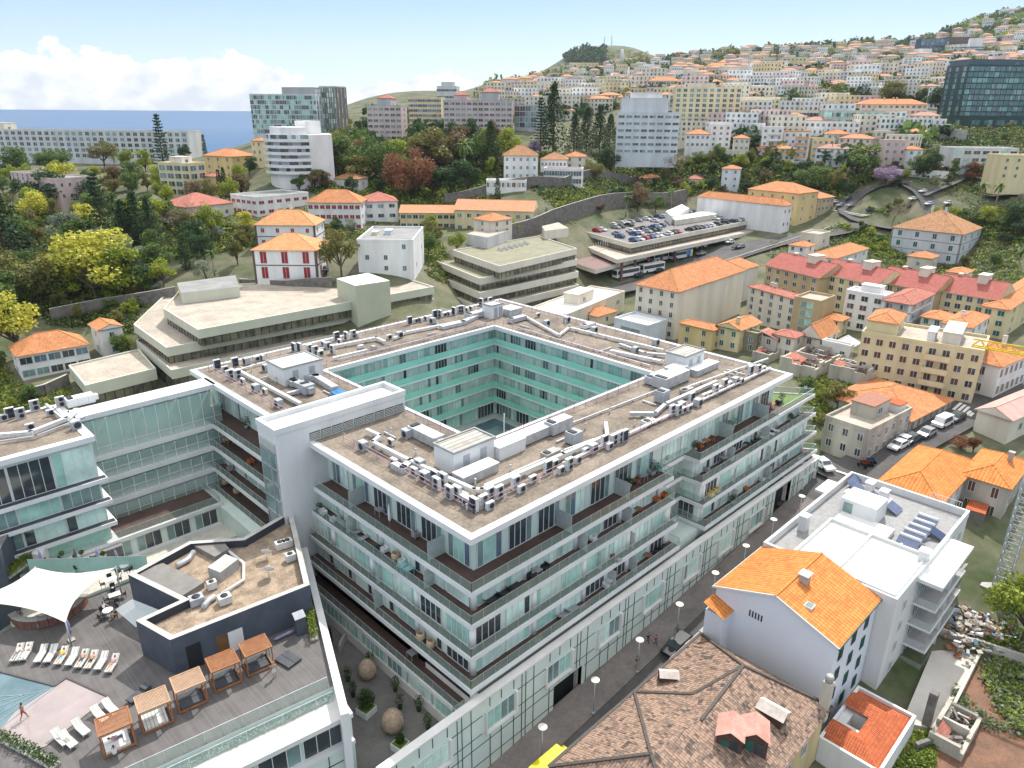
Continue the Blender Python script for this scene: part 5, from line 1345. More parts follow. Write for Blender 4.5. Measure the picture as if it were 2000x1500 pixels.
for (x,y,n_,dx,dy,L_,w_)in ((1628,925,9,12,4.5,5,.5),(1868,800,7,8,3.2,5,.5),(1640,418,8,6,1,7,.7)):
    m=MB();c0_=PG(x,y)
    for i in range(n_):
        p=PG(x+dx*i,y+dy*i)
        if not p:continue
        z=gz(p[0],p[1])+.42;m.box(p[0]-w_/2-c0_[0],p[0]+w_/2-c0_[0],p[1]-L_/2-c0_[1],p[1]+L_/2-c0_[1],z-.05-c0_[2],z-c0_[2],PAINT)if x<1700 else m.box(p[0]-L_/2-c0_[0],p[0]+L_/2-c0_[0],p[1]-w_/2-c0_[1],p[1]+w_/2-c0_[1],z-.05-c0_[2],z-c0_[2],PAINT)
    tag(m.build('zebra_crossing',None,c0_),kind='structure')
# ---------------------------------------------------------------- generic house
SHG=mat('green_shutter',(.03,.11,.085));SHR=mat('red_shutter',(.28,.03,.035));SHB=mat('brown_shutter',(.12,.06,.035))
T_OR=tiles('orange_tiles',(.64,.28,.12),(.44,.18,.08),c3=(.70,.38,.2))
T_NEW=tiles('new_orange_tiles',(.70,.27,.075),(.52,.18,.05),row=.42,col=.5)
T_PK=tiles('pink_tiles',(.52,.21,.15),(.36,.13,.10))
T_TAN=tiles('tan_tiles',(.50,.27,.13),(.30,.15,.08),old=.0,c3=(.60,.36,.2))
T_OLD=tiles('old_tiles',(.19,.14,.11),(.085,.072,.064),row=.42,col=.3,old=1.0,c3=(.40,.27,.2))
T_RED=tiles('red_tiles',(.55,.15,.06),(.38,.10,.045))
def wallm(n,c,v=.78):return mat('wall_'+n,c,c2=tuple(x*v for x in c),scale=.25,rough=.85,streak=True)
W_W=wallm('white',(.80,.79,.77));W_C=wallm('cream',(.72,.66,.55));W_Y=wallm('yellow',(.66,.52,.26));W_PY=wallm('pale_yellow',(.72,.61,.37));W_G=wallm('grey',(.46,.47,.48));W_T=wallm('tan',(.50,.38,.22));W_P=wallm('pink',(.66,.50,.47));W_O=wallm('old',(.56,.52,.44),.5);W_GR=wallm('grey_green',(.42,.50,.46));W_LB=wallm('blue_grey',(.62,.66,.70));W_OL=wallm('olive',(.30,.27,.17));W_LG=wallm('light_grey',(.64,.64,.63));W_B=wallm('beige',(.66,.58,.46))
FLATG=mat('flat_roof_grey',(.30,.30,.29),c2=(.22,.22,.215),scale=.3,fine=.2);FLATC=mat('flat_roof_concrete',(.50,.44,.36),c2=(.36,.31,.26),scale=.25,detail=9,fine=.3)
PAL={'plain':[GDK,GMID,GDK,GBLU],'green':[SHG],'red':[SHR],'brown':[SHB,SHB,GDK],'mix':[SHG,GDK,GMID],'glass':[GGRN,GMID,GDK],'teal':[glass('glass_teal',(.05,.15,.15)),glass('glass_teal_pale',(.16,.32,.31)),glass('glass_teal',(.05,.15,.15)),GBLU],'pale':[GCUR,GMID,GDK],'blue':[GBLU,GMID,GDK]}
def hiproof(mb,x0,x1,y0,y1,z,h,mt,ov=.5,gable=None,soff=None):
    x0-=ov;x1+=ov;y0-=ov;y1+=ov
    L1,L2=x1-x0,y1-y0
    if L1 >= L2:
        i=L2/2 if gable is None else 0
        r0,r1=(x0+i,(y0+y1)/2,z+h),(x1-i,(y0+y1)/2,z+h)
        A,B,C,D=(x0,y0,z),(x1,y0,z),(x1,y1,z),(x0,y1,z)
    else:
        i=L1/2 if gable is None else 0
        r0,r1=((x0+x1)/2,y0+i,z+h),((x0+x1)/2,y1-i,z+h)
        A,B,C,D=(x1,y0,z),(x1,y1,z),(x0,y1,z),(x0,y0,z)
    t=.14
    sub=lambda p:(p[0],p[1],p[2]-t)
    mb.face([A,B,r1,r0],mt);mb.face([C,D,r0,r1],mt)
    if gable is None:mb.face([B,C,r1],mt);mb.face([D,A,r0],mt)
    else:
        g_=soff or WHITE
        k=ov*.9
        mb.face([sub(B),sub(C),sub(r1)],g_);mb.face([sub(D),sub(A),sub(r0)],g_)
        for p,q_ in ((B,r1),(C,r1),(D,r0),(A,r0)):mb.face([sub(p),p,q_,sub(q_)],g_);mb.face([sub(q_),q_,p,sub(p)],g_)
    for p,q_ in ((A,B),(B,C),(C,D),(D,A)):mb.face([sub(p),sub(q_),q_,p],soff or mt)
    mb.face([sub(D),sub(C),sub(B),sub(A)],soff or mt)
    rid=mt
    mb.bar(r0,r1,.22,.12,rid)
    if gable is None:
        for p,q_ in ((A,r0),(D,r0),(B,r1),(C,r1)):mb.bar(p,q_,.2,.1,rid)
BLD=[]
def house(label,pos,rz,L1,L2,zb,ze,floors=3,cr=4,cl=3,wall=None,roof='hip',rmat=None,rh=None,win='plain',name='house',cat='house',ww=1.1,wh=1.4,sink=6,band=None,chim=0,balc=None,top=None,skip=0.0,ov=.45,cols_right=None,noleft=False,noright=False,group=None,frame=None,quoin=None,rowwin=False,wrange=None):
    """pos = near corner; +x runs along the right-hand face, +y along the left-hand face"""
    wall=wall or W_W;rmat=rmat or T_OR
    t=thing(name,label,cat,(pos[0],pos[1],zb),rz,group)
    h=ze-zb
    m=MB();m.box(0,L1,0,L2,-sink,h,wall);m.build('wall',t)
    m=MB()
    if roof=='flat':
        m.box(.25,L1-.25,.25,L2-.25,h,h+.06,rmat);m2=MB();edge_ring(m2,-.06,L1+.06,-.06,L2+.06,.32,h,h+.6,band or wall);m2.build('parapet',t)
    elif roof=='hip':hiproof(m,0,L1,0,L2,h+.02,rh or min(L1,L2)*.22,rmat,ov)
    elif roof=='gable':hiproof(m,0,L1,0,L2,h+.02,rh or min(L1,L2)*.22,rmat,ov,gable=True,soff=wall)
    elif roof=='shed':
        hh=rh or 1.2;m.face([(-ov,-ov,h+.05),(L1+ov,-ov,h+.05),(L1+ov,L2+ov,h+hh),(-ov,L2+ov,h+hh)],rmat);m.face([(-ov,L2+ov,h+hh-.12),(L1+ov,L2+ov,h+hh-.12),(L1+ov,-ov,h-.07),(-ov,-ov,h-.07)],rmat)
        m.face([(-ov,L2+ov,h+hh-.12),(-ov,-ov,h-.07),(-ov,-ov,h+.05),(-ov,L2+ov,h+hh)],wall);m.box(0,L1,L2-.2,L2,h,h+hh-.1,wall)
    rf=m.build('roof',t)
    fh=h/floors
    pal=PAL[win]
    if (rowwin and cr+cl>6)or floors*(cr+cl)>90:
        for f in range(floors):
            mb=MB();z=f*fh+(fh-wh)*.55
            for i in range(cr):
                if noright:break
                s0=len(mb.v);gen_window(mb,ww,wh,2,pal,R,frame);mb.xf(Matrix.Translation(((i+.5)*L1/cr-ww/2,-.03,z)),s0)
            for i in range(cl):
                if noleft:break
                s0=len(mb.v);gen_window(mb,ww,wh,2,pal,R,frame);mb.xf(Matrix.Translation((-.03,(i+.5)*L2/cl+ww/2,z))@ Matrix.Rotation(-PI/2,4,'Z'),s0)
            mb.build('window_row',t)
    else:
        for f in range(floors):
            z=f*fh+(fh-wh)*.55
            for i in range(cr):
                if noright or R.random()<skip:continue
                put('window',win_mesh(ww,wh,2,pal,R.randrange(4),frame),t,((i+.5)*L1/cr-ww/2,-.03,z))
            for i in range(cl):
                if noleft or R.random()<skip:continue
                put('window',win_mesh(ww,wh,2,pal,R.randrange(4),frame),t,(-.03,(i+.5)*L2/cl+ww/2,z),-PI/2)
    if band is not None and roof != 'flat':
        m=MB()
        for f in range(1,floors):z=f*fh;m.box(-.08,L1+.08,-.08,0,z-.12,z+.12,band);m.box(-.08,0,0,L2,z-.12,z+.12,band)
        m.box(-.08,.5,-.08,.5,-1,h-.1,band);m.box(L1-.5,L1+.08,-.08,.4,-1,h-.1,band);m.box(-.08,.4,L2-.5,L2+.08,-1,h-.1,band);m.build('stone_band',t)
    if balc:
        for side,a,b in balc:
            for f in range(1,floors):
                z=f*fh;m=MB()
                if side=='r':m.box(a,b,-1.2,0,z-.15,z,wall);glass_=MB();m.box(a,b,-1.2,-1.13,z,z+.95,band or wall);m.box(a,a+.07,-1.13,0,z,z+.95,band or wall);m.box(b-.07,b,-1.13,0,z,z+.95,band or wall)
                else:m.box(-1.2,0,a,b,z-.15,z,wall);m.box(-1.2,-1.13,a,b,z,z+.95,band or wall);m.box(-1.13,0,a,a+.07,z,z+.95,band or wall);m.box(-1.13,0,b-.07,b,z,z+.95,band or wall)
                m.build('balcony',t)
    for i in range(chim):
        a,b=R.uniform(.25,.75)*L1,R.uniform(.3,.7)*L2;m=MB();m.box(a-.35,a+.35,b-.35,b+.35,h,h+(rh or min(L1,L2)*.22)+.9,wall);m.box(a-.45,a+.45,b-.45,b+.45,h+(rh or min(L1,L2)*.22)+.9,h+(rh or min(L1,L2)*.22)+1.0,CONC);m.build('chimney',t)
    if top:
        for (x0,x1,y0,y1,hh,mt,rt,rm)in top:
            m=MB();m.box(x0*L1,x1*L1,y0*L2,y1*L2,h,h+hh,mt or wall)
            if rt=='hip':hiproof(m,x0*L1,x1*L1,y0*L2,y1*L2,h+hh+.02,min((x1-x0)*L1,(y1-y0)*L2)*.25,rm or T_OR,.3)
            else:m.box(x0*L1-.15,x1*L1+.15,y0*L2-.15,y1*L2+.15,h+hh,h+hh+.15,rm or mt or wall)
            m.build('roof_storey',t)
            if hh>1.8 and (x1-x0)*L1>3:put('window',win_mesh(min(1.6,(x1-x0)*L1*.5),1.2,2,PAL['plain'],1),t,(x0*L1+(x1-x0)*L1*.3,y0*L2-.03,h+.5))
    BLD.append((label,pos,L1,L2,zb,ze,floors,rz));return t
def along(px,A,th,z):
    """length from A in direction th until it reaches image column px"""
    lo,hi=.1,400
    f=lambda w:proj(A[0]+math.cos(th)*w,A[1]+math.sin(th)*w,z)[0]-px
    if f(lo)*f(hi)>0:return 12.0
    for _ in range(50):
        mid=(lo+hi)/2
        if f(lo)*f(mid)<= 0:hi=mid
        else:lo=mid
    return (lo+hi)/2
def bld(label,xl,xa,xr,yt,yb,D=None,th=0.0,L1=None,L2=None,B=None,C=None,**k):
    """xl/xa/xr: image columns of left end, near corner, right end; yt/yb rows of its top and foot at xa"""
    if D is None:
        g=PG(xa,yb);
        A=g if g else PD(xa,yb,300)
    else:A=PD(xa,yb,D)
    X,Y=w2c(A[0],A[1]);zb=A[2]
    ze=PD(xa,yt,Y)[2]
    t1=rad(th)
    if B:
        q_=Vector(PG(*B)or PD(*B,Y))-Vector(A);t1=math.atan2(q_.y,q_.x)-PI/2;L2=math.hypot(q_.x,q_.y)
    if C:
        q_=Vector(PG(*C)or PD(*C,Y))-Vector(A);t1=math.atan2(q_.y,q_.x);L1=math.hypot(q_.x,q_.y)
    if L1 is None:L1=min(150,along(xr,A,t1,ze))
    if L2 is None:L2=min(150,along(xl,A,t1+PI/2,ze))
    return house(label,(A[0],A[1]),t1,L1,L2,zb,ze,**k)
# ---------------------------------------------------------------- nearest buildings across the street
t=thing('white_house','tall white house with bright orange gabled roof and bare side wall in bluish shade','house',(29.2,-23.1,-2))
W1,W2,hz_=11.4,13.8,11.9
WLAV=mat('wall_shade_tint',(.72,.74,.80),c2=(.66,.68,.75),scale=.15,rough=.8)  # white walls, with the bluish cast of shade put into the base colour
m=MB();m.box(0,W1,0,W2,-4,hz_,WLAV);m.face([(0,W2,hz_),(0,0,hz_),(0,W2/2,hz_+2.5)],WLAV);m.build('wall',t)
m=MB()
for s in (0,1):
    y0=-.35 if s==0 else W2+.35
    a,b,c,d=(-.25,y0,hz_),(W1,y0,hz_),(W1,W2/2,hz_+2.6),(-.25,W2/2,hz_+2.6)
    if s==0:m.face([a,b,c,d],T_NEW)
    else:m.face([b,a,d,c],T_NEW)
    m.face([(p[0],p[1],p[2]-.18)for p in ([d,c,b,a]if s==0 else [c,d,a,b])],WHITE)
    m.bar((-.22,y0,hz_-.05),(-.22,W2/2,hz_+2.55),.12,.22,WHITE)
    m.bar((-.3,y0,hz_-.1),(W1,y0,hz_-.1),.15,.15,SHG if s==0 else WHITE)
m.bar((-.25,W2/2,hz_+2.62),(W1,W2/2,hz_+2.62),.28,.14,T_NEW)
m.build('roof',t)
m=MB();m.box(4.5,5.5,5.6,6.5,hz_+1.6,hz_+3.2,CONC);m.box(4.35,5.65,5.45,6.65,hz_+3.2,hz_+3.35,WHITE);m.build('chimney',t)
m=MB();m.box(1.6,2.6,3.6,4.5,hz_+1.2,hz_+1.75,WHITE);m.box(1.7,2.5,3.7,4.4,hz_+1.75,hz_+1.8,GMID);m.build('skylight',t)
for f in range(4):
    for i in range(3):put('window',win_mesh(1.1,1.5,2,[SHG,GDK],(f+i)% 6,SHG),t,(1.1+i*3.5,-.03,hz_-2.6-f*2.75))
m=MB()
for i in range(5):m.box(-.05,0,9.4-i*.35,9.55-i*.35,hz_-1.6,hz_-.8,BLK)
m.build('vent_slits',t)
m=MB();m.box(-2.0,0,W2-2.2,W2,-2,9.9,WLAV);m.face([(-2.3,W2-2.5,9.95),(0,W2-2.5,9.95),(0,W2+.2,10.9),(-2.3,W2+.2,10.9)],T_NEW);m.build('side_extension',t)
nb=thing('white_apartment_building','new white apartment building with white terraces, solar panels and stacked corner balconies','building',(40.7,-24.9,-3))
NL,NW,NH=27.3,15.8,13.4
GRV=mat('grey_gravel_roof',(.33,.33,.33),c2=(.26,.26,.26),scale=1.5,fine=.3);PLA=mat('white_roof_coating',(.82,.81,.77),c2=(.74,.73,.69),scale=.2)
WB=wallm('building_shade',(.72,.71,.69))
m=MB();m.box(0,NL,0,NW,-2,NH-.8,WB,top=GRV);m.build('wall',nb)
m=MB()
edge_ring(m,-.05,NL+.05,-.05,NW+.05,.35,NH-.8,NH+.2,WHITE);m.box(.3,14,2.2+1.5,3.95,NH-.8,NH-.3,WHITE)
m.build('parapet',nb)
m=MB();m.box(.3,11.5,.3,12.2,NH-.8,NH-.05,PLA);m.box(0.3,11.5,6.9,7.2,NH-.05,NH+.35,WHITE);m.box(11.5,15.5,5.5,12.2,NH-.8,NH-.05,PLA);m.build('white_terrace',nb)
m=MB();edge_ring(m,.3,11.6,.3,12.3,.25,NH-.05,NH+.4,WHITE);m.build('terrace_kerb',nb)
m=MB();m.box(15.2,19.3,8.0,12.6,NH-.8,NH+1.9,WHITE,top=PLA);m.box(15.15,15.2,11.0,12.2,NH-.6,NH+1.4,GMID);m.build('stair_head',nb)
for a,b in ((8.0,14.3),(10.6,.6),(18.5,12.7),(23.5,11.8),(22.5,9.5)):m=MB();m.box(a-.6,a+.6,b-.5,b+.5,NH-.8,NH+1.3,WHITE);m.box(a-.7,a+.7,b-.6,b+.6,NH+1.3,NH+1.42,WHITE);m.build('chimney',nb)
for f in range(4):
    z=NH-1.1-2.95*(f+1)
    put('window',win_mesh(1.0,1.5,2,[GMID,GDK],f),nb,(3.2,-.03,z+.8))
    m=MB();m.box(7.2,19.0,-2.6,0,z-.25,z,WHITE);m.box(7.25,18.9,-2.5,0,z,z+.02,mat('grey_balcony_floor',(.36,.36,.36)));m.build('balcony',nb)
    g_=MB();r_=MB();glassrail(g_,r_,[(7.3,-.1,z),(7.3,-2.5,z),(18.9,-2.5,z),(18.9,-.1,z)],1.0,seeglass('clear_rail',(.55,.62,.62),.3));b_=g_.build('balcony_glass',nb)
    put('window',win_mesh(3.4,2.2,3,[GDK,GMID],f),nb,(8.2,-.04,z+.1));put('window',win_mesh(3.4,2.2,3,[GMID,GDK],f),nb,(13.2,-.04,z+.1))
    for i in range(2):put('window',win_mesh(1.1,1.4,2,[GDK,GMID],f),nb,(20.6+i*3.4,-.03,z+.8))
    m=MB();m.box(12.8,12.95,-2.4,0,z,z+2.6,WHITE);m.build('balcony_divider',nb)
m=MB();m.box(7.0,19.2,-2.75,0,NH-1.0,NH-.5,WHITE,top=PLA);m.build('balcony_roof',nb)
m=MB();railing(m,[(11.8,5.0,NH-.8),(11.8,.5,NH-.8)],.9,WHITE,.3,(1.0,));railing(m,[(NL-.2,1,NH+.2),(NL-.2,5,NH+.2)],.9,WHITE,.3,(1.0,));m.build('railing',nb)
SOL=mat('solar_collector',(.10,.13,.22),c2=(.07,.09,.16),rough=.15,spec=.8);SOLP=stripes('photovoltaic',(.02,.04,.12),(.015,.03,.09),.5,axis=0,dark=2.5,width=.06)
def collector(x,y,w,h,label,tank=True,mt=SOL,base=nb.location):
    t_=thing('solar_panel',label,'solar panel',(base[0]+x,base[1]+y,base[2]+NH-.78),0,'solar panels on the white apartment building')
    m=MB();m.face([(-w/2,-h/2,.25),(w/2,-h/2,.25),(w/2,h/2,.95),(-w/2,h/2,.95)],mt);m.face([(-w/2,h/2,.88),(w/2,h/2,.88),(w/2,-h/2,.18),(-w/2,-h/2,.18)],STEEL);m.build('panel',t_)
    m=MB()
    for s in (-1,1):m.bar((s*w*.4,h/2,0),(s*w*.4,h/2,.9),.05,.05,STEEL);m.bar((s*w*.4,-h/2,0),(s*w*.4,-h/2,.2),.05,.05,STEEL)
    m.build('stand',t_)
    if tank:m=MB();m.tube([(-w/2,h/2+.25,1.0),(w/2,h/2+.25,1.0)],.26,WHITE,10);m.build('tank',t_)
for i in range(5):
    t_=None;collector(13.4+i*1.75,3.3,2.5,1.5,f'blue solar collector with white tank, {nth(i)} from the near end of the row of five',True)
for o in [o for o in COL.objects if o.name.startswith('solar_panel')]:o.rotation_euler=(0,0,-PI/2)
collector(22.3,10.6,3.2,1.5,'pair of blue solar collectors beside the far roof chimney');collector(23.0,13.2,3.6,1.3,'long blue solar collector near the street corner of the white building',False);collector(21.5,7.6,2.4,1.5,'blue solar collector with tank beside the middle chimney')
collector(18.6,1.2,1.9,1.9,'dark blue photovoltaic panel with white grid, near the roof railing',False,SOLP)
collector(25.5,14.6,3.6,1.0,'thin solar panel row along the street parapet',False,SOL)
m=MB();m.box(20.0,24.5,NW+.02,NW+2.2,NH-1.3,NH-.9,WHITE);m.build('canopy',nb)
t=thing('red_roofed_annex','low annex with brick red hipped roof around a small light well','house',(25.9,-30.2,-4))
m=MB();
for a in ((0,10.2,0,2.6),(0,4.2,2.6,4.9),(6.2,10.2,2.6,6),(0,6.2,4.9,6)):m.box(*a,-2,4.6,WB)
m.build('wall',t)
m=MB();x0,x1,y0,y1=.3,9.9,.3,6.0;zz_=4.62;a,b,c,d=3.2,6.0,3.4,5.3;zt_=5.5
m.face([(x0,y0,zz_),(x1,y0,zz_),(b+1.5,c-.9,zt_),(a-1.0,c-.9,zt_)],T_RED);m.face([(x1,y0,zz_),(x1,y1,zz_),(b+1.5,y1,zt_),(b+1.5,c-.9,zt_)],T_RED)
m.face([(x0,y1,zz_),(x0,y0,zz_),(a-1.0,c-.9,zt_),(a-1.0,y1,zt_)],T_RED);m.face([(a-1,c-.9,zt_),(b+1.5,c-.9,zt_),(b,c,zt_-.3),(a,c,zt_-.3)],T_RED);m.face([(b+1.5,c-.9,zt_),(b+1.5,y1,zt_),(b,y1,zt_-.3),(b,c,zt_-.3)],T_RED);m.face([(a-1,y1,zt_),(a-1,c-.9,zt_),(a,c,zt_-.3),(a,y1,zt_-.3)],T_RED)
m.build('roof',t)
m=MB();edge_ring(m,0,10.2,0,6.1,.3,4.6,5.0,WHITE);m.build('parapet',t)
m=MB();m.box(3.2,6.0,3.4,5.9,2.4,2.5,GMID);m.build('light_well',t)
t=thing('old_house','old low house with weathered brown tiled hip roofs and crooked dormers','house',(1.2,-24.2,0))
m=MB();m.box(0,24.6,0,14.2,-5,4.9,wallm('ochre',(.60,.48,.26),.7));m.build('wall',t)
m=MB()
def tri(*p):m.face([Vector(q_)for q_ in p],T_OLD)
RG1,RG2=(20.5,7.2,8.2),(10.5,7.2,8.0)
ez=4.95;E1,E2,E3,E4=(-.5,-.5,ez),(25.2,-.5,ez),(25.2,14.7,ez),(-.5,14.7,ez)
V_=(11.5,14.7,ez+.3)
tri(E2,E3,RG1);tri(E3,(12.5,14.7,ez),(15,9.5,6.6),RG1);tri((-.5,-.5,ez),E2,RG1,(12,6.8,7.3));tri((12,6.8,7.3),RG1,(15,9.5,6.6))
tri((12.5,14.7,ez),(5,7.6,7.9),(12,6.8,7.3),(15,9.5,6.6));tri((12.5,14.7,ez),E4,(5,7.6,7.9));tri(E4,E1,(5,7.6,7.9));tri(E1,(12,6.8,7.3),(5,7.6,7.9))
m.build('roof',t)
m=MB();RD=mat('ridge_dark',(.10,.085,.075),c2=(.06,.05,.045),scale=4)
for a,b in ((E3,RG1),(E2,RG1),((15,9.5,6.6),RG1),((12,6.8,7.3),RG1),((12.5,14.7,ez),(5,7.6,7.9)),((5,7.6,7.9),E4),((5,7.6,7.9),E1),((12.5,14.7,ez),(15,9.5,6.6)),(E3,E4)):m.bar(Vector(a)+Vector((0,0,.05)),Vector(b)+Vector((0,0,.05)),.3,.16,RD)
m.build('ridge_tiles',t)
RUST=mat('rusty_sheet',(.50,.24,.19),c2=(.58,.36,.30),scale=.8,fine=.25);OLDW=mat('rotten_wood',(.11,.06,.05),c2=(.07,.04,.035),scale=3);PALE=mat('pale_sheet',(.60,.54,.48),c2=(.44,.38,.34),scale=1)
def dormer(x,y,z,w,l,h,rz,rmt,name='dormer'):
    d_=MB();d_.box(-w/2,w/2,0,l,-1.5,h,OLDW);
    d_.face([(-w/2-.15,-.25,h),(0,-.25,h+w*.35),(0,l,h+w*.35),(-w/2-.15,l,h)][::-1],rmt);d_.face([(w/2+.15,-.25,h),(0,-.25,h+w*.35),(0,l,h+w*.35),(w/2+.15,l,h)],rmt)
    d_.face([(-w/2,0,h),(w/2,0,h),(0,0,h+w*.33)],OLDW)
    d_.box(-w*.32,-w*.02,-.04,0,h*.15,h*.8,SHG);d_.box(w*.05,w*.35,-.04,0,h*.15,h*.8,GDK)
    return d_.build(name,t,(x,y,z),rz)
dormer(11.6,3.6,6.0,2.3,2.6,1.9,-.35-PI/4,RUST);dormer(13.3,2.0,5.8,2.3,2.6,1.9,-.3-PI/4,RUST);dormer(18.5,1.6,6.0,1.6,2.6,1.0,PI*.8-PI/2-.9,PALE);dormer(16.6,12.4,5.2,1.1,1.8,.9,.7,PALE)
m=MB();m.box(24.2,25.0,-.3,.6,3.5,8.2,W_O);m.lathe([(.4,8.2),(.42,8.8),(.3,9.0)],CONC,10,(24.6,.15,0));m.build('chimney',t)
m=MB();m.box(9.2,10.4,-.3,.9,5.0,6.6,W_O);m.box(9.35,10.25,-.15,.75,6.6,6.65,DARK);m.build('chimney',t)
for i in range(3):put('window',win_mesh(1.0,1.5,2,[SHG,GDK],i),t,(13+i*3.5,-.04,1.8))
m=MB();m.box(-22,28.5,0,.45,-3,0,W_O)
for i in range(50):m.box(-22+i,-21+i,-.08,.53,0,.14+.1*(i % 3==0),CONC)
o=m.build('street_wall',None,(1.2,-9.35,2.9));tag(o,'long low weathered wall between the street and the old tiled roof','wall');o.rotation_euler=(0,-.055,0)
house('large house with two long orange hip roofs behind the solar panels',(70.2,-20.8),0,18.6,8.4,2.2,9.0,2,5,3,W_W,'hip',T_NEW,2.2,'plain',chim=0)
house('beige rendered wing with orange hip roof and barred windows',(82.5,-26.6),0,12,6.2,0,9.2,3,3,2,W_O,'hip',T_NEW,1.6,'brown',ww=1.0,wh=1.8,chim=1)
m=MB();m.box(0,3.6,0,2.6,0,.15,T_RED);m.box(.1,3.5,.1,2.5,-4,0,mat('shed_dark',(.16,.15,.14)));tag(m.build('lean_to',None,(78.6,-25.2,5.6),.1),'small red lean-to roof beside the barred beige wall','shed')
# ---------------------------------------------------------------- town to the right
F_=45.3
bld('long pale yellow four storey corner house with brown shutters, balconies and roof terraces',1666,1895,1920,690,793,B=(1666,745),floors=4,cl=9,cr=1,wall=W_PY,roof='flat',rmat=FLATC,win='brown',ww=1.3,wh=1.4,band=W_PY,balc=[('l',5,9.5)],
    top=[(.1,.9,.72,.98,2.8,W_PY,'hip',T_OR),(.1,.9,.2,.34,2.6,W_C,'flat',None),(.1,.5,.4,.46,2.2,W_W,'flat',None)])
bld('white corner house with brown shutters and orange hip roof, behind the crane jib',1895,1937,1990,716,783,C=(1995,752),L2=12,floors=2,cl=2,cr=6,wall=W_W,win='brown',cat='house',wh=1.7,chim=1)
bld('bright white house with wavy orange hip roof above the yellow corner house',1842,1885,1958,640,690,floors=2,cl=2,cr=3,wall=W_W,win='green',chim=1,L1=15)
bld('narrow grey house with a small orange roof, left of the bright white house',1800,1832,1862,625,672,floors=3,cl=2,cr=1,wall=W_LG,win='green')
bld('grey and white apartment block with open stair bays and salmon roof',1725,1765,1825,595,668,floors=4,cl=2,cr=3,wall=W_G,rmat=T_PK,band=W_W,win='plain',ww=1.6,skip=.15)
bld('white four storey apartment block with flat roof terrace and solar panels',1653,1715,1745,582,655,floors=4,cl=3,cr=1,wall=W_W,roof='flat',rmat=PLA,win='plain',ww=1.7,top=[(.3,.8,.2,.7,2,W_W,'flat',None)])
bld('pale beige apartment block with salmon hip roof and small dark windows',1454,1548,1580,585,650,floors=4,cl=5,cr=2,wall=W_C,rmat=T_PK,win='plain',chim=2,B=(1454,630))
bld('tan apartment block with glazed verandas and a bare tan side wall',1552,1592,1631,592,660,floors=4,cl=1,cr=1,wall=W_T,roof='flat',rmat=FLATC,win='glass',ww=3.2,wh=1.7,noright=True)
rowl=[('leftmost',1487,1590),('second',1590,1700),('third',1700,1812),('rightmost',1812,1932)]
for i,(nm,a,b)in enumerate(rowl):
    ya=524+(a-1487)*.125;yb_=524+(b-1487)*.125
    bld(f'{nm} of four red roofed row houses with a big white chimney block',a,b,b+26,yb_+6,yb_+72,D=None,B=(a,ya+66),L1=13,floors=4,cl=6,cr=0,wall=W_PY if i % 2 else W_T,roof='gable',rmat=tiles('rose_tiles',(.46,.15,.12),(.34,.10,.085)),win='plain',rh=3.4,ww=1.4,group='red roofed row houses',frame=None,top=[(.35,.65,.30,.45,4.6,W_C,'flat',None),(.5,.6,.75,.8,3.8,W_C,'flat',None)])
bld('big cream block with bare side wall and orange hip roof, above the white box building',1243,1316,1455,570,665,floors=5,cl=4,cr=0,wall=W_C,rmat=T_OR,win='brown',ww=1.0,noright=True,rh=4,th=3)
bld('cream block with orange roof and white end wall, behind the big cream block',1380,1424,1482,532,600,floors=4,cl=2,cr=0,wall=W_W,rmat=T_OR,win='brown',noright=True,rh=2.5)
bld('small ochre yellow house with orange hip roof beside the big cream block',1328,1388,1410,645,688,floors=2,cl=2,cr=1,wall=W_Y,win='brown')
bld('pale yellow house with a triangular dormer and fan window',1402,1440,1485,645,690,floors=2,cl=2,cr=2,wall=W_PY,roof='gable',win='green',chim=1)
bld('small olive stone house with white window frames and no roof',1433,1475,1492,656,692,floors=2,cl=2,cr=1,wall=W_OL,roof='flat',rmat=CONC,win='plain')
bld('weathered white house with a rust red timber gable',1488,1512,1530,662,700,floors=2,cl=1,cr=1,wall=W_O,roof='shed',rmat=T_PK,win='brown')
bld('cream house with faded salmon hip roof among the ruins',1512,1545,1570,660,703,floors=2,cl=2,cr=1,wall=W_C,rmat=T_PK,win='brown')
bld('cream gabled house with steep orange roof above the ruins',1562,1596,1636,662,700,floors=2,cl=1,cr=3,wall=W_C,roof='gable',rmat=T_OR,win='brown',rh=3)
bld('small yellowish house with orange hip roof behind the white tent',1606,1636,1658,627,660,floors=2,cl=2,cr=1,wall=W_PY,win='brown')
bld('low white shed with cluttered terrace beside the white tent',1606,1655,1668,680,712,floors=1,cl=2,cr=1,wall=W_W,roof='flat',rmat=FLATC,win='plain')
t=thing('market_tent','small white pyramid tent between the yellow corner house and cream gable','tent',PG(1651,690))
m=MB();hiproof(m,-2.3,2.3,-2.3,2.3,2.4,1.8,WHITE,.1);m.build('canopy',t)
for a in (-2.2,2.2):
    for b in (-2.2,2.2):mb=MB();mb.box(a-.05,a+.05,b-.05,b+.05,-.5,2.4,STEEL);mb.build('pole',t)
bld('derelict white corner house with peeling long street wall and cluttered roof terrace',1612,1686,1760,845,905,C=(1770,850),floors=2,cl=3,cr=6,wall=W_O,roof='flat',rmat=FLATC,win='brown',ww=1.0,top=[(.35,.75,.3,.8,2.4,W_O,'flat',mat('rust_awning',(.30,.13,.08))),(.78,.95,.1,.5,1.4,W_W,'flat',T_RED)])
bld('low decayed house with a long patchy orange roof along the side street',1745,1772,1855,822,848,C=(1856,797),L2=15,floors=1,cl=0,cr=7,wall=W_O,rmat=T_OR,win='brown',rh=2.6,ww=1.1,wh=2.0)
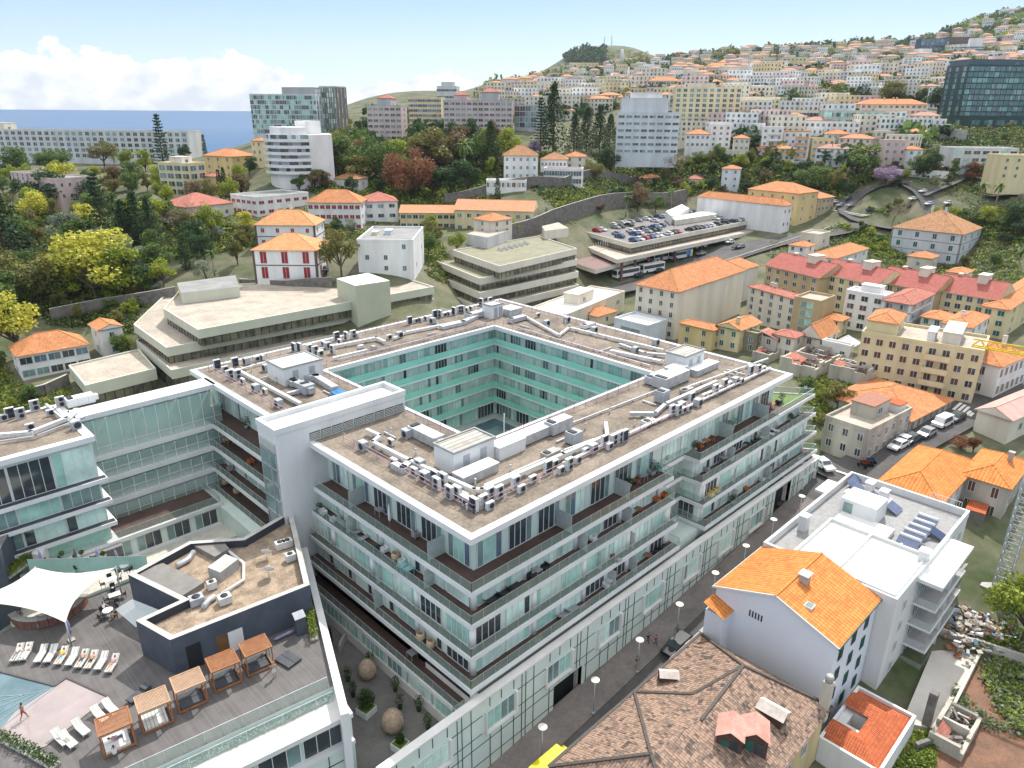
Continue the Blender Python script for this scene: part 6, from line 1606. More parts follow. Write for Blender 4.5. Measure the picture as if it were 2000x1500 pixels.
bld('cream warehouse with ribbed pink roof at the right edge',1899,1961,2040,820,872,B=(1899,842),L1=26,floors=1,cl=0,cr=3,wall=W_C,roof='gable',rmat=stripes('pink_sheet',(.62,.36,.30),(.50,.28,.24),.9,axis=0,dark=.8),win='green',rh=1.5)
bld('large white three storey mansion with green shutters and tan hip roof',1755,1867,1950,458,520,floors=3,cl=4,cr=3,wall=W_LB,rmat=T_TAN,L1=25,L2=25,win='green',band=mat('stone_grey',(.25,.25,.24)),rh=7,ww=1.5,wh=2.0,chim=2)
bld('small house with orange lean-to roof in front of the white mansion',1776,1812,1850,505,535,floors=1,cl=1,cr=1,wall=W_C,win='plain',L1=9,L2=8)
bld('small red roofed house between mansion and row houses',1850,1880,1915,535,560,floors=1,cl=1,cr=1,wall=W_W,L1=9)
bld('white house at the right edge behind the palms',1940,1985,2060,590,640,floors=2,cl=2,cr=4,wall=W_W,rmat=T_OR,win='green')
bld('pale house with long orange roof at the right edge above the crane',1920,1955,2080,605,665,floors=3,cl=2,cr=5,wall=W_PY,rmat=T_OR,win='green',ww=1.5)
bld('white villa with small orange tower roof left of the garden',1541,1570,1592,482,512,floors=2,cl=2,cr=1,wall=W_W,rmat=T_OR)
bld('white arcaded house with orange hip roofs above the row houses',1577,1625,1696,505,540,floors=2,cl=3,cr=4,wall=W_W,rmat=T_OR,win='blue')
bld('pale concrete box building near the bus road',1565,1595,1622,460,490,floors=1,cl=1,cr=1,wall=W_C,roof='flat',rmat=FLATC)
bld('white tower house with small orange pyramid roof',1411,1440,1456,330,384,floors=4,cl=2,cr=2,wall=W_LB,rmat=T_OR,win='plain',D=358,th=25,L1=7)
bld('small pale house with red hip roof left of the white tower house',1340,1368,1372,350,378,floors=2,cl=1,cr=1,wall=W_C,rmat=T_PK,D=365,th=25,L1=8)
bld('low cream building with white flat roof right behind the glass block',1035,1105,1218,618,650,floors=1,cl=2,cr=4,wall=W_C,roof='flat',rmat=PLA,win='plain',ww=2,top=[(.35,.62,.3,.7,3.0,W_C,'flat',None)],C=(1218,608))
bld('white box building with a dark glazed front behind the glass block',1200,1262,1303,640,680,floors=1,cl=1,cr=0,wall=W_LB,roof='flat',rmat=PLA,win='plain',ww=6,wh=2.6,noright=True)
bld('small house with salmon roof between the two white boxes',1132,1165,1205,618,640,floors=1,cl=1,cr=1,wall=W_C,rmat=T_OR,win='plain')
# ---------------------------------------------------------------- office blocks with long bands
OFG=mat('office_band',(.60,.60,.49),c2=(.52,.52,.43),scale=.2,streak=True);OFW=mat('office_band_cream',(.64,.61,.53),c2=(.54,.51,.45),scale=.2,streak=True)
GOFF=mat('office_glass',(.19,.18,.12),c2=(.06,.06,.055),scale=.5,rough=.15,spec=.8,detail=2)  # yellow-green reflection put into the glass colour
def tiered(label,tiers,roofm,band,bh,zb,cat='office building',name='office_building'):
    """tiers: list of (px polygon, z of its top); each is a band with a recessed glass strip below"""
    c=PZ(*tiers[0][0][0],tiers[0][1]);t=thing(name,label,cat,(c[0],c[1],0))
    prev=None
    for i,(poly,z)in enumerate(tiers):
        P_=[PZ(a,b,z)[:2]for a,b in poly];P_=[(p[0]-c[0],p[1]-c[1])for p in P_]
        m=MB();m.prism(P_,z-bh,z,band,top=roofm);m.build('band',t)
        nz=tiers[i+1][1]if i+1<len(tiers)else zb
        I_=inset(P_,.4);m=MB();m.prism(I_,nz-.1,z-bh,GOFF)
        for a,b in zip(I_,I_[1:]+I_[:1]):
            L_=math.dist(a,b);n_=int(L_/1.8)
            for j in range(n_):f=(j+.5)/n_;q_=(a[0]+(b[0]-a[0])*f,a[1]+(b[1]-a[1])*f);m.box(q_[0]-.07,q_[0]+.07,q_[1]-.07,q_[1]+.07,nz-.05,z-bh,DARK)
        m.build('window_strip',t)
        O_=inset(P_,.35);m=MB()
        for a,b,c_,d in zip(P_,P_[1:]+P_[:1],O_[1:]+O_[:1],O_):m.prism([a,b,c_,d],z,z+.35,band)
        m.build('parapet',t)
    return t,c
ta,ca=tiered('long pale green office block with stepped bands and a brownish flat roof',[([(387,647),(319,605),(352,568),(748,531),(848,562)],16.5),([(325,682),(261,636),(330,570),(748,541),(848,586)],13),([(335,726),(266,668),(330,580),(748,560),(855,612)],9.5)],FLATC,OFG,1.7,3)
def onroof(par,c,poly,z0,z1,mt,top,name,zq=None):
    P_=[PZ(a,b,zq or z0)[:2]for a,b in poly];m=MB();m.prism([(p[0]-c[0],p[1]-c[1])for p in P_],z0,z1,mt,top=top);o=m.build(name,par)
    return o
onroof(ta,ca,[(357,594),(349,573),(462,557),(470,580)],16.55,19.3,OFG,FLATG,'roof_house')
onroof(ta,ca,[(694,558),(657,544),(719,533),(761,548)],2,21.3,mat('green_tower',(.52,.53,.40),c2=(.46,.47,.36),scale=.2),PLA,'stair_tower',21.3)
tb_,cb_=tiered('low pale green flat roofed annex left of the long office block',[([(167,756),(134,716),(272,684),(305,722)],8.5)],FLATC,OFG,2.2,2)
tc_,cc_=tiered('terraced cream office block with mossy roof and dark window bands',[([(975,522),(884,490),(1052,462),(1127,487)],20),([(937,546),(848,510),(1020,470),(1128,508)],16.6),([(937,574),(846,536),(1020,490),(1130,532)],13.2),([(938,603),(850,565),(1020,515),(1131,558)],9.8)],mat('mossy_roof',(.28,.26,.19),c2=(.20,.20,.11),scale=.3,fine=.3),OFW,1.6,5)
onroof(tc_,cc_,[(952,486),(912,478),(955,462),(995,470)],20.05,23.6,W_LG,FLATC,'roof_house');onroof(tc_,cc_,[(1064,468),(1058,458),(1090,450),(1110,462)],20.05,23,W_C,FLATC,'roof_house')
for i in range(12):
    m=MB();m.box(-.5,.5,-.3,.3,.1,.9,ACW);m.lathe([(.25,0),(.25,.04),(.02,.04)],BLK,10,(0,0,.9));o=m.build('cooling_unit',None,PZ(975+5*i,488-1.2*i+(i % 2)*3,20.05));tag(o,None,'cooling unit');later(o,'small white cooling unit','on the mossy office roof','cooling units on the cream office block')
# ---------------------------------------------------------------- bus station with the parking deck
tD,cD=tiered('bus station with a roof full of parked cars and long cream parapets',[([(1232,478),(1102,443),(1370,400),(1504,424)],17.5)],mat('deck_asphalt',(.19,.18,.18),c2=(.14,.135,.135),scale=.2,fine=.2),OFW,1.3,14.6,'bus station','bus_station')
P_=[PZ(a,b,14.2)[:2]for a,b in [(1205,507),(1118,470),(1104,460),(1370,415),(1508,444)]]
m=MB();m.prism([(p[0]-cD[0],p[1]-cD[1])for p in P_],12.8,14.2,OFW,top=FLATC);m.build('lower_band',tD)
P_=[PZ(a,b,12)[:2]for a,b in [(1163,527),(1118,512),(1122,484),(1200,475),(1268,498)]]
m=MB();m.prism([(p[0]-cD[0],p[1]-cD[1])for p in P_],10.6,12,OFW,top=mat('deck_maroon',(.20,.12,.11)));m.build('terrace_band',tD)
for i in range(11):
    p=PZ(1215+26*i,512-6.2*i,12.8);m=MB();z0=gz(p[0],p[1]);m.box(-.35,.35,-.35,.35,z0-1,12.8,mat('maroon_column',(.16,.08,.08)));o=m.build('column',tD,(p[0]-cD[0],p[1]-cD[1],0))
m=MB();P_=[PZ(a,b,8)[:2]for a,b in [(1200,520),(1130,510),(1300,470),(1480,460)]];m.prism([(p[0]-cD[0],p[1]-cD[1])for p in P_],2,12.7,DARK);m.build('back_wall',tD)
onroof(tD,cD,[(1310,440),(1299,430),(1330,415),(1345,424)],17.55,21.3,W_W,PLA,'ramp_house');onroof(tD,cD,[(1318,441),(1310,435),(1385,420),(1400,428)],17.55,19.8,W_C,PLA,'ramp_house')
FLG=[mat('flag_red',(.6,.05,.05)),mat('flag_yellow',(.75,.55,.04)),mat('flag_blue',(.05,.12,.5)),mat('flag_green',(.05,.35,.1))]
for i in range(7):
    t=thing('flagpole','x','flagpole',PZ(1158+4.6*i,506-1.4*i,12),0);m=MB();m.tube([(0,0,0),(0,0,5.5)],.06,STEEL,6);m.build('pole',t);m=MB();m.box(0,1.3,-.02,.02,4.5,5.4,FLG[i % 4]);m.build('flag',t,None,.6)
    later(t,'flagpole with a small coloured flag','on the bus station terrace','flagpoles on the bus station terrace')
bld('long white hall with bright orange roof behind the parking deck',1363,1524,1547,402,452,floors=2,cl=0,cr=2,wall=W_W,rmat=T_OR,win='plain',rh=2.5,D=300,th=-5)
bld('yellow civic building with curved corner and orange roofs',1462,1552,1588,378,440,floors=3,cl=5,cr=2,wall=W_Y,rmat=T_OR,win='plain',D=312,th=-5,L1=16)
bld('dark glazed wing with orange roof beside the yellow civic building',1560,1592,1622,388,430,floors=3,cl=2,cr=4,wall=W_T,rmat=T_OR,win='plain',D=322,th=-5,ww=2,L1=14)
# ---------------------------------------------------------------- left: villa, mansion, schools
bld('white villa with orange hip roof, verandas and dark windows at the left',22,46,178,696,745,C=(180,716),L2=9,floors=2,cl=1,cr=5,wall=W_W,rmat=T_OR,win='blue',ww=2.4,wh=1.6,rh=3.2)
bld('small white gabled house with orange roof beside the villa',180,205,238,645,700,L2=7,floors=2,cl=1,cr=1,wall=W_W,roof='gable',rmat=T_OR,win='blue')
STB=mat('brown_stone',(.13,.085,.07))
bld('white mansion with brown stone bands, red shutters and apricot hip roof',492,622,640,489,548,th=F_,L1=14,floors=2,cl=3,cr=2,wall=W_W,rmat=tiles('apricot_tiles',(.72,.38,.17),(.55,.26,.11)),win='red',band=STB,ww=1.8,wh=3.2,D=192,rh=3.5)
bld('second white house with brown stone bands and apricot roofs behind the mansion',497,618,628,440,485,th=F_,L1=12,floors=2,cl=4,cr=2,wall=W_W,rmat=tiles('apricot_tiles',(.72,.38,.17),(.55,.26,.11)),win='red',band=STB,D=225,rh=4,chim=1)
bld('white cubic building with dark flat roof and open stairs',697,809,830,472,535,th=F_,L1=24,floors=3,cl=3,cr=2,wall=W_W,roof='flat',rmat=FLATG,win='plain',skip=.5,D=198,top=[(.45,.6,.5,.62,1.2,W_LB,'flat',None),(.4,.55,.75,.85,.9,W_C,'flat',None)])
bld('white school block with dark red window panels and dark flat roof',450,505,602,388,425,floors=2,cl=5,cr=6,wall=W_W,roof='flat',rmat=FLATG,win='red',ww=2.2,wh=1.2,D=262,th=8)
bld('long white school building with orange hip roof and dark red windows',600,707,720,396,452,th=F_,L1=12,floors=3,cl=9,cr=2,wall=W_W,rmat=T_OR,win='red',ww=1.6,D=262,rh=4)
bld('white school wing with rose coloured roof and dark red base',697,712,776,394,432,floors=2,cl=2,cr=3,wall=W_W,rmat=T_PK,win='blue',ww=2.2,D=272,th=-30,L2=14)
bld('low cream school wing with salmon roof and window groups',781,890,900,416,449,th=F_,L1=11,floors=2,cl=9,cr=1,wall=W_PY,rmat=tiles('salmon_tiles',(.72,.33,.18),(.58,.25,.14)),roof='gable',win='plain',ww=1.8,D=270,rh=2.2)
bld('long cream school hall with salmon roof',888,1040,1046,413,460,th=F_-8,L1=14,floors=2,cl=8,cr=2,wall=W_PY,rmat=tiles('salmon_tiles',(.72,.33,.18),(.58,.25,.14)),roof='gable',win='plain',ww=1.6,D=262,rh=3)
bld('small white house with three little red roofs before the cream hall',925,960,1000,432,462,floors=2,cl=1,cr=2,wall=W_C,rmat=T_OR,win='plain',D=240)
bld('cream grid fronted office with four storeys and a roof cabin, left of the yellow houses',308,377,400,322,384,floors=4,cl=4,cr=2,wall=W_PY,roof='flat',rmat=PLA,win='plain',ww=3.2,wh=2.0,D=292,th=25,top=[(.2,.8,.3,.7,2.6,W_C,'flat',None)])
bld('yellow house with orange hip roofs right of the cream grid front',397,458,500,306,350,floors=3,cl=3,cr=2,wall=W_Y,rmat=T_OR,win='brown',D=318,th=15)
bld('small yellow annex with salmon roof beside the dark cypresses',398,425,440,345,385,floors=2,cl=1,cr=1,wall=W_Y,rmat=T_PK,D=296,th=15)
bld('white and yellow house with red roof left of the curved hotel',490,515,528,275,320,floors=3,cl=2,cr=1,wall=W_PY,rmat=T_OR,D=322,th=20)
bld('cottage with orange roof half hidden among trees',650,700,718,350,372,th=30,floors=1,cl=1,cr=1,wall=W_W,rmat=T_TAN,D=300)
for (x0,x1,x2,a,b,D0,l)in ((60,120,186,352,395,285,'long pinkish villa half hidden by the yellow flowering trees'),(20,60,90,340,352,310,'low roofed pavilion in the park')):bld(l,x0,x1,x2,a,b,D=D0,floors=2,cl=4,cr=5,wall=W_P,roof='flat' if 'low' in l else 'hip',rmat=FLATG if 'low' in l else T_PK,th=20)
bld('house with faded roof behind the bare tree in the park',312,370,455,405,440,D=250,floors=1,cl=2,cr=3,wall=W_C,rmat=T_PK,th=10)
o=bld('very long low concrete hotel with a grid of balconies and a blank white end',-90,373,430,258,312,D=445,th=F_-6,floors=5,cl=44,cr=0,wall=W_LG,roof='flat',rmat=FLATG,win='plain',ww=2.6,wh=2.1,rowwin=True,noright=True,L2=190,L1=17,top=[(.2,.8,.62,.68,4,W_C,'flat',None)])
o=bld('glass fronted hotel tower with planted roof terraces',487,622,640,186,262,D=440,th=F_-4,floors=8,cl=18,cr=3,wall=W_LB,roof='flat',rmat=FLATG,win='glass',ww=2.3,wh=2.2,rowwin=True,L1=16,top=[(0,1,0,.5,4,W_G,'flat',None)])
bld('dark hotel tower with cream vertical fins',622,662,676,170,262,D=450,th=F_-14,floors=9,cl=7,cr=3,wall=mat('brown_dark',(.17,.14,.12)),roof='flat',rmat=FLATG,win='pale',ww=1.0,wh=2.6,rowwin=True,band=W_C)
t=thing('curved_hotel','white hotel with curved stacked balconies','hotel',PD(585,335,305))
zt_=PD(585,262,305)[2]-t.location.z
m=MB();g_=MB();s_=MB();Rr_=13
def arc(r,a0,a1,n=14):return [(r*math.cos(a0+(a1-a0)*i/n),r*math.sin(a0+(a1-a0)*i/n))for i in range(n+1)]
a0,a1=rad(150),rad(265)
poly_in=arc(Rr_-1.6,a0,a1)+[(9,-12),(17,4),(8,10)];poly_out=arc(Rr_,a0,a1)
m.prism(poly_in,-6,zt_,W_W);m.build('wall',t)
for f in range(6):
    z=f*zt_/6;mb=MB();pts=arc(Rr_,a0,a1)
    mb.prism(pts+arc(Rr_-1.7,a1,a0),z-.2,z,WHITE);mb.prism(pts+arc(Rr_-.12,a1,a0),z,z+.95,WHITE);mb.build('balcony',t)
    mb=MB();ins_=arc(Rr_-1.55,a0,a1,14)
    for p,q_ in zip(ins_,ins_[1:]):mb.face([(p[0],p[1],z+.1),(q_[0],q_[1],z+.1),(q_[0],q_[1],z+2.4),(p[0],p[1],z+2.4)],R.choice([GDK,GMID,W_LB]))
    mb.build('window_row',t)
    for i in range(3):put('window',win_mesh(2.0,1.2,2,PAL['plain'],i),t,(9.4+i*2.6,-11.1+i*5.2,z+.9),math.atan2(16,8))
mb=MB();mb.prism(arc(10,a0,a1)+[(5,4)],zt_,zt_+2.8,W_W,top=PLA);mb.box(2,9,-4,4,zt_,zt_+5,W_W);mb.build('roof_storey',t)
pk=dict(floors=6,win='plain',rowwin=True)
bld('pink and grey apartment block with little red roof caps, left one',716,786,798,208,275,D=400,th=F_-4,cl=6,cr=1,wall=W_P,roof='flat',rmat=T_PK,ww=2.4,L1=15,band=W_G,top=[(.1,.9,.3,.7,4,W_G,'hip',T_PK)],**pk)
bld('white and green apartment block between the two pink ones',797,863,868,192,250,D=425,th=F_-4,cl=7,cr=1,wall=W_PY,roof='flat',rmat=PLA,ww=2.6,L1=15,**pk)
bld('tall pale apartment tower behind the green and white block',853,893,899,170,250,D=520,th=F_-4,cl=5,cr=1,wall=W_LG,roof='flat',rmat=PLA,ww=3,L1=15,top=[(.2,.8,.2,.8,3,W_G,'flat',None)],**pk)
bld('pink and grey apartment block with stepped gables, right one',866,1000,1006,198,262,D=400,th=F_-2,cl=12,cr=1,wall=W_P,roof='flat',rmat=T_PK,ww=2.4,L1=15,band=W_G,top=[(.1,.9,.2,.45,4.5,W_G,'hip',T_PK),(.1,.9,.65,.85,3,W_P,'hip',T_PK)],**pk)
bld('dark blue glass office beside the pink apartments',1005,1047,1072,207,250,D=400,floors=4,th=15,cl=4,cr=1,wall=W_G,roof='flat',rmat=FLATG,win='blue',ww=3.2,wh=2.4)
bld('big white apartment block with stepped top and bands of windows',1207,1322,1352,222,303,D=378,th=F_-6,floors=6,cl=8,cr=2,wall=W_LB,roof='flat',rmat=PLA,win='plain',ww=3.0,wh=1.3,rowwin=True,top=[(.1,.9,.2,.95,7,W_LB,'flat',PLA),(.2,.8,.3,.8,9.5,W_W,'flat',PLA)])
bld('beige apartment slab with dark window columns on the skyline of the mid ground',1320,1442,1456,172,250,D=450,th=F_-6,floors=8,cl=10,cr=2,wall=W_PY,roof='flat',rmat=FLATC,win='plain',ww=2.2,wh=1.8,rowwin=True,top=[(.2,.8,.4,.8,2.5,W_C,'flat',None)])
bld('old white hotel with tan hip roof and shuttered windows on the terrace',984,1050,1062,304,352,D=322,th=F_,floors=3,cl=5,cr=1,wall=W_W,rmat=T_TAN,win='blue',L1=12,rh=4)
bld('long white wing of the old hotel with tan roof',1056,1106,1112,312,350,D=332,th=F_-6,floors=2,cl=7,cr=1,wall=W_W,rmat=T_TAN,win='blue',L1=12,rh=3)
bld('white sun room wing with pink flat roof and arched windows',1062,1135,1140,332,362,D=318,th=F_-10,floors=2,cl=14,cr=2,wall=W_W,roof='flat',rmat=T_PK,win='blue',L1=9,ww=1.1,wh=2.0)
bld('small villa with red hip roof right of the old hotel',1103,1142,1150,306,330,D=345,th=F_-6,floors=2,cl=2,cr=1,wall=W_C,rmat=T_OR,win='green',L1=10)
bld('white awning pavilion below the old hotel',950,1028,1036,355,368,D=305,th=F_,floors=1,cl=8,cr=1,wall=W_W,roof='flat',rmat=OFFW,win='glass',L1=8,ww=1.6,wh=1.8)
mids=[(1390,1425,1440,245,288,396,'tall white house with dark windows',W_W,4),(1340,1385,1392,262,290,387,'white house with a red roof and terrace',W_W,2),(1435,1462,1476,270,296,385,'small cream house with bright red roof',W_C,2),(1455,1490,1502,243,285,401,'white apartment house with blue balconies',W_W,4),
 (1490,1525,1537,250,300,387,'white apartment house with salmon balconies',W_W,4),(1532,1575,1602,258,322,387,'white six storey house with orange balcony fronts',W_W,5),(1588,1625,1640,272,312,385,'pale yellow house with dark windows',W_PY,3),(1616,1655,1670,262,298,387,'grey green building with orange roof',W_GR,3),
 (1668,1690,1700,265,292,396,'little white house with peach roof',W_W,2),(1730,1765,1775,276,318,352,'pink and white old house with stacked verandas',W_P,3),(1775,1798,1810,292,320,346,'small white house with bright red pyramid roof',W_W,2),(1400,1440,1452,296,312,385,'low cream house beside the banana field',W_C,1),
 (1362,1388,1392,292,320,409,'beige farm house with tan roof',W_C,2),(1480,1500,1520,290,312,385,'small pale villa with red roof among gardens',W_C,2),(1545,1600,1640,318,335,379,'low white house below the six storey one',W_W,1),(1250,1290,1322,350,372,385,'long low house with rose roof behind the wall',W_C,1),(1220,1240,1252,352,372,385,'small hut with orange roof behind the wall',W_C,1)]
for (a,b,c,yt,yb,D0,l,wm,fl)in mids:
    bld(l+(' on the slope right of the beige slab' if a>1380 and a<1700 else ' on the terraces'),a,b,c,yt,yb,D=D0,th=F_-12,L1=10,floors=fl,cl=max(2,int((b-a)/9)),cr=max(1,int((c-b)/9)),wall=wm,roof='hip' if 'roof' in l else 'flat',rmat=T_OR if 'roof' in l else PLA,win='plain',ww=1.3,balc=[('l',1,7)]if 'balcon' in l else None,band=mat('orange_balcony',(.6,.3,.12))if 'orange balcony' in l else None)
bld('long grey modern building with glazed bays, left part',1508,1610,1622,218,258,D=440,th=F_-8,floors=3,cl=8,cr=1,wall=W_C,roof='flat',rmat=FLATG,win='glass',ww=4.2,wh=2.2,L1=14)
bld('long grey modern building with glazed bays, right part',1612,1722,1730,218,272,D=420,th=F_-8,floors=4,cl=8,cr=1,wall=W_GR,roof='flat',rmat=FLATG,win='glass',ww=4.6,wh=2.2,L1=14)
bld('peach hotel with white gabled ends and orange roof',1682,1805,1820,204,245,D=450,th=F_-6,floors=4,cl=12,cr=2,wall=mat('wall_peach',(.68,.48,.33)),rmat=T_OR,win='plain',rowwin=True,ww=1.8,L1=14,band=W_W,chim=3)
bld('white retaining terrace building below the peach hotel',1755,1815,1822,240,252,D=430,th=F_-6,floors=1,cl=5,cr=1,wall=W_W,roof='flat',rmat=PLA,L1=10)
bld('tall dark green glass hotel tower at the right edge',1858,1870,2080,128,240,D=470,th=-42,floors=10,cl=3,cr=30,wall=mat('wall_darkglass',(.03,.06,.065),rough=.3),roof='flat',rmat=FLATG,win='teal',ww=3.1,wh=2.7,rowwin=True,frame=DARK,L2=22,L1=98,top=[(.0,.99,0.05,.9,3.5,mat('metal_roof_blue',(.08,.12,.15)),'flat',None)])
bld('wide glazed podium below the dark glass hotel',1880,1890,2080,228,252,D=440,th=-42,floors=1,cl=1,cr=12,wall=mat('wall_darkglass',(.03,.06,.065)),roof='flat',rmat=FLATG,win='teal',frame=DARK,ww=5,wh=3,L2=22,L1=90)
bld('grey modern school with glazed band at the right edge',1865,1980,1995,292,335,D=345,th=F_-4,floors=3,cl=7,cr=1,wall=W_LG,roof='flat',rmat=PLA,win='glass',ww=3,wh=1.6,L1=14)
bld('pale yellow classical house with green shutters at the right edge',1958,2015,2040,306,352,D=318,th=F_-4,floors=3,cl=3,cr=1,wall=W_PY,rmat=PLA,roof='flat',win='green',L1=12)
bld('white curved hall with blue side at the right edge',1905,1960,2060,372,412,D=330,th=-30,floors=1,cl=1,cr=3,wall=W_LB,roof='flat',rmat=PLA,win='plain',L2=14,L1=40)
bld('dark blue apartment slab on the upper hillside',1800,1850,1853,76,105,D=900,th=F_-6,floors=5,cl=6,cr=1,wall=mat('wall_navy',(.06,.09,.14)),roof='flat',rmat=FLATG,win='blue',rowwin=True,ww=4,wh=2.4,L1=15)
bld('dark brown apartment slab beside the dark blue one',1851,1901,1904,73,103,D=905,th=F_-6,floors=5,cl=6,cr=1,wall=mat('wall_darkbrown',(.12,.08,.08)),roof='flat',rmat=FLATG,win='brown',rowwin=True,ww=4,wh=2.4,L1=15)
bld('white terraced apartment block with dark bands, on the upper hillside',1866,1915,1945,90,118,D=850,th=F_-20,floors=6,cl=5,cr=4,wall=W_LG,roof='flat',rmat=PLA,win='blue',rowwin=True,ww=7,wh=1.8,top=[(.1,.95,.05,.5,8,W_LG,'flat',None)])
for i,(a,b,yt,yb)in enumerate(((1600,1625,135,165),(1628,1660,125,162),(1662,1700,120,160),(1702,1732,130,155))):
    bld(f'{nth(i)} of the pink and white apartment towers in a row on the hillside',a,b-4,b,yt,yb,D=760-i*8,th=F_-8,floors=7,cl=5,cr=1,wall=W_P,roof='flat',rmat=PLA,win='brown',rowwin=True,ww=1.8,L1=14,group='pink and white apartment towers')
bld('white and blue striped apartment tower on the hillside',1766,1795,1809,113,142,D=800,th=25,floors=6,cl=4,cr=2,wall=W_W,roof='flat',rmat=PLA,win='blue',rowwin=True,ww=2.4)
for i,(a,b,yt,yb,D0,l)in enumerate(((1112,1172,123,137,1500,'long cream hotel below the round peak'),(1265,1332,158,185,560,'cream apartment house with orange roof and cypresses'),(1365,1390,130,160,800,'tall cream apartment tower among terraces'),(1380,1500,128,142,850,'long terraced row of white houses with orange roofs'),(1105,1180,170,195,620,'grey and white modern villas among trees'),(1180,1245,168,182,640,'low bluish modern building beside tall masts'),(1530,1575,112,140,900,'yellow apartment house on the hillside'),(1440,1500,140,150,760,'row of white houses with dark windows'))):
    bld(l,a,b-3,b,yt,yb,D=D0,th=F_-6,floors=max(2,int((yb-yt)/9)),cl=max(4,int((b-a)/7)),cr=1,wall=W_PY if i % 2==0 else W_W,roof='hip' if 'orange' in l else 'flat',rmat=T_OR if 'orange' in l else PLA,win='plain',rowwin=True,ww=2.2,L1=14)
if '--print' in str(sys.argv if 'sys' in dir()else ''):pass
import os
if os.environ.get('DBG'):
    for b in BLD:print('B',b[0][:50],'D%.0f' % w2c(*b[1][:2])[1],'L1 %.0f L2 %.0f zb %.1f ze %.1f fh %.1f gz %.1f' % (b[2],b[3],b[4],b[5],(b[5]-b[4])/b[6],gz(*b[1][:2])))
# ---------------------------------------------------------------- trees
BARK=mat('bark',(.10,.075,.055));BARKP=mat('pale_bark',(.28,.23,.18),scale=4)
LM={'green':leafmat('leaf_mid',(0.189,0.275,0.0653),(0.0508,0.0943,0.0261)),'dark':leafmat('leaf_dark',(0.0725,0.138,0.0508),(0.0174,0.0435,0.0174)),'yellow':leafmat('leaf_yellow',(.68,.62,.09),(.30,.33,.05),(.80,.74,.14)),
      'lime':leafmat('leaf_lime',(0.435,0.478,0.058),(0.131,0.189,0.0362)),'olive':leafmat('leaf_olive',(0.29,0.261,0.0725),(0.087,0.102,0.0362)),'brown':leafmat('leaf_brown',(0.29,0.203,0.102),(0.102,0.0798,0.0508)),
      'red':leafmat('leaf_red',(.30,.13,.07),(.13,.07,.04)),'lilac':leafmat('leaf_lilac',(0.493,0.377,0.551),(0.217,0.16,0.217)),'grey':leafmat('leaf_greygreen',(0.377,0.42,0.319),(0.145,0.174,0.116))}
TDESC={'green':'leafy green tree','dark':'dense dark green tree','yellow':'bright yellow flowering tree','lime':'yellowish green tree','olive':'olive brown leafed tree','brown':'brownish half bare tree','red':'rusty red leafed tree','lilac':'pale lilac blossoming tree','grey':'silvery green tree','conifer':'tall layered conifer','pine':'dark shaggy pine','cypress':'slender dark cypress','palm':'feathery palm','bare':'bare branching tree','bush':'low green bush'}
def leaf(m,p,s,mt,rg,up=0.0):
    a=Vector((rg.gauss(0,1),rg.gauss(0,1),rg.gauss(0,.7))).normalized();b=a.cross(Vector((rg.gauss(0,1),rg.gauss(0,1),rg.gauss(0,1)))).normalized()
    m.face([p-a*s,p+b*s*.7,p+a*s,p-b*s*.7],mt)
def limb(m,p,q,r0,r1,mt):m.tube([p,(p+q)/2+Vector((0,0,.01)),q],[r0,(r0+r1)/2,r1],mt,5,cap=False)
def broad(seed,n=2700,wide=.42,low=.28,s=.024,twig=False):
    """unit tree, height 1; returns crown and trunk builders"""
    rg=random.Random(seed);c,t=MB(),MB();K=LM['green']
    blobs=[]
    nb=rg.randint(9,13)
    for i in range(nb):
        a=rg.uniform(0,2*PI);rr=wide*.72*math.sqrt(rg.random());z=rg.uniform(low+.14,.86);rr *= math.sqrt(max(.1,1-((z-.55)/.5)**2))
        blobs.append((Vector((rr*math.cos(a),rr*math.sin(a),z)),rg.uniform(.13,.20)*(wide/.42)**.5))
    limb(t,Vector((0,0,-.05)),Vector((rg.uniform(-.02,.02),rg.uniform(-.02,.02),low+.05)),.028,.018,BARK)
    for b,r in blobs:limb(t,Vector((0,0,low*.8)),b,.014,.004,BARK)
    tot=sum(r**2 for _,r in blobs)
    for b,r in blobs:
        for _ in range(int(n*r*r/tot)):
            d=Vector((rg.gauss(0,1),rg.gauss(0,1),rg.gauss(0,1))).normalized();rr=r*(rg.random()**.3)*rg.uniform(.8,1.15)
            leaf(c,b+Vector((d.x*rr,d.y*rr,d.z*rr*.75)),s*rg.uniform(.6,1.35),K,rg)
    return c,t
def coni(seed,shaggy=False):
    rg=random.Random(seed);c,t=MB(),MB();K=LM['dark']
    limb(t,Vector((0,0,-.05)),Vector((0,0,.97)),.018,.004,BARK)
    n=17 if not shaggy else 22
    for i in range(n):
        z=.14+.84*i/n;r=(.20*(1-(i/n))**.75+.015)*rg.uniform(.8,1.15)*(1.25 if shaggy else 1)
        for k in range(6 if not shaggy else 5):
            a=2*PI*k/6+rg.uniform(-.3,.3)
            tip=Vector((math.cos(a)*r,math.sin(a)*r,z+(.02 if not shaggy else-.03)));t.tube([Vector((0,0,z)),tip],[.004,.002],BARK,3,cap=False)
            for j in range(14 if not shaggy else 20):
                f=rg.uniform(.2,1.05);p=Vector((0,0,z)).lerp(tip,f)+Vector((rg.gauss(0,.010),rg.gauss(0,.010),rg.gauss(0,.006 if not shaggy else .02)));leaf(c,p,rg.uniform(.010,.022),K,rg)
    return c,t
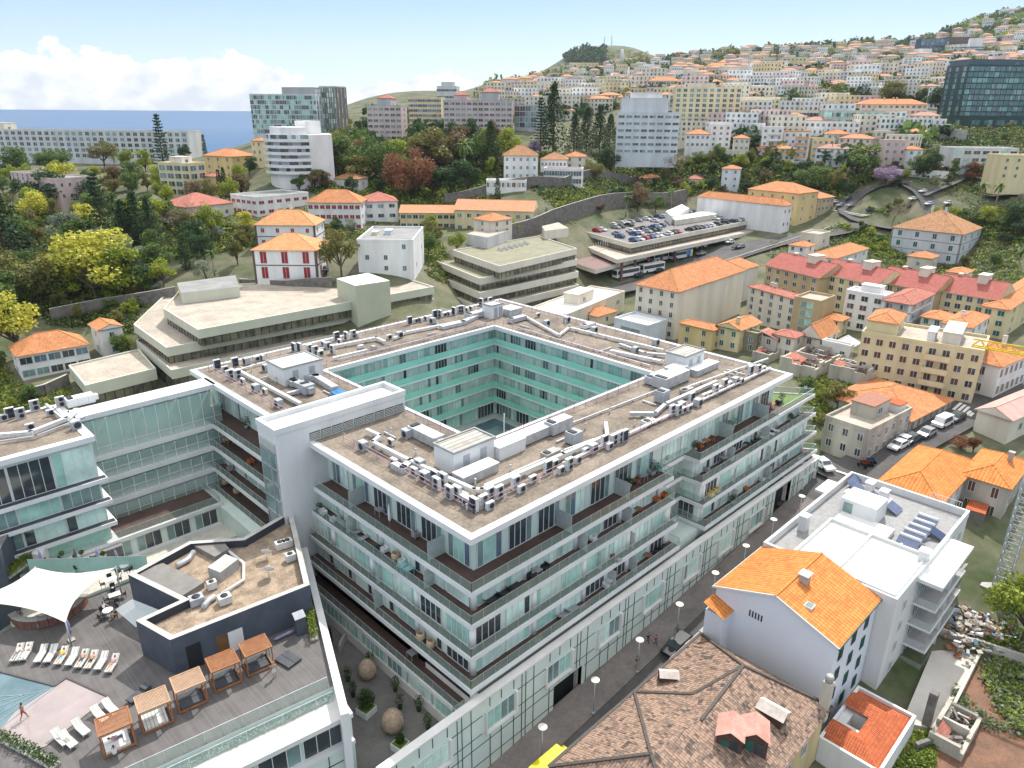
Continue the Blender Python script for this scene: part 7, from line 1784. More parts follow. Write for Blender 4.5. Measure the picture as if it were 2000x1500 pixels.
def cypr(seed):
    rg=random.Random(seed);c,t=MB(),MB();limb(t,Vector((0,0,-.05)),Vector((0,0,.5)),.02,.01,BARK)
    for _ in range(900):
        z=rg.uniform(.05,1);r=.10*math.sin(min(1,z*1.6+.25)*PI*.62)*(1.02-z)**.35*rg.uniform(.5,1.1);a=rg.uniform(0,2*PI);leaf(c,Vector((r*math.cos(a),r*math.sin(a),z)),rg.uniform(.012,.025),LM['dark'],rg)
    return c,t
def palm(seed):
    rg=random.Random(seed);c,t=MB(),MB();lean=rg.uniform(-.04,.04)
    t.tube([(0,0,-.05),(lean*.3,0,.4),(lean,0,.80)],[.028,.02,.018],BARKP,7)
    for k in range(26):
        a=rg.uniform(0,2*PI);el=rg.uniform(-.7,1.2);L=rg.uniform(.22,.30);P_=[Vector((lean,0,.81))]
        for j in range(1,6):
            f=j/5;e=el-f*1.25;P_.append(P_[-1]+Vector((math.cos(a)*math.cos(e),math.sin(a)*math.cos(e),math.sin(e)))*L/5)
        sd=Vector((-math.sin(a),math.cos(a),0))
        for j in range(5):
            w=.030*(1-j*.12);c.face([P_[j]-sd*w,P_[j+1]-sd*w*.8,P_[j+1]+Vector((0,0,.006)),P_[j]+Vector((0,0,.006))],LM['green']);c.face([P_[j]+Vector((0,0,.006)),P_[j+1]+Vector((0,0,.006)),P_[j+1]+sd*w*.8,P_[j]+sd*w],LM['green'])
    return c,t
def bare(seed):
    rg=random.Random(seed);c,t=MB(),MB()
    def br(p,d,L,r,lv):
        q=p+d*L;t.tube([p,q],[r,r*.6],BARKP,4,cap=False)
        if lv==0:
            for _ in range(2):leaf(c,q+Vector((rg.gauss(0,.01),rg.gauss(0,.01),rg.gauss(0,.01))),.010,LM['brown'],rg)
            return
        for _ in range(3 if lv>1 else 4):
            nd=(d+Vector((rg.gauss(0,.55),rg.gauss(0,.55),rg.gauss(.12,.3)))).normalized();br(q,nd,L*rg.uniform(.62,.85),r*.58,lv-1)
    br(Vector((0,0,-.05)),Vector((0,0,1)),.27,.028,5);return c,t
SHAPES={}
def shape(k,v):
    if (k,v)not in SHAPES:
        c,t={'b':lambda:broad(v*7+1,wide=.46),'w':lambda:broad(v*7+3,wide=.62,low=.22,n=3200),'n':lambda:broad(v*7+5,wide=.33,low=.2),'conifer':lambda:coni(v),'pine':lambda:coni(v+50,True),'cypress':lambda:cypr(v),'palm':lambda:palm(v),'bare':lambda:bare(v),'bush':lambda:broad(v*7+6,n=900,wide=.75,low=.05,s=.06)}[k]()
        SHAPES[(k,v)]=(c,t)
    return SHAPES[(k,v)]
TM={}
def tree_mesh(k,v,col):
    key=(k,v,col)
    if key not in TM:
        c,t=shape(k,v)
        if col and c.f:c.mats=[LM[col]]
        TM[key]=(c.mesh('crown')if c.f else None,TM[(k,v)]if (k,v)in TM else t.mesh('trunk'))
        TM[(k,v)]=TM[key][1]
    return TM[key]
TREES=[]
def tree(kind,x,y,z,h,place,wf=1.0,rg=R,group=None):
    col=kind if kind in LM else ('lime' if kind=='bush' and rg.random()<.3 else {'conifer':'dark','pine':'dark','cypress':'dark','palm':'green','bare':'brown','bush':'green'}[kind])
    k=kind if kind in ('conifer','pine','cypress','palm','bare','bush')else rg.choice('bbwn')
    cm,tm=tree_mesh(k,rg.randrange(3),col)
    t=thing('palm_tree' if kind=='palm' else ('bush' if kind=='bush' else 'tree'),'x','palm tree' if kind=='palm' else ('bush' if kind=='bush' else 'tree'),(x,y,z),rg.uniform(0,6.28));t.scale=(h*wf,h*wf,h)
    if cm:put('crown',cm,t)
    put('trunk',tm,t);later(t,TDESC[kind],place,group or ('trees '+place));TREES.append((x,y,h*wf*.4));return t
def tree_px(kind,x,yt,yb,place,D=None,wf=1.0):
    g=PG(x,yb)if D is None else PD(x,yb,D)
    if not g:return
    X,Y=w2c(g[0],g[1]);h=PD(x,yt,Y)[2]-g[2]
    tree(kind,g[0],g[1],g[2]-.2,max(1.5,h),place,wf)
PK,CT,TE,HG='in the park on the left','in the wooded garden at the centre','near the terraces at centre right','in the gardens below the hotels at the right'
for a in (('yellow',68,368,440,PK,1.2),('yellow',118,312,400,PK,1.1),('yellow',190,448,590,PK,1.25),('lime',245,470,590,PK,1.1),('yellow',40,556,700,PK,1.1),('yellow',150,480,575,PK,1.0),('yellow',482,408,455,PK,1.1),('dark',90,328,420,PK,1.2),('conifer',208,330,490,PK,1),('conifer',322,218,335,PK,.9),('conifer',408,228,290,PK,.9),('pine',20,345,540,PK,1.2),('pine',250,385,490,PK,1.2),('pine',275,368,485,PK,1.3),('pine',300,378,490,PK,1.2),('bare',375,378,455,PK,1.5),('bare',345,395,460,PK,1.3),('brown',222,318,380,PK,1.3),
          ('olive',205,270,328,PK,1.2),('lime',250,282,330,PK,1.0),('green',112,285,332,PK,1.4),('green',25,282,342,PK,1.3),('lime',285,288,335,PK,1.1),('dark',362,278,315,PK,.9),('cypress',402,262,312,PK,1.1),('cypress',432,330,388,PK,1.3),('cypress',442,326,388,PK,1.3),('palm',228,300,342,PK,1),('palm',162,338,402,PK,1),('dark',488,303,348,PK,1),('green',320,470,545,PK,1.2),('lime',320,498,560,PK,1.1),('dark',275,490,580,PK,1.0),('grey',310,545,580,PK,1.0),('cypress',365,455,530,PK,1.6),('palm',420,480,540,PK,1),('olive',465,460,520,PK,1),('dark',400,455,510,PK,1.1),('grey',405,505,555,PK,.9),('green',130,500,590,PK,1.1),('olive',60,480,600,PK,1.1),('green',10,520,640,PK,1.2),('green',240,640,700,PK,.9),('lime',255,650,695,PK,.8),('brown',380,350,400,PK,1),
          ('red',798,280,396,CT,.85),('olive',855,240,345,CT,1.35),('brown',835,262,350,CT,1.2),('green',675,255,352,CT,1.0),('green',735,258,358,CT,1.0),('lime',765,268,350,CT,.9),('dark',880,300,398,CT,1.2),('palm',910,262,370,CT,.9),('pine',958,230,335,CT,1.0),('lime',1000,244,322,CT,1.0),('green',930,250,335,CT,1.0),('lime',958,300,348,CT,.9),('cypress',972,346,394,CT,1.5),('olive',700,300,362,CT,1.1),('olive',820,300,380,CT,1.4),('brown',890,250,330,CT,1.2),('dark',845,320,390,CT,1.1),('dark',915,310,380,CT,.9),('brown',640,330,372,CT,1.2),('brown',610,322,372,CT,1.2),('green',585,335,378,CT,1.1),('olive',660,250,330,CT,1),('dark',655,275,345,CT,1),('olive',668,442,545,CT,.85),('dark',662,432,462,CT,1.1),('green',838,447,505,CT,1.0),('lime',893,448,498,CT,.9),('lime',815,450,490,CT,.9),('lime',1000,425,470,CT,.9),('palm',1068,400,440,CT,.9),
          ('pine',1080,152,308,TE,.9),('conifer',1055,185,300,TE,.9),('pine',1120,215,300,TE,1.1),('pine',1145,205,300,TE,1.1),('pine',1170,200,300,TE,1.1),('pine',1190,218,300,TE,1.0),('bare',1275,268,345,TE,1.0),('bare',1325,288,348,TE,1.0),('bare',1300,282,340,TE,1.1),('lilac',1305,280,318,TE,1.1),('lilac',1040,272,305,TE,1.2),('dark',1193,283,350,TE,1.0),('olive',1160,312,352,TE,1.0),('palm',1222,376,425,TE,1),('palm',1310,362,415,TE,1),('brown',1245,350,415,TE,.9),('green',1402,278,315,TE,1.1),('lime',1335,352,390,TE,.9),('cypress',1250,345,400,TE,1.3),('red',1172,395,420,TE,1.4),('green',1280,380,415,TE,1.2),('dark',1260,165,205,TE,1.4),('cypress',1335,145,180,TE,1),('cypress',1342,143,180,TE,1),
          ('green',1667,276,355,HG,1.35),('lilac',1730,320,362,HG,1.4),('green',1585,178,222,HG,1.3),('green',1615,172,222,HG,1.3),('olive',1648,178,222,HG,1.1),('olive',1745,155,202,HG,1.5),('dark',1795,170,205,HG,1.2),('dark',1830,165,225,HG,.9),('olive',1850,168,225,HG,.8),('dark',1810,290,345,HG,1.1),('green',1785,300,345,HG,1.1),('red',1895,312,362,HG,1.1),('olive',1925,315,362,HG,1.1),('palm',1908,348,416,HG,1),('palm',1940,348,416,HG,1),('bare',1741,382,446,HG,1.1),('dark',1682,428,458,HG,1.3),('green',1600,322,375,HG,1.2),('olive',1625,325,380,HG,1.0),('green',1560,330,375,HG,1.2),('green',1580,335,380,HG,1.1),
          ('lime',1830,400,440,HG,1.1),('lime',1862,402,442,HG,1.1),('green',1890,405,445,HG,1.1),('lime',1920,400,445,HG,1.1),('green',1955,405,450,HG,1.1),('dark',1980,395,450,HG,1.0),('dark',1960,450,480,HG,1.1),('palm',1985,475,540,HG,.9),('green',1940,485,525,HG,1.0),('olive',1880,490,525,HG,.9),
          ('olive',1635,745,800,'beside the right end of the glass block',1.2),('lime',1600,755,790,'beside the right end of the glass block',1.0),('olive',1620,800,850,'beside the right end of the glass block',1.2),('green',1575,735,765,'beside the right end of the glass block',1.4),('red',1900,845,885,'behind the orange roofs at the right',1.3),('red',1875,848,880,'behind the orange roofs at the right',1.2),('grey',1960,880,905,'behind the orange roofs at the right',1.2),('lime',1995,1110,1260,'at the right edge beside the rubble',1.0)):
    tree_px(*a[:5],wf=a[5])
# ---------------------------------------------------------------- scatter helpers in the seen ground
def inpoly(x,y,poly):
    c=False;j=len(poly)-1
    for i in range(len(poly)):
        if (poly[i][1]>y)!= (poly[j][1]>y)and x<(poly[j][0]-poly[i][0])*(y-poly[i][1])/(poly[j][1]-poly[i][1])+poly[i][0]:c=not c
        j=i
    return c
RB=[((b[1][0],b[1][1],-b[7]),b)for b in BLD]
def free(x,y,mrg=2.0):
    if-82<x<90 and-10<y<66:return False
    for (ox,oy,a),b in RB:
        dx,dy=x-ox,y-oy;u=dx*math.cos(a)-dy*math.sin(a);v=dx*math.sin(a)+dy*math.cos(a)
        if-mrg-1<u<b[2]+mrg and-mrg-1<v<b[3]+mrg:return False
    return True
OFFP=[[(PZ(a,b,z)[:2])for a,b in poly]for poly,z in (([(387,660),(255,636),(330,560),(748,525),(870,590),(600,650)],10),([(937,603),(840,510),(1020,462),(1140,500),(1135,560)],10),([(1232,500),(1095,440),(1370,402),(1520,430)],18),([(167,760),(130,716),(275,680),(310,730)],6))]
ROADP=[PG(*p)for p in [(1120,590),(1180,572),(1230,555),(1280,535),(1330,515),(1390,497),(1450,480),(1510,462),(1560,445),(1600,430),(1640,415),(1700,440),(1790,430),(1840,405),(1800,385),(1700,388),(1655,935),(1740,885),(1790,860),(1830,838),(1870,815),(1900,800),(1950,772)]]
ROADP=[p for p in ROADP if p]
def off_site(x,y):
    if any(inpoly(x,y,P_)for P_ in OFFP):return True
    return any((x-p[0])**2+(y-p[1])**2<121 for p in ROADP)
def scatter(poly,n,fn,rg,mind=None,tries=40):
    pts=[];xs=[p[0]for p in poly];ys=[p[1]for p in poly];k=0
    while len(pts)<n and k<n*tries:
        k+=1;x,y=rg.uniform(min(xs),max(xs)),rg.uniform(min(ys),max(ys))
        if not inpoly(x,y,poly):continue
        g=PG(x,y)
        if not g or not free(g[0],g[1])or off_site(g[0],g[1]):continue
        Y=w2c(g[0],g[1])[1];d=mind or max(4,Y*.014)
        if any((g[0]-p[0])**2+(g[1]-p[1])**2<d*d for p in pts):continue
        pts.append(g);fn(x,y,g,Y)
    return pts
rt=random.Random(5)
def fill(poly,n,kinds,place,h0,h1,rg=rt,mind=None):
    scatter(poly,n,lambda x,y,g,Y:tree(rg.choice(kinds),g[0],g[1],g[2]-.2,rg.uniform(h0,h1),place,rg.uniform(.8,1.25),rg),rg,mind)
fill([(-20,420),(300,440),(450,470),(480,520),(350,560),(120,600),(-20,640)],52,['green','olive','lime','lime','green','grey','yellow','dark'],PK,7,12,mind=5.5)
fill([(-20,330),(300,330),(480,360),(470,440),(200,440),(-20,430)],36,['green','olive','dark','brown','lime','lime'],PK,8,13,mind=7)
fill([(560,350),(900,345),(960,380),(880,400),(640,390)],10,['green','dark','olive'],CT,6,10,mind=8)
fill([(640,300),(980,290),(960,345),(650,345)],20,['green','olive','olive','brown','dark','lime'],CT,9,15,mind=7)
fill([(1150,300),(1540,305),(1700,345),(1640,385),(1480,375),(1250,350)],22,['green','dark','lime','olive'],TE,4,8,mind=6)
fill([(1240,318),(1500,325),(1500,380),(1380,392),(1260,372)],26,['green','dark','olive','lime','brown'],TE,5,9,mind=6)
fill([(1480,330),(1680,335),(1680,385),(1560,385)],16,['green','dark','olive','brown'],TE,5,9,mind=6)
fill([(1690,398),(1780,400),(1770,425),(1700,422)],5,['green','bush','olive'],'on the round lawn of the roundabout',2.5,5,mind=5)
fill([(830,440),(1010,425),(1100,400),(1130,430),(960,465),(850,480)],9,['green','lime','olive'],'between the cream school and the office blocks',4,7,mind=6)
fill([(430,470),(690,440),(700,520),(640,545),(430,540)],10,['green','olive','lime','grey'],'around the white mansion',4,8,mind=6)
fill([(1180,385),(1330,385),(1380,400),(1180,420)],10,['green','olive','dark','palm'],TE,4,7,mind=5)
fill([(1700,330),(2000,320),(2000,360),(1850,365),(1700,375)],12,['green','dark','olive','lime'],HG,5,9,mind=7)
fill([(1640,445),(1760,440),(1750,500),(1700,495)],10,['bush','green','lime'],HG,3,5,mind=4)
fill([(1800,430),(2010,430),(2010,470),(1960,470)],8,['lime','green','dark'],HG,4,8,mind=5)
fill([(0,690),(30,760),(120,770),(60,800),(-20,790)],6,['bush','green','lime'],'beside the white villa at the left',2.5,4.5,mind=3)
fill([(100,600),(330,560),(350,585),(230,640),(120,630)],14,['bush','green','olive'],'above the white villa at the left',2.5,5,mind=4)
fill([(1560,300),(2000,250),(2000,300),(1700,320)],8,['green','olive','dark'],HG,5,9,mind=9)
# ---------------------------------------------------------------- hillside houses
rh_=random.Random(11)
HW={'white':W_W,'cream':W_C,'pale yellow':W_PY,'pinkish':W_P,'grey':W_LG,'beige':W_B}
TF1=tiles('far_orange_tiles',(.60,.31,.17),(.46,.22,.12));TF2=tiles('far_salmon_tiles',(.52,.30,.22),(.40,.22,.17))  # paler tiles for distant roofs, haze put into the colour
HR={'orange':TF1,'salmon':TF2}
def hh_mesh(L1,L2,h,fl,wall,rmat,flat,merged=None):
    m=merged or MB();r=merged or MB();m.box(-L1/2,L1/2,-L2/2,L2/2,-6,h,wall)
    if flat:r.box(-L1/2+.2,L1/2-.2,-L2/2+.2,L2/2-.2,h,h+.05,PLA);edge_ring(r,-L1/2-.05,L1/2+.05,-L2/2-.05,L2/2+.05,.25,h,h+.5,wall)
    else:hiproof(r,-L1/2,L1/2,-L2/2,L2/2,h,min(L1,L2)*.2,rmat,.4)
    n=int(L1/2.6)
    for f in range(fl):
        z=h*(f+.3)/fl
        for i in range(n):
            x=-L1/2+(i+.5)*L1/n;w=rh_.choice([.5,.7]);m.face([(x-w,-L2/2-.04,z),(x+w,-L2/2-.04,z),(x+w,-L2/2-.04,z+1.5),(x-w,-L2/2-.04,z+1.5)],rh_.choice([GDK,GBLU,GMID,SHG]))
        for i in range(max(1,int(L2/3.5))):
            k=max(1,int(L2/3.5));y=-L2/2+(i+.5)*L2/k
            for s in (-1,1):
                q_=[(s*(L1/2+.04),y+.6*s,z),(s*(L1/2+.04),y-.6*s,z),(s*(L1/2+.04),y-.6*s,z+1.4),(s*(L1/2+.04),y+.6*s,z+1.4)];m.face(q_[::-1],GDK)
    return m,r
VAR=[]
for wn,wm in HW.items():
    for rn,rm in (('orange',TF1),('salmon',TF2),(None,None)):
        for (a,b,h,fl,desc)in ((11,9,6,2,'small'),(15,10,8.5,3,'broad'))if rn else ((14,10,8.5,3,'flat roofed'),(18,12,14,5,'tall flat roofed'),(30,12,11,4,'long flat roofed')):
            m,r=hh_mesh(a,b,h,fl,wm,rm,rn is None)
            VAR.append((desc,wn,rn,m.mesh('wall'),r.mesh('roof'),wn in ('white','cream')))
def region_of(x,y):
    if x<1080:return 'on the ridge at far left' if y<200 else 'on the slope left of the conifers'
    if x<1260:return 'on the hillside below the round peak'
    if x<1420:return 'on the hillside above the beige slab' if y<190 else 'near the beige slab'
    if x<1600:return 'on the upper hillside at centre right' if y<160 else 'on the lower hillside at centre right'
    if x<1780:return 'on the upper hillside at the right' if y<140 else 'below the pink towers at the right'
    return 'on the hill at the far right'
HH=[]
def add_hh(x,y,g,Y):
    HH.append((Y,x,y,g))
hill=[(940,190),(1060,152),(1180,135),(1300,117),(1420,105),(1560,100),(1700,92),(1800,84),(1870,80),(2000,60),(2010,130),(1850,215),(1700,195),(1560,205),(1460,240),(1340,215),(1230,212),(1080,240),(1000,225)]
scatter(hill,640,add_hh,rh_,tries=12)
scatter([(1330,235),(1700,225),(1850,270),(1700,330),(1500,315),(1380,300)],46,add_hh,rh_,12)
scatter([(1990,20),(1880,55),(1860,78),(2010,80)],16,add_hh,rh_)
HH.sort()
MERG=MB()
for i,(Y,x,y,g)in enumerate(HH):
    hx,hy=CX-g[0],CY-g[1];rz=math.atan2(hy,hx)+PI/2+rh_.gauss(0,.35)
    v=rh_.choice([v for v in VAR if (v[5]or rh_.random()<.4)and (v[2]is None or rh_.random()<.75)])
    sc=1.0 if Y<700 else (1.15 if Y<1200 else 1.35)
    if i<290:
        t=thing('hillside_house','x','house',g,rz);t.scale=(sc,sc,sc);put('wall',v[3],t);put('roof',v[4],t)
        later(t,f'{v[0]} {v[1]} house'+(f' with {v[2]} roof' if v[2]else ''),region_of(x,y),'houses on the hillside')
    else:
        s0=len(MERG.v);wm=HW[v[1]]
        hh_mesh(13,9,rh_.choice([6,8.5,8.5,11]),2,wm,HR.get(v[2],TF1),v[2]is None,MERG)
        MERG.xf(Matrix.Translation(g)@ Matrix.Rotation(rz,4,'Z')@ Matrix.Scale(sc,4),s0)
if MERG.f:tag(MERG.build('far_houses'),kind='stuff')
HT=[]
scatter(hill,1100,lambda x,y,g,Y:HT.append((Y,x,y,g)),rt,mind=8,tries=4)
scatter([(1330,235),(1700,225),(1850,270),(1700,330),(1500,315),(1380,300)],40,lambda x,y,g,Y:HT.append((Y,x,y,g)),rt,9)
scatter([(500,262),(700,228),(1010,240),(1000,262),(640,290)],26,lambda x,y,g,Y:HT.append((Y,x,y,g)),rt,12)
HT.sort();ntree=sum(1 for o in COL.objects if o.name.startswith('tree'))
WOOD=MB()
def clump(m,g,r,rg,n=60,mt=None):
    for _ in range(n):
        d=Vector((rg.gauss(0,1),rg.gauss(0,1),rg.gauss(0,.7))).normalized()*r*rg.random()**.3;leaf(m,Vector(g)+Vector((d.x,d.y,abs(d.z)*.9+r*.3)),r*.26*rg.uniform(.6,1.3),mt,rg)
for i,(Y,x,y,g)in enumerate(HT):
    k=rt.choice(['green','dark','dark','olive','green','cypress'])
    if ntree+i<290:tree(k,g[0],g[1],g[2]-.3,rt.uniform(6,10),region_of(x,y),1.1,rt,'trees on the hillside')
    else:clump(WOOD,g,rt.uniform(5,10),rt,60,LM[rt.choice(['green','dark','dark','olive'])])
for x in range(960,2000,9):
    yy=np.interp(x,[940,1050,1180,1300,1400,1500,1600,1700,1800,1860,1920,1990],[175,148,138,115,101,97,90,81,78,58,32,23])
    g=PG(x,yy+4+rt.uniform(0,6))
    if g:clump(WOOD,g,rt.uniform(7,16),rt,60,LM[rt.choice(['green','dark','olive'])])
for _ in range(260):
    x,y=rt.uniform(1105,1180),rt.uniform(95,125);g=PG(x,y)
    if g:clump(WOOD,g,rt.uniform(7,13),rt,34,LM['dark'])
for _ in range(160):
    x,y=rt.uniform(1085,1265),rt.uniform(100,138);g=PG(x,y)
    if g:clump(WOOD,g,rt.uniform(3,7),rt,26,LM[rt.choice(['green','lime','olive'])])
for _ in range(200):
    x,y=rt.uniform(1840,2005),rt.uniform(15,80);g=PG(x,y)
    if g:clump(WOOD,g,rt.uniform(6,13),rt,34,LM[rt.choice(['green','dark','lime'])])
tag(WOOD.build('far_woodland'),kind='stuff')
GC=MB()
def cover(poly,n,kinds,s,hmax=1.5,rg=rt):
    W_=[PG(*p)for p in poly];W_=[w2c(p[0],p[1])for p in W_ if p]
    if len(W_)<3:return
    xs=[p[0]for p in W_];ys=[p[1]for p in W_];pts=[];k=0;n=int(n*1.7)
    while len(pts)<n and k<n*5:
        k+=1;x,y=rg.uniform(min(xs),max(xs)),rg.uniform(min(ys),max(ys))
        if not inpoly(x,y,W_):continue
        wx_,wy_=c2w(x,y)
        if free(wx_,wy_,.5)and not off_site(wx_,wy_):pts.append((x,y,wx_,wy_))
    if not pts:return
    Zs=gz_arr([p[0]for p in pts],[p[1]for p in pts])
    for p,z in zip(pts,Zs):
        mt=LM[rg.choice(kinds)];hm_=hmax*rg.uniform(.3,1.2)
        for _ in range(6):leaf(GC,Vector((p[2]+rg.gauss(0,s*1.3),p[3]+rg.gauss(0,s*1.3),z+rg.uniform(0,hm_))),s*rg.uniform(.4,.9),mt,rg)
cover([(-20,400),(300,400),(470,450),(480,540),(350,580),(100,620),(-20,660)],2600,['green','olive','dark','lime'],.9,1.6)
cover([(-20,300),(320,300),(470,360),(470,430),(200,420),(-20,400)],1500,['green','olive','dark','brown'],1.1,2)
cover([(560,345),(960,330),(960,395),(880,405),(640,395)],1500,['lime','green','green'],.9,1.5)
cover([(1150,300),(1540,300),(1720,345),(1640,390),(1480,400),(1250,370)],3600,['green','green','lime','dark','olive'],1.15,1.8);cover([(1000,380),(1240,362),(1480,385),(1400,410),(1250,400),(1000,450)],900,['green','olive','dark'],.8,1.2);cover([(430,470),(700,450),(870,520),(880,560),(640,540),(420,560)],900,['green','olive'],.5,.6);cover([(1500,330),(1700,370),(1850,380),(2000,400),(2000,560),(1750,560),(1500,480)],1300,['green','olive','lime','grey'],.7,1.0)
cover([(1700,250),(2000,250),(2000,370),(1800,370),(1700,340)],900,['green','olive','dark'],.9,1.6)
cover([(640,260),(1000,250),(1000,330),(640,345)],1200,['dark','green','olive'],1.2,3)
cover([(1640,440),(1770,440),(1760,505),(1690,500)],900,['green','lime'],.7,1.3)
cover([(1780,425),(2010,425),(2010,480),(1955,470)],700,['green','lime','dark'],.8,1.4)
cover([(-20,690),(60,770),(140,760),(150,800),(-20,810)],600,['lime','green','olive'],.4,.6)
cover([(90,600),(340,560),(355,590),(250,660),(190,640),(100,640)],900,['green','olive','dark'],.5,1.2)
cover([(1080,385),(1240,385),(1210,402),(1100,400)],500,['lime','lime'],.6,.5)
cover([(790,440),(900,440),(905,520),(800,515)],500,['lime','green'],.5,.5)
cover([(1560,745),(1680,735),(1660,850),(1600,860)],500,['olive','lime','green'],.4,1.0)
cover([(300,440),(700,400),(900,480),(900,570),(640,560),(420,580)],900,['green','lime','olive'],.55,.7);cover([(980,330),(1240,330),(1330,400),(1100,450),(980,480),(900,400)],1300,['green','olive','lime','dark'],.8,1.0);cover([(1540,400),(2010,360),(2010,620),(1700,600),(1500,500)],1500,['green','olive','lime','grey'],.6,.8);cover([(1850,235),(2010,240),(2010,330),(1850,330)],500,['green','olive','dark'],1,2);cover([(1240,318),(1560,320),(1560,400),(1380,400),(1250,375)],1600,['green','olive','dark','lime'],.9,1.4);cover([(1690,395),(1790,398),(1780,425),(1690,420)],500,['lime','green'],.5,.5);cover([(1700,425),(1850,430),(2000,400),(2000,600),(1700,560)],800,['green','lime','olive'],.6,1);cover([(840,470),(1000,440),(1100,400),(1100,440),(960,470),(860,490)],500,['green','lime'],.5,.8)
tag(GC.build('garden_undergrowth'),kind='stuff')
# ---------------------------------------------------------------- vehicles
CCOL={'white':mat('paint_white',(.72,.72,.72),rough=.25,spec=.6),'silver':mat('paint_silver',(.42,.43,.45),rough=.25,metal=.5),'black':mat('paint_black',(.02,.022,.025),rough=.2,spec=.7),'dark grey':mat('paint_grey',(.10,.11,.12),rough=.25,metal=.4),'red':mat('paint_red',(.38,.02,.02),rough=.25,spec=.6),'blue':mat('paint_blue',(.03,.08,.22),rough=.25,spec=.6)}
TYRE=mat('tyre',(.02,.02,.02),rough=.9)
def car_parts(col,L=4.2,W_=1.75,Hh=1.45,van=False):
    b,g=MB(),MB();w=W_/2
    prof=[(-L/2,.35),(-L/2,.72),(-L/2+.95,.88),(-L/2+1.6,Hh),(L/2-.9,Hh),(L/2-.15,.95),(L/2,.8),(L/2,.35)]if not van else [(-L/2,.35),(-L/2,.95),(-L/2+.5,1.1),(-L/2+.9,Hh),(L/2-.1,Hh),(L/2,.35)]
    n=len(prof);tw=lambda z:w if z<1.0 else w*.86
    for i in range(n):
        a,c=prof[i],prof[(i+1)% n];b.face([(a[0],-tw(a[1]),a[1]),(c[0],-tw(c[1]),c[1]),(c[0],tw(c[1]),c[1]),(a[0],tw(a[1]),a[1])],col)
    for s in (-1,1):q_=[(p[0],s*tw(p[1]),p[1])for p in prof];b.face(q_ if s>0 else q_[::-1],col)
    x0=-L/2+1.05 if not van else-L/2+.55
    g.face([(x0,-w*.84,1.0),(x0+.55,-w*.78,Hh-.03),(x0+.55,w*.78,Hh-.03),(x0,w*.84,1.0)][::-1],GDK);g.xf(Matrix.Translation((-.03,0,.03)))
    for s in (-1,1):
        q_=[(x0+.25,s*(w*.97),.98),(L/2-.5,s*(w*.97),.98),(L/2-1.0,s*(w*.89),Hh-.1),(x0+.7,s*(w*.89),Hh-.1)];g.face(q_ if s<0 else q_[::-1],GDK)
    g.face([(L/2-.28,-w*.75,1.02),(L/2-.28,w*.75,1.02),(L/2-.84,w*.72,Hh-.04),(L/2-.84,-w*.72,Hh-.04)],GDK);g.xf(Matrix.Translation((.02,0,.02)))
    wm=MB();wm.tube([(0,-.1,.33),(0,.1,.33)],.33,TYRE,12)
    return b,g,wm,[(x,y)for x in (-L/2+.8,L/2-.8)for y in (-w+.05,w-.05)]
CM={}
def car(col,loc,rz,label=None,place=None,small=False,van=False,L=4.2,Hh=1.45,name='parked_car'):
    key=(col,van,L,small)
    if key not in CM:
        b,g,wm,ws=car_parts(CCOL[col],L,1.75 if not van else 1.95,Hh,van)
        if small:
            s0=MB()
            for q_ in (b,g):
                for f,mi in zip(q_.f,q_.mi):s0.face([q_.v[i]for i in f],q_.mats[mi])
            for x,y in ws:s0.tube([(x,y-.1,.33),(x,y+.1,.33)],.33,TYRE,8)
            CM[key]=s0.mesh('parked_car')
        else:CM[key]=(b.mesh('body'),g.mesh('windows'),wm.mesh('wheel'),ws)
    if small:o=put(name,CM[key],None,loc,rz);tag(o,'x','car')
    else:
        o=thing(name,'x','van' if van else 'car',loc,rz);put('body',CM[key][0],o);put('windows',CM[key][1],o)
        for x,y in CM[key][3]:put('wheel',CM[key][2],o,(x,y,0))
    if label:o['label']=label
    else:later(o,col+' parked car',place,'parked cars '+place)
    return o
F0,F1,B0,B1=[Vector(PZ(*p,17.5))for p in ((1232,478),(1504,424),(1102,443),(1370,400))]
rc=random.Random(3);cols=['white','white','silver','silver','dark grey','black','black','red','blue']
for k,s in enumerate((.07,.27,.38,.60,.72,.93)):
    a,b=F0.lerp(B0,s),F1.lerp(B1,s);d=(b-a);L_=d.length;an=math.atan2(d.y,d.x)+PI/2;n_=int(L_*.86/2.9)
    for i in range(n_):
        if rc.random()<(.22 if k in (0,5)else .38):continue
        p=a.lerp(b,.05+.88*i/n_)
        X=proj(*p)[0]
        if 1296<X<1395 and s>.15 and s<.66:continue
        car(rc.choice(cols),(p.x,p.y,17.52),an+rc.choice([0,PI])+rc.gauss(0,.04),None,f'in row {["one", "two", "three", "four", "five", "six"][k]} from the front of the roof deck',True)
STP=[mat('bus_blue',(.04,.25,.55)),mat('bus_yellow',(.75,.55,.05))]
def bus(x,y,an,label,stripe=True,L=11.5):
    g=PG(x,y);t=thing('bus',label,'bus',(g[0],g[1],g[2]+.4),an,'buses at the bus station')
    m=MB();m.box(-L/2,L/2,-1.25,1.25,.35,3.15,CCOL['white'])
    if stripe:m.box(L/2-3.5,L/2-1.2,-1.27,1.27,.36,3.0,STP[0]);m.box(L/2-1.2,L/2+.01,-1.265,1.265,.36,1.6,STP[1])
    m.build('body',t);m=MB()
    for s in (-1,1):m.box(-L/2+.3,L/2-3.7 if stripe else L/2-.3,s*1.26-.02,s*1.26+.02,1.5,2.7,GDK)
    m.box(-L/2-.03,-L/2,-1.1,1.1,1.3,2.8,GDK);m.build('windows',t)
    for x_ in (-L/2+2,L/2-2.5):
        for y_ in (-1.15,1.15):wm=MB();wm.tube([(x_,y_-.14,.5),(x_,y_+.14,.5)],.5,TYRE,12);wm.build('wheel',t)
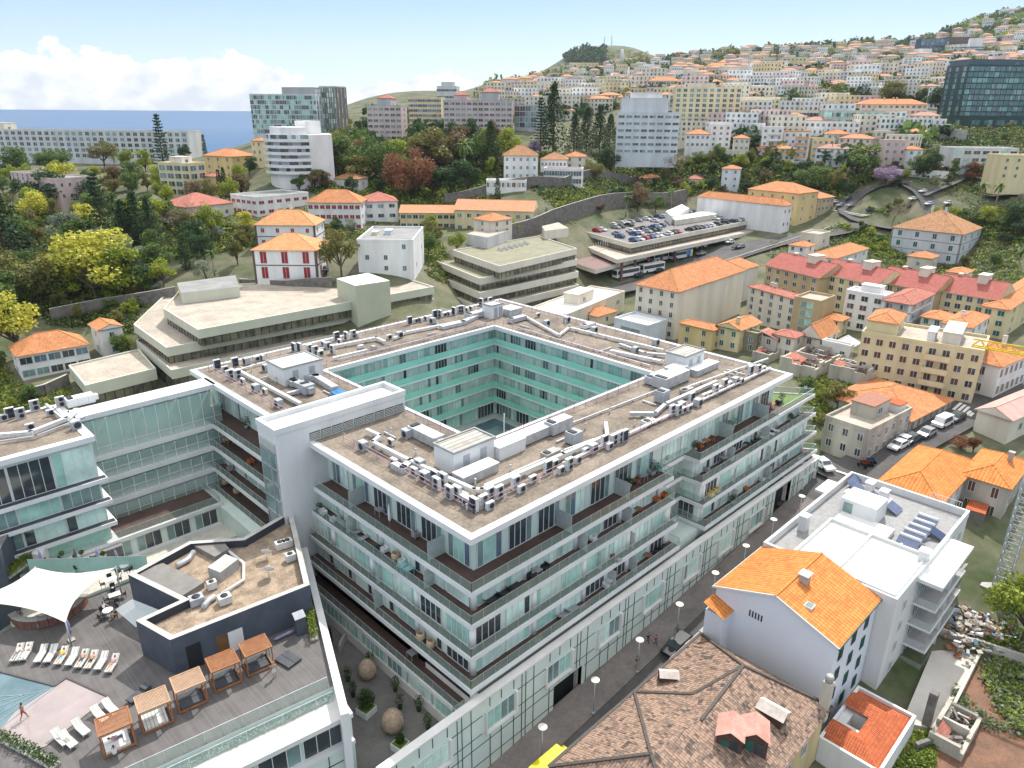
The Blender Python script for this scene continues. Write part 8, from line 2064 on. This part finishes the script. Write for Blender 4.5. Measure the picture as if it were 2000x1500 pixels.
ra=math.atan2(PG(1450,480)[1]-PG(1330,515)[1],PG(1450,480)[0]-PG(1330,515)[0])
for x,y,l,s in ((1328,508,'white city bus with blue and yellow rear, nearest on the bus road',True),(1292,510,'city bus with blue and yellow front at the middle bay',True),(1272,534,'plain white coach under the station roof edge',False),(1222,545,'plain white coach at the left end of the bus station',False),(1300,494,'white bus behind the city buses',True),(1365,488,'white minibus at the right bays',False)):bus(x,y,ra+.1,l,s,11.5 if 'mini' not in l else 7)
sc_=[(1438,487,'dark grey'),(1425,478,'white'),(1445,488,'silver'),(1360,519,'dark grey'),(1368,502,'silver'),(1248,545,'black'),(1285,535,'black'),(1640,405,'silver'),(1628,400,'white'),(1660,408,'silver'),(1698,417,'blue'),(1655,395,'dark grey'),(1800,384,'white'),(1780,398,'white'),(1812,406,'white'),(1770,410,'black'),(1850,402,'white'),(530,553,'silver'),(545,551,'white'),(640,515,'dark grey'),(636,535,'dark grey'),(590,552,'red')]
for i,(x,y,c)in enumerate(sc_):
    g=PG(x,y);car(c,(g[0],g[1],g[2]+.42),ra+(0 if x>700 else 1.2),None,'on the bus road' if x<1500 and x>700 else ('around the green roundabout' if x>1500 else 'beside the white mansion'),True,name='car')
def gr(x,y,dz=.4):g=PG(x,y);return (g[0],g[1],g[2]+dz)
sa=math.atan2(PG(1830,838)[1]-PG(1740,885)[1],PG(1830,838)[0]-PG(1740,885)[0])
car('white',gr(1838,838),sa,'boxy white off-road car parked along the side street',van=True,L=4.4,Hh=1.95);car('silver',gr(1808,855),sa,'pale silver car parked below the white off-road car');car('dark grey',gr(1866,824),sa,'dark car parked above the white off-road car')
car('dark grey',gr(1778,868),sa,'dark car half hidden by the orange hip roof');car('white',gr(1752,882),sa,'white car in the yard behind the orange hip roof');car('white',gr(1606,918),sa+1.2,'white car at the far end corner of the glass block')
car('black',(25.5,-7.3,street_z(25)+.02),0,'black car parked on the street beside the tall white house',L=4.8)
car('white',gr(1762,872),sa,'small white car beside the derelict corner house wall')
t=thing('yellow_van','bright yellow delivery van roof at the bottom edge of the street','van',(3.2,-7.8,street_z(3)));YP=mat('paint_yellow',(.80,.62,.0),rough=.4)
m=MB();m.box(-2.4,1.6,-.95,.95,.4,2.3,YP);m.box(1.6,2.6,-.9,.9,.4,1.4,YP);m.build('body',t)
for x_ in (-1.6,1.7):
    for y_ in (-.85,.85):wm=MB();wm.tube([(x_,y_-.1,.35),(x_,y_+.1,.35)],.35,TYRE,12);wm.build('wheel',t)
for i in range(5):
    g=gr(1682+4.5*i,918-1.5*i);t=thing('motorbike','x','motorbike',g,sa+1.5)
    m=MB();m.box(-.55,.45,-.14,.14,.5,.85,CCOL[['black','red','dark grey','black','blue'][i]]);m.box(-.5,.1,-.13,.13,.85,.95,BLK);m.bar((.45,0,.5),(.62,0,1.1),.05,.05,STEEL);m.bar((.6,-.33,1.08),(.6,.33,1.08),.04,.04,BLK);m.build('body',t)
    for x_ in (-.6,.62):wm=MB();wm.tube([(x_,-.05,.3),(x_,.05,.3)],.3,TYRE,12);wm.build('wheel',t)
    later(t,'parked motorbike','in the row beside the zebra crossing','motorbikes beside the zebra crossing')
# ---------------------------------------------------------------- street lamps and pedestrians
LTOP=mat('lamp_disc',(.72,.68,.58))
for i,(x,y)in enumerate(((1060,1414),(1163,1323),(1250,1245),(1328,1176),(1398,1115),(1458,1062),(1512,1011),(1567,966))):
    p=PZ(x,y,street_z(10+i*7.5)+4.6);z0=street_z(p[0])+.14;t=thing('street_lamp',f'slender street lamp with a flat cream disc, {nth(i)} from the bottom of the street','street lamp',(p[0],p[1],z0),0,'disc topped street lamps')
    m=MB();m.tube([(0,0,0),(0,0,4.6)],.05,STEEL,7);m.build('pole',t);m=MB();m.lathe([(.05,4.54),(.45,4.58),(.46,4.62),(.001,4.64)],LTOP,18,smooth=False);m.build('disc',t);m=MB();m.lathe([(.18,0),(.18,.25),(.06,.3)],ACG,10);m.build('base',t)
def onst(x,y,u):return PZ(x,y,street_z(u)+.14)
ps='pedestrians on the street'
person('walk','person in dark clothes walking, left one of a pair on the pavement',onst(1265,1258,21),0,Bc,Nc,group=ps);person('walk','person in a dark red top walking beside the dark dressed one',onst(1280,1262,22),.3,Rc,Nc,group=ps);person('walk','person in black with bare legs walking nearest the street kerb',onst(1244,1305,19),3.0,Bc,None,bare_legs=True,group=ps);person('stand','person in a green top beside the parked black car',onst(1322,1243,25),2,Gc,Gy,group=ps);person('walk','person in grey beside the lamp above the orange roof',onst(1402,1130,32),0,Gy,Nc,group=ps)
# ---------------------------------------------------------------- crane, walls, masts
cb=PZ(1952,1150,0);t=thing('tower_crane','grey lattice tower crane with a yellow jib at the right edge','crane',cb,0)
m=MB();CRG=mat('crane_grey',(.38,.42,.42),rough=.5);hgt=33
for a in (-.8,.8):
    for b in (-.8,.8):m.bar((a,b,0),(a,b,hgt),.16,.16,CRG)
for i in range(24):
    z=i*hgt/24;z1=z+hgt/24
    for (a,b,c,d)in ((-.8,-.8,.8,-.8),(.8,-.8,.8,.8),(.8,.8,-.8,.8),(-.8,.8,-.8,-.8)):m.bar((a,b,z),(c,d,z1),.09,.09,CRG);m.bar((a,b,z),(c,d,z),.09,.09,CRG)
m.build('mast',t)
tipw=PZ(1898,675,33);d=Vector((tipw[0]-cb[0],tipw[1]-cb[1],0));YC=mat('crane_yellow',(.72,.48,.02));m=MB();sd=Vector((-d.y,d.x,0)).normalized()*.45;z=Vector((0,0,33))
back=-d*3.2
for o_ in (sd,-sd):m.bar(z+o_+back,z+o_+d,.14,.14,YC)
m.bar(z+back+Vector((0,0,.9)),z+d+Vector((0,0,.9)),.14,.14,YC)
n_=26
for i in range(n_):
    a,b=z+back.lerp(d,i/n_),z+back.lerp(d,(i+1)/n_);u=Vector((0,0,.9));m.bar(a+sd,(a+b)/2+u,.07,.07,YC);m.bar((a+b)/2+u,b+sd,.07,.07,YC);m.bar(a-sd,(a+b)/2+u,.07,.07,YC);m.bar((a+b)/2+u,b-sd,.07,.07,YC);m.bar(a+sd,b-sd,.06,.06,YC)
m.build('jib',t);m=MB();m.bar(z+d*.35-sd*1.3+Vector((0,0,-.7)),z-d*.2-sd*1.3+Vector((0,0,-.7)),.08,1.0,W_LB);m.build('sign_board',t)
m=MB();m.box(-2,2,-2,2,-2,.6,CONC);m.build('foundation',t)
STW=mat('stone_wall',(.24,.22,.20),c2=(.13,.12,.11),scale=.8,detail=10,fine=.4)
def wallrun(label,pts,h,mt=STW,w=.6,name='retaining_wall'):
    P_=[Vector(PG(*p))for p in pts];Q_=[]
    for a,b in zip(P_,P_[1:]):
        n_=max(1,int((b-a).length/6));Q_+=[a.lerp(b,i/n_)for i in range(n_)]
    Q_.append(P_[-1]);c=Q_[0].copy();m=MB()
    for q_ in Q_:q_.z=gz(q_.x,q_.y)
    for a,b in zip(Q_,Q_[1:]):
        n=Vector((-(b-a).y,(b-a).x,0)).normalized()*w/2
        lo=[a-n-c,b-n-c,b+n-c,a+n-c];L_=[Vector((p.x,p.y,p.z-3))for p in lo];U_=[Vector((p.x,p.y,p.z+h))for p in lo]
        m.face([L_[0],L_[1],U_[1],U_[0]],mt);m.face([L_[2],L_[3],U_[3],U_[2]],mt);m.face(U_,CONC)
    tag(m.build(name,None,c),label,'wall')
wallrun('long stone retaining wall below the old white hotel',[(868,402),(960,382),(1100,370),(1245,362)],4.5)
wallrun('dark retaining wall climbing behind the parking deck',[(990,474),(1075,446),(1140,424),(1250,402),(1340,396)],6)
wallrun('old stone wall between the park and the white villa',[(102,632),(200,610),(345,585)],3.5);wallrun('stone terrace wall below the white villa',[(48,786),(90,775),(136,752)],2.5)
wallrun('high grey retaining wall below the peach hotel',[(1690,262),(1770,268),(1885,280)],6,CONC);wallrun('pale parapet wall along the bus road',[(1330,540),(1440,508),(1540,475),(1620,448)],1.2,W_O,.4)
wallrun('pale retaining wall beside the upper road',[(1750,345),(1800,352),(1850,350)],3,W_W);wallrun('low cream wall in front of the terraced office block',[(860,612),(940,632),(1010,612)],1.2,W_C,.4);wallrun('dark wall in front of the white mansion',[(470,562),(560,566),(650,560)],2.5)
def mast(x,yt,yb,D,label,r=1.2,mt=STEEL,nm='mast'):
    b=PD(x,yb,D);tp=PD(x,yt,D)[2];m=MB();m.tube([(0,0,-5),(0,0,(tp-b[2])*.6),(0,0,tp-b[2])],[r,r*.8,r*.35],mt,6)
    if r<1.4 and D>1000:
        for k in range(5):m.box(-r*2,r*2,-r*.6,r*.6,(tp-b[2])*(.6+.08*k),(tp-b[2])*(.62+.08*k),mt)
    tag(m.build(nm,None,b),label,'mast')
mast(1180,70,95,2250,'left radio mast on the round green peak');mast(1194,69,94,2250,'right radio mast on the round green peak');mast(1214,96,126,1450,'pale pointed tower on the slope below the peak',5,W_LG,'tower');mast(1226,130,166,700,'tall pale lighting mast on the hillside',1.5,W_W);mast(1194,142,166,690,'slanting pale lighting mast on the hillside',1.5,W_W)
# ---------------------------------------------------------------- plots, rubble and ruins
def patch(name,pts,z,mt,kind='structure'):
    m=MB();P_=[PZ(a,b,z)for a,b in pts]
    ar=sum(P_[i][0]*P_[(i+1)% len(P_)][1]-P_[(i+1)% len(P_)][0]*P_[i][1]for i in range(len(P_)))
    if ar<0:P_=P_[::-1]
    m.prism([p[:2]for p in P_],z-4,z,mt);tag(m.build(name),kind=kind)
SOIL=mat('red_soil',(.23,.115,.065),c2=(.12,.065,.04),scale=.5,detail=9,fine=.3)
patch('soil',[(1912,1262),(2040,1300),(2040,1520),(1740,1520),(1830,1420)],-2.2,SOIL)
patch('yard',[(1762,1410),(1838,1230),(1920,1258),(1832,1425)],-2.0,mat('yard_concrete',(.58,.54,.49),c2=(.50,.46,.41),scale=.3));patch('yard',[(1885,1010),(1960,960),(2050,1000),(2050,1290),(1840,1225),(1860,1140)],-1.2,mat('dusty_ground',(.26,.22,.17),c2=(.15,.13,.10),scale=.5,detail=9,fine=.3))
patch('yard',[(1700,905),(1790,850),(1800,870),(1722,940)],5.4,mat('dusty_ground',(.26,.22,.17)))
def pxwall(label,pts,z0,z1,w,mt):
    m=MB();P_=[Vector(PZ(a,b,z1))for a,b in pts];c=P_[0].copy();c.z=z0
    for a,b in zip(P_,P_[1:]):m.bar(Vector((a.x-c.x,a.y-c.y,(z1-z0)/2)),Vector((b.x-c.x,b.y-c.y,(z1-z0)/2)),w,z1-z0,mt)
    tag(m.build('garden_wall',None,c),label,'wall')
pxwall('pale concrete wall between the rubble heap and the soil plot',[(1836,1226),(1925,1254),(2010,1282)],-2.5,-.6,.4,W_O);pxwall('tall grey boundary wall behind the stacked balconies',[(1857,1142),(1937,1034)],-3,1.5,.35,CONC);pxwall('long low kerb wall beside the pale yard',[(1838,1425),(1918,1266)],-3,-1.3,.3,W_C)
pxwall('weathered wall with a tall pier beside the soil plot',[(1790,1452),(1830,1438),(1880,1440)],-4,-1.2,.4,STW)
m=MB();m.box(-.4,.4,-.4,.4,-3,3.4,STW);tag(m.build('stone_pier',None,PZ(1813,1400,-1)),'tall weathered stone pier beside the red roofed annex','pier')
def rubble(cx,cy,rx,ry,n,z,cols_,s,label,cat='rubble',world=False,hmax=1.2):
    m=MB();rg=random.Random(n);c=PZ(cx,cy,z)
    for _ in range(n):
        x,y=rg.gauss(0,rx*.45),rg.gauss(0,ry*.45);h=hmax*math.exp(-(x/rx)**2-(y/ry)**2);s0=len(m.v);a,b,e=[rg.uniform(.3,1)*s for _ in range(3)]
        m.box(-a,a,-b,b,-e*.25,e*.25,rg.choice(cols_));m.xf(Matrix.Translation((x,y,h*rg.random()))@ Matrix.Rotation(rg.uniform(0,6),4,'Z')@ Matrix.Rotation(rg.gauss(0,.5),4,'X'),s0)
    o=m.build('rubble',None,c);tag(o,label,cat,kind='stuff')
rub=[W_O,CONC,PALE,W_W,OLDW,mat('brown_debris',(.25,.16,.10)),mat('blue_debris',(.12,.2,.28))]
rubble(1895,1225,5.5,4.5,420,-1.2,rub,.45,'heap of mixed building rubble beside the crane');rubble(1965,1100,5,6,260,-1,rub,.45,'scattered rubble behind the crane foot');rubble(1865,1272,.9,.9,22,-2,[PALE,TEAK,CONC],.5,'small pile of boards on the pale yard')
def ruin(label,xl,xa,xr,yt,yb,n,lim=20):
    g=PG(xa,yb);zb=g[2];ze=PD(xa,yt,w2c(g[0],g[1])[1])[2];L2=along(xl,g,PI/2,ze);L1=along(xr,g,0,ze);L1,L2=min(L1,lim),min(L2,lim)
    t=thing('ruined_house',label,'ruin',(g[0],g[1],zb));h=ze-zb;m=MB();rg=random.Random(n)
    for a,b,c,d in ((0,L1,0,.4),(0,.4,.4,L2),(L1-.4,L1,.4,L2),(.4,L1-.4,L2-.4,L2),(L1*.45,L1*.45+.3,.4,L2-.4)):
        k=max(1,int(max(b-a,d-c)/2))
        for i in range(k):
            hh=h*rg.uniform(.6,1.0);m.box(*((a+(b-a)*i/k,a+(b-a)*(i+1)/k,c,d)if b-a>d-c else (a,b,c+(d-c)*i/k,c+(d-c)*(i+1)/k)),-5,hh,W_O)
    m.build('wall',t);m=MB()
    for _ in range(n):
        s0=len(m.v);a,b=rg.uniform(.1,.9),rg.uniform(.05,.18);m.box(-a,a,-b,b,-.05,.05,rg.choice([OLDW,OLDW,STW,T_PK,CONC,STW]));m.xf(Matrix.Translation((rg.uniform(.5,L1-.5),rg.uniform(.5,L2-.5),h*rg.uniform(.35,.8)))@ Matrix.Rotation(rg.uniform(0,6),4,'Z')@ Matrix.Rotation(rg.gauss(0,.4),4,'X'),s0)
    m.face([(.5,L2*.55,h*.6),(L1*.4,L2*.55,h*.7),(L1*.4,L2-.5,h*.95),(.5,L2-.5,h*.9)],T_PK);m.build('collapsed_roof',t)
ruin('roofless ruin full of fallen beams and tiles behind the glass block',1524,1590,1650,712,745,260);ruin('grey roofless ruin with rubble, beside the yellow corner house',1622,1690,1724,722,765,240);ruin('small collapsed house among the old houses at the far edge',1470,1500,1540,690,712,120)
ruin('broken walled ruin at the lower right corner',1816,1870,1990,1462,1512,60,7)
cover([(1560,1440),(1700,1470),(1700,1500),(1560,1500)],420,['green','lime'],.18,.3);
GC2=MB();rg=random.Random(8)
def tuft(poly,z,n,kinds,s):
    xs=[p[0]for p in poly];ys=[p[1]for p in poly]
    for _ in range(n*4):
        x,y=rg.uniform(min(xs),max(xs)),rg.uniform(min(ys),max(ys))
        if not inpoly(x,y,poly):continue
        c=PZ(x,y,z)
        for _ in range(6):leaf(GC2,Vector(c)+Vector((rg.gauss(0,s),rg.gauss(0,s),rg.uniform(0,s*1.5))),s*rg.uniform(.4,.9),LM[rg.choice(kinds)],rg)
tuft([(1940,1280),(2000,1300),(2000,1440),(1960,1400),(1920,1320)],-2.1,190,['lime','green','grey'],.35);tuft([(1870,1340),(1930,1400),(1990,1430),(1900,1420),(1840,1400)],-2.1,90,['green','grey'],.28);tuft([(1560,1440),(1620,1450),(1700,1500),(1560,1500)],-2.6,260,['green','lime'],.25);tuft([(1735,1440),(1830,1430),(1820,1500),(1730,1500)],-2.1,260,['green','lime'],.25);tuft([(1880,1240),(1990,1200),(2000,1270),(1900,1262)],-1.1,120,['lime','green'],.3);tuft([(1890,1030),(1930,1020),(1925,1045),(1890,1050)],-1.0,40,['green'],.3)
tag(GC2.build('weeds'),kind='stuff')
patch('grass',[(1545,1430),(1640,1440),(1760,1520),(1500,1520)],-2.7,mat('grass_green',(.10,.15,.03),c2=(.06,.09,.02),scale=2,fine=.3))
m=MB();m.tube([(0,0,0),(0,0,9)],.08,WHITE,7);tag(m.build('post',None,(36,33,7.5)),'tall slim white post standing in the inner courtyard','post')
XH=[c2w(-6000,-400),c2w(6000,-400),c2w(6000,6000),c2w(-6000,6000)]
m=MB();hm=bpy.data.materials.new('haze');hm.use_nodes=True;t=hm.node_tree;t.nodes.clear();pv=N(t,'ShaderNodeVolumePrincipled');pv.inputs['Color'].default_value=(.86,.92,1,1);pv.inputs['Density'].default_value=.00004;pv.inputs['Anisotropy'].default_value=.2;oo=N(t,'ShaderNodeOutputMaterial');t.links.new(pv.outputs[0],oo.inputs['Volume'])
m.prism(XH,-230,480,hm);tag(m.build('haze'),kind='stuff')
if os.environ.get('DBG'):
    flush_labels()
    for o in bpy.data.objects:
        if o.get('label')and (len(o['label'].split())>16 or len(o['label'].split())<4):print('B LONG',o.name,o['label'])
flush_labels()
